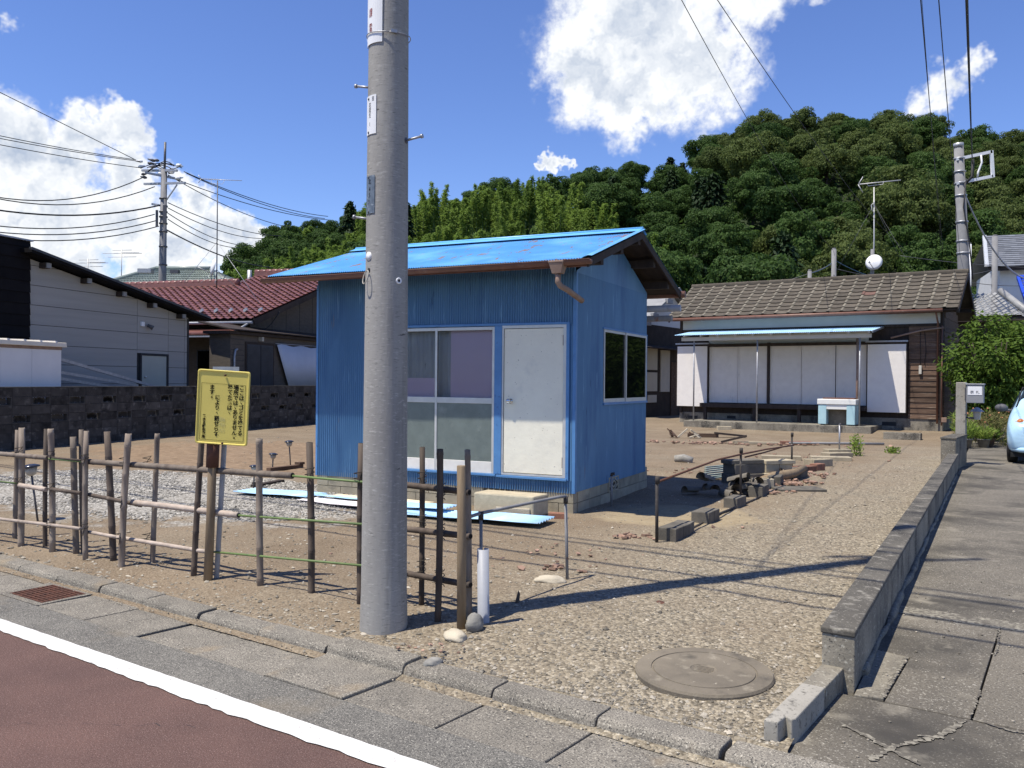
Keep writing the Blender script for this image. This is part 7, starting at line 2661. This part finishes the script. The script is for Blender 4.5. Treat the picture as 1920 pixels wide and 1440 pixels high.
def build_solar_lights():
    spec = [((-5.02, 9.12), .50, .085, 8, 'large solar garden light leaning behind the left fence posts'), ((-3.58, 11.96), .26, .06, 0, 'small solar garden light before the pale blue sheet'),
            ((-3.88, 15.11), .36, .075, 4, 'solar garden light standing by the old plank near the shed'), ((-4.02, 14.46), .2, .07, -3, 'lowest solar garden light left of the plank')]
    for (x, y), h, r, lean, lb in spec:
        t = thing('garden_light', lb, 'garden light', (x, y, Z0 - .02), 0, 'solar garden lights')
        t.rotation_euler = (0, R(-lean), 0)
        obj('stake', MB().tube([(0, 0, 0), (0, 0, h)], .011, 8), M['plastic_dark'], t)
        obj('shade', MB().lathe([(.02, h - .005), (r * .55, h + .01), (r * .75, h + r * .95), (.0001, h + r * .95)], 18), M['solar_shade'], t)
        obj('cap', MB().lathe([(r * .75, h + r * .93), (r * 1.12, h + r * 1.0), (r * 1.05, h + r * 1.18), (r * .5, h + r * 1.38), (.0001, h + r * 1.42)], 20), M['solar_top'], t)
    t = thing('old_plank', 'weathered dark plank on the dirt left of the shed', 'plank', (-3.8, 14.45, Z0), R(60))
    obj('board', MB().box(-.38, .38, -.05, .05, 0, .06), M['timber_brown'], t, bevel=.006)
    obj('end_block', MB().box(.28, .40, -.06, .06, .061, .10), M['timber_brown'], t)
    t = thing('old_plank', 'short dark plank lying by the small garden light', 'plank', (-3.48, 12.3, Z0), R(72))
    obj('board', MB().box(-.35, .35, -.05, .05, 0, .045), M['timber_dark'], t, bevel=.006)
    obj('cleat', MB().box(-.30, -.22, -.06, .06, .0455, .07), M['timber_dark'], t)


build_solar_lights()


def build_loose_stones():
    rnd = random.Random(31)
    mb = MB()
    octa = [(0, 2, 4), (2, 1, 4), (1, 3, 4), (3, 0, 4), (2, 0, 5), (1, 2, 5), (3, 1, 5), (0, 3, 5)]

    def stone(m, u, v, s, z=None):
        z = lot_z(u, v) if z is None else z
        a = rnd.uniform(0, 3.14)
        ca, sa = math.cos(a), math.sin(a)
        rx, ry, rz = s * rnd.uniform(.8, 1.4), s * rnd.uniform(.6, 1), s * rnd.uniform(.35, .7)
        tx, ty = rnd.uniform(-.3, .3), rnd.uniform(-.3, .3)
        vs = []
        for x, y, w in ((rx, 0, tx), (-rx, 0, -tx), (0, ry, ty), (0, -ry, -ty), (rx * rnd.uniform(-.3, .3), ry * rnd.uniform(-.3, .3), 1), (0, 0, -1)):
            vs.append((u + x * ca - y * sa, v + x * sa + y * ca, z + rz * .35 + (w * rz if abs(w) == 1 else w * rz)))
        m.add(vs, octa, False)
    # gravel of the drive, thinner over the dirt
    for i in range(30000):
        v = 3.68 + 14 * rnd.random() ** 2.1
        u = u_wall(v) - .02 - rnd.random() ** 1.25 * (2.5 + v * .9)
        keep = 1.0 if u > -3.2 else (.55 if u > -5 else .30)
        if rnd.random() > keep:
            continue
        if (u + 1.72) ** 2 + (v - 4.27) ** 2 < .34 ** 2:
            continue
        s = .0032 + .0075 * rnd.random() ** 2 + (.010 if rnd.random() < .03 else 0)
        stone(mb, u, v, s * (1 + .03 * (v - 4)))
    for i in range(900):
        v = 3.66 + rnd.random() ** 2 * 3
        stone(mb, rnd.uniform(-9, -1.3), v, rnd.uniform(.008, .022))
    tag(obj('gravel', mb, M['stone'], rot=(0, 0, LOT.rz)), 'loose grey-brown gravel strewn over the lot', 'gravel', kind='stuff')
    mb = MB()
    for i in range(16000):
        a = rnd.uniform(0, 6.3)
        r = math.sqrt(rnd.random()) * 1.05
        u, v = -10.6 + 3.4 * r * math.cos(a), 6.8 + 1.75 * r * math.sin(a)
        if noise.noise(Vector((u * .8, v * .8, 4))) < -.28:
            continue
        stone(mb, u, v, rnd.uniform(.010, .024))
    tag(obj('white_gravel', mb, M['stone_whitish'], rot=(0, 0, LOT.rz)), 'bed of pale crushed gravel behind the bamboo fence', 'gravel', kind='stuff')
    # crumbs along the gutter
    mb = MB()
    for i in range(700):
        stone(mb, rnd.uniform(-9, .5), rnd.uniform(3.40, 3.50) if rnd.random() < .8 else rnd.uniform(3.05, 3.5), rnd.uniform(.003, .008), .004)
    tag(obj('gutter_crumbs', mb, M['stone'], rot=(0, 0, LOT.rz)), 'sand and small crumbs lying in the street gutter', 'crumbs', kind='stuff')


build_loose_stones()

# ------------------------------------------------------------------ right side: gate pillar, plants, car


def build_gate():
    t = thing('gate_pillar', 'pale concrete gate pillar with a low wall stub at the end of the boundary wall', 'pillar', LOT(-2.36, 18.2, 0), LOT.rz)
    obj('shaft', MB().box(-.13, .05, 1.0, 1.2, 0, 1.66), M['plaster_pale'], t, bevel=.012)
    obj('wall_stub', MB().box(-.17, .08, -.55, .98, 0, .60), M['concrete_old'], t, bevel=.01)
    obj('stub_cap', MB().box(-.18, .09, -.56, .98, .601, .63), M['wall_cap'], t)
    m = thing('mailbox', 'grey mailbox with a white name plate fixed beside the gate pillar', 'mailbox', LOT(-2.19, 19.1, 1.25), LOT.rz)
    obj('body', MB().box(-.10, .20, 0, .16, 0, .36), M['mailbox_grey'], m, bevel=.01)
    obj('lid', MB().box(-.115, .215, -.015, .17, .361, .385), M['galv'], m, bevel=.004)
    p = obj('name_plate', MB().box(-.075, .175, -.006, -.0005, .16, .33), M['plate_white'], m)
    lettering([('表', -.0, .21, .07, 1), ('札', .10, .21, .07, 1)], M['ink_black'], p, -.0075)
    obj('bracket', MB().box(-.13, -.10, .02, .12, .05, .30), M['steel_dark'], m)
    l = thing('garden_light', 'small lantern-shaped garden lamp below the mailbox', 'lamp', LOT(-2.12, 19.3, 0.1), LOT.rz)
    obj('wall_arm', MB().tube([(-.20, 0, .86), (-.03, 0, .84)], .02, 8), M['plastic_dark'], l)
    obj('glass', MB().lathe([(.055, .82), (.075, .98)], 12), M['solar_shade'], l)
    obj('roof', MB().lathe([(.13, .98), (.03, 1.06), (.0001, 1.07)], 12), M['galv'], l)


build_gate()


def shrub(mb, rnd, c, rx, ry, rz, n, size, clumps=26):
    for i in range(clumps):
        d = rdir(rnd)
        d.z = d.z * .8 + .1
        k = rnd.uniform(.55, .95)
        cc = Vector((c[0] + d.x * rx * k, c[1] + d.y * ry * k, c[2] + d.z * rz * k))
        r = rnd.uniform(.22, .36) * min(rx, rz)
        for _ in range(n // clumps):
            e = rdir(rnd)
            p = cc + e * r * rnd.uniform(.5, 1.1)
            leaf_quad(mb, p, e * .6 + Vector((0, -.1, .5)) + rdir(rnd) * .7, e + Vector((0, 0, -.3)), size * rnd.uniform(.35, .6), size * rnd.uniform(.8, 1.4), .008)


def build_plants():
    rnd = random.Random(17)
    t = thing('evergreen_shrub', 'big glossy evergreen shrub between the timber house and the car', 'shrub', (13.8, 24.5, 0), 0)
    mb = MB()
    shrub(mb, rnd, (0, 0, 2.0), 1.35, 1.2, 1.65, 7600, .14, 60)
    shrub(mb, rnd, (0, -.2, 1.3), 1.2, .9, 1.1, 3600, .14, 40)
    shrub(mb, rnd, (1.8, .9, 2.0), 1.0, 1.0, 1.6, 3000, .14, 30)
    shrub(mb, rnd, (.9, .5, 2.2), .9, .9, 1.5, 2600, .15, 26)
    shrub(mb, rnd, (-.35, -.1, 1.2), .7, .7, 1.0, 1500, .14, 18)
    obj('crown', mb, M['leaf_shrub'], t)
    mb = MB()
    for i in range(9):
        a = rnd.uniform(0, 6.3)
        mb.tube([(0, 0, 0), (math.cos(a) * .3, math.sin(a) * .3, 1.2), (math.cos(a) * .9, math.sin(a) * .9, 2.8)], [.05, .035, .012], 6)
    obj('trunk', mb, M['bark'], t)
    # flowering perennials at its foot
    t = thing('flower_bush', 'wispy flowering bush with small orange blooms below the shrub', 'flower bush', (12.55, 22.7, 0), 0)
    mb = MB()
    for i in range(2600):
        a = rnd.uniform(0, 6.3)
        r = math.sqrt(rnd.random()) * .75
        h = rnd.random() ** .8 * 1.0 * (1 - .4 * r)
        d = Vector((math.cos(a), math.sin(a), 1.2))
        leaf_quad(mb, Vector((math.cos(a) * r * 1.15, math.sin(a) * r, h + .05)), rdir(rnd), d + rdir(rnd) * .4, .015, rnd.uniform(.08, .20))
    obj('foliage', mb, M['leaf_dry'], t)
    mb = MB()
    for i in range(26):
        a = rnd.uniform(0, 6.3)
        r = math.sqrt(rnd.random()) * .75
        mb.ball((math.cos(a) * r * 1.15, math.sin(a) * r, rnd.uniform(.75, 1.1) * (1.05 - .3 * r)), .025, .025, .02, 5, 3, False)
    tag(obj('blooms', mb, M['flower_orange'], t), kind='stuff')
    t = thing('ground_plants', 'low green planting along the driveway end beside the pots', 'planting', (13.1, 22.6, 0), 0)
    mb = MB()
    shrub(mb, rnd, (0, .3, .3), .9, .5, .4, 900, .09, 20)
    obj('foliage', mb, M['leaf_shrub'], t)
    pots = [((11.35, 21.5), .17, .24, 'pot_grey', 'leaf_grass', .50, 'grey pot of grassy yellow-green leaves by the wall stub'), ((11.55, 22.0), .17, .26, 'pot_grey', 'leaf_grass', .75, 'tall grassy potted plant behind the front grey pot'),
            ((11.95, 21.75), .15, .22, 'pot_grey', 'leaf_grass', .35, 'small round pot with light grass right of the grey pot'), ((12.3, 22.2), .18, .22, 'terracotta', 'leaf_shrub', .28, 'dark pot with bright low leaves before the flower bush'),
            ((12.1, 22.0), .13, .18, 'terracotta', 'leaf_dry', .28, 'reddish pot between the two pale pots')]
    for (x, y), r, h, pmx, lm, lh, lb in pots:
        t = thing('potted_plant', lb, 'potted plant', (x, y, .028), 0, 'pots at the end of the driveway')
        obj('pot', MB().lathe([(.0001, 0), (r * .72, 0), (r, h * .9), (r * 1.08, h * .9), (r * 1.08, h), (r * .92, h), (r * .9, h * .85), (.0001, h * .85)], 18), M[pmx], t)
        mb = MB()
        for i in range(420):
            a = rnd.uniform(0, 6.3)
            rr = r * 2.0 * math.sqrt(rnd.random())
            q = rnd.random()
            d = Vector((math.cos(a) * rr / r * .5, math.sin(a) * rr / r * .5, 1.0))
            leaf_quad(mb, Vector((math.cos(a) * rr * (.4 + q * .7), math.sin(a) * rr * (.4 + q * .7), h * .9 + lh * q * (1 - .35 * (rr / (2 * r)) ** 2))), rdir(rnd), d + rdir(rnd) * .3, .022 if lm != 'leaf_shrub' else .05, rnd.uniform(.10, .22))
        obj('leaves', mb, M[lm], t)
    for (x, y, h, lb) in ((7.35, 18.3, .35, 'small green weed beside the water tap'), (8.43, 19.0, .14, 'tiny weed tuft on the gravel before the step block'), (7.55, 18.9, .42, 'thin upright weed behind the water tap')):
        t = thing('weed', lb, 'weed', (x, y, Z0), 0)
        mb = MB()
        for i in range(150):
            a = rnd.uniform(0, 6.3)
            r = rnd.random() * .16
            leaf_quad(mb, Vector((math.cos(a) * r, math.sin(a) * r, rnd.random() * h)), rdir(rnd), Vector((math.cos(a), math.sin(a), .8)), .03, .07)
        obj('leaves', mb, M['leaf_grass'], t)
        obj('stem', MB().tube([(0, 0, 0), (0, 0, h)], .004, 4), M['culm'], t)


build_plants()


def build_car():
    """small rounded hatchback seen nearly head-on; local -Y is its front"""
    F = Vector((9.92, 17.30, 0.028))
    er = Vector((math.cos(R(34.7)), -math.sin(R(34.7)), 0))
    W2 = .80
    c = F + er * W2
    t = thing('parked_car', 'light blue compact hatchback parked on the driveway at the right edge', 'car', c, LOT.rz)
    # body sections along y: (y, half width at sill, belt half width, roof half width, bonnet/roof z, belt z, floor z)
    secs = [(-.02, .50, .56, .50, .66, .50, .34), (.03, .64, .70, .60, .78, .58, .26), (.14, .73, .77, .66, .88, .66, .22), (.40, .77, .80, .68, .97, .80, .22), (.78, .79, .81, .68, 1.06, .93, .24),
            (1.02, .79, .81, .67, 1.12, .98, .24), (1.5, .79, .81, .62, 1.48, 1.00, .24), (1.95, .79, .81, .60, 1.56, 1.01, .24), (2.7, .79, .81, .60, 1.57, 1.03, .24), (3.3, .78, .80, .58, 1.50, 1.05, .24), (3.62, .74, .76, .54, 1.32, 1.02, .28), (3.72, .66, .68, .50, .95, .85, .34)]
    mb = MB()
    n = 13
    vs = []
    for (y, a, b, r, zt, zb, zf) in secs:
        half = [(0, zf), (a * .92, zf), (a, zf + .06), (b, (zf + zb) * .52), (b * .995, zb), (r + (b - r) * .45, zb + (zt - zb) * .55), (r, zt - .04), (r * .9, zt), (0, zt + .03)]
        ring = [(x, y, z) for x, z in half] + [(-x, y, z) for x, z in half[-2:0:-1]]
        vs += ring
    m = len(ring)
    fs = []
    for i in range(len(secs) - 1):
        for k in range(m):
            fs.append((i * m + k, (i + 1) * m + k, (i + 1) * m + (k + 1) % m, i * m + (k + 1) % m))
    fs.append(tuple(range(m)))
    fs.append(tuple((len(secs) - 1) * m + k for k in range(m - 1, -1, -1)))
    mb.add(vs, fs, True)
    me = mb.mesh('body')
    bm = bmesh.new(); bm.from_mesh(me)
    bmesh.ops.recalc_face_normals(bm, faces=bm.faces)
    bm.to_mesh(me); bm.free()
    b = obj('body', me, M['car_blue'], t)
    s = b.modifiers.new('s', 'SUBSURF')
    s.levels = s.render_levels = 2
    # windscreen and side glass just proud of the shell
    ws = MB()
    vs = []
    for i in range(7):
        f = i / 6
        y = 1.03 + .49 * f
        z = 1.115 + .40 * f
        hw = .655 - .075 * f
        for k in range(7):
            q = -1 + 2 * k / 6
            vs.append((hw * q, y + .05 * q * q - .012, z + .012 - .012 * q * q))
    ws.add(vs, [(i * 7 + k, i * 7 + k + 1, (i + 1) * 7 + k + 1, (i + 1) * 7 + k) for i in range(6) for k in range(6)], True)
    w = obj('windscreen', ws, M['car_glass'], t)
    obj('windscreen_trim', MB().tube([(-.67, 1.06, 1.12), (-.60, 1.55, 1.53), (.60, 1.55, 1.53), (.67, 1.06, 1.12)], .018, 6), M['rubber'], w)
    for sx in (-1, 1):
        g = MB()
        g.add([(sx * .80, 1.25, 1.06), (sx * .80, 3.1, 1.10), (sx * .64, 2.95, 1.46), (sx * .655, 1.75, 1.46)], [(0, 1, 2, 3)])
        obj('side_window', g, M['car_glass'], t)
        # headlamp: clear cover with amber corner
        h = MB()
        h.ball((0, 0, 0), .13, .10, .19, 14, 9)
        hl = obj('headlight', h, M['lamp_clear'], t, loc=(sx * .585, .17, .73), rot=(R(-28), R(sx * -22), R(sx * 28)))
        obj('turn_lamp', MB().ball((0, -.03, .12), .07, .075, .07, 10, 6), M['lamp_amber'], hl)
        # mirror
        mi = obj('mirror', MB().ball((0, 0, 0), .125, .08, .085, 14, 8), M['plastic_dark'], t, loc=(sx * .96, 1.18, 1.10))
        obj('mirror_stalk', MB().tube([(-sx * .22, .03, -.06), (-sx * .05, 0, -.04)], .03, 8), M['plastic_dark'], mi)
        for y in (.62, 2.98):
            wh = obj('wheel', MB().lathe([(.20, -.085), (.275, -.085), (.288, -.06), (.288, .06), (.275, .085), (.20, .085)], 28), M['rubber'], t, loc=(sx * .70, y, .288), rot=(0, R(90), 0))
            obj('rim', MB().lathe([(.0001, .06), (.06, .075), (.17, .05), (.20, .08)], 20), M['alu'], wh, rot=(0, 0 if sx > 0 else R(180), 0))
    obj('bumper', MB().tube([(-.66, .15, .30), (-.5, .02, .29), (0, -.03, .29), (.5, .02, .29), (.66, .15, .30)], .055, 8), M['car_blue'], t)
    obj('grille', MB().box(-.30, .30, -.055, .02, .36, .46), M['rubber'], t)
    p = obj('number_plate', MB().box(-.165, .165, -.075, -.06, .47, .635), M['plate_white'], t)
    obj('under_tray', MB().box(-.70, .70, .12, 3.6, .14, .24), M['rubber'], t)
    for x in (-.25, .25):
        obj('wiper', MB().tube([(x - .2, 1.03, 1.14), (x + .2, 1.10, 1.19)], .008, 5), M['rubber'], t)


build_car()
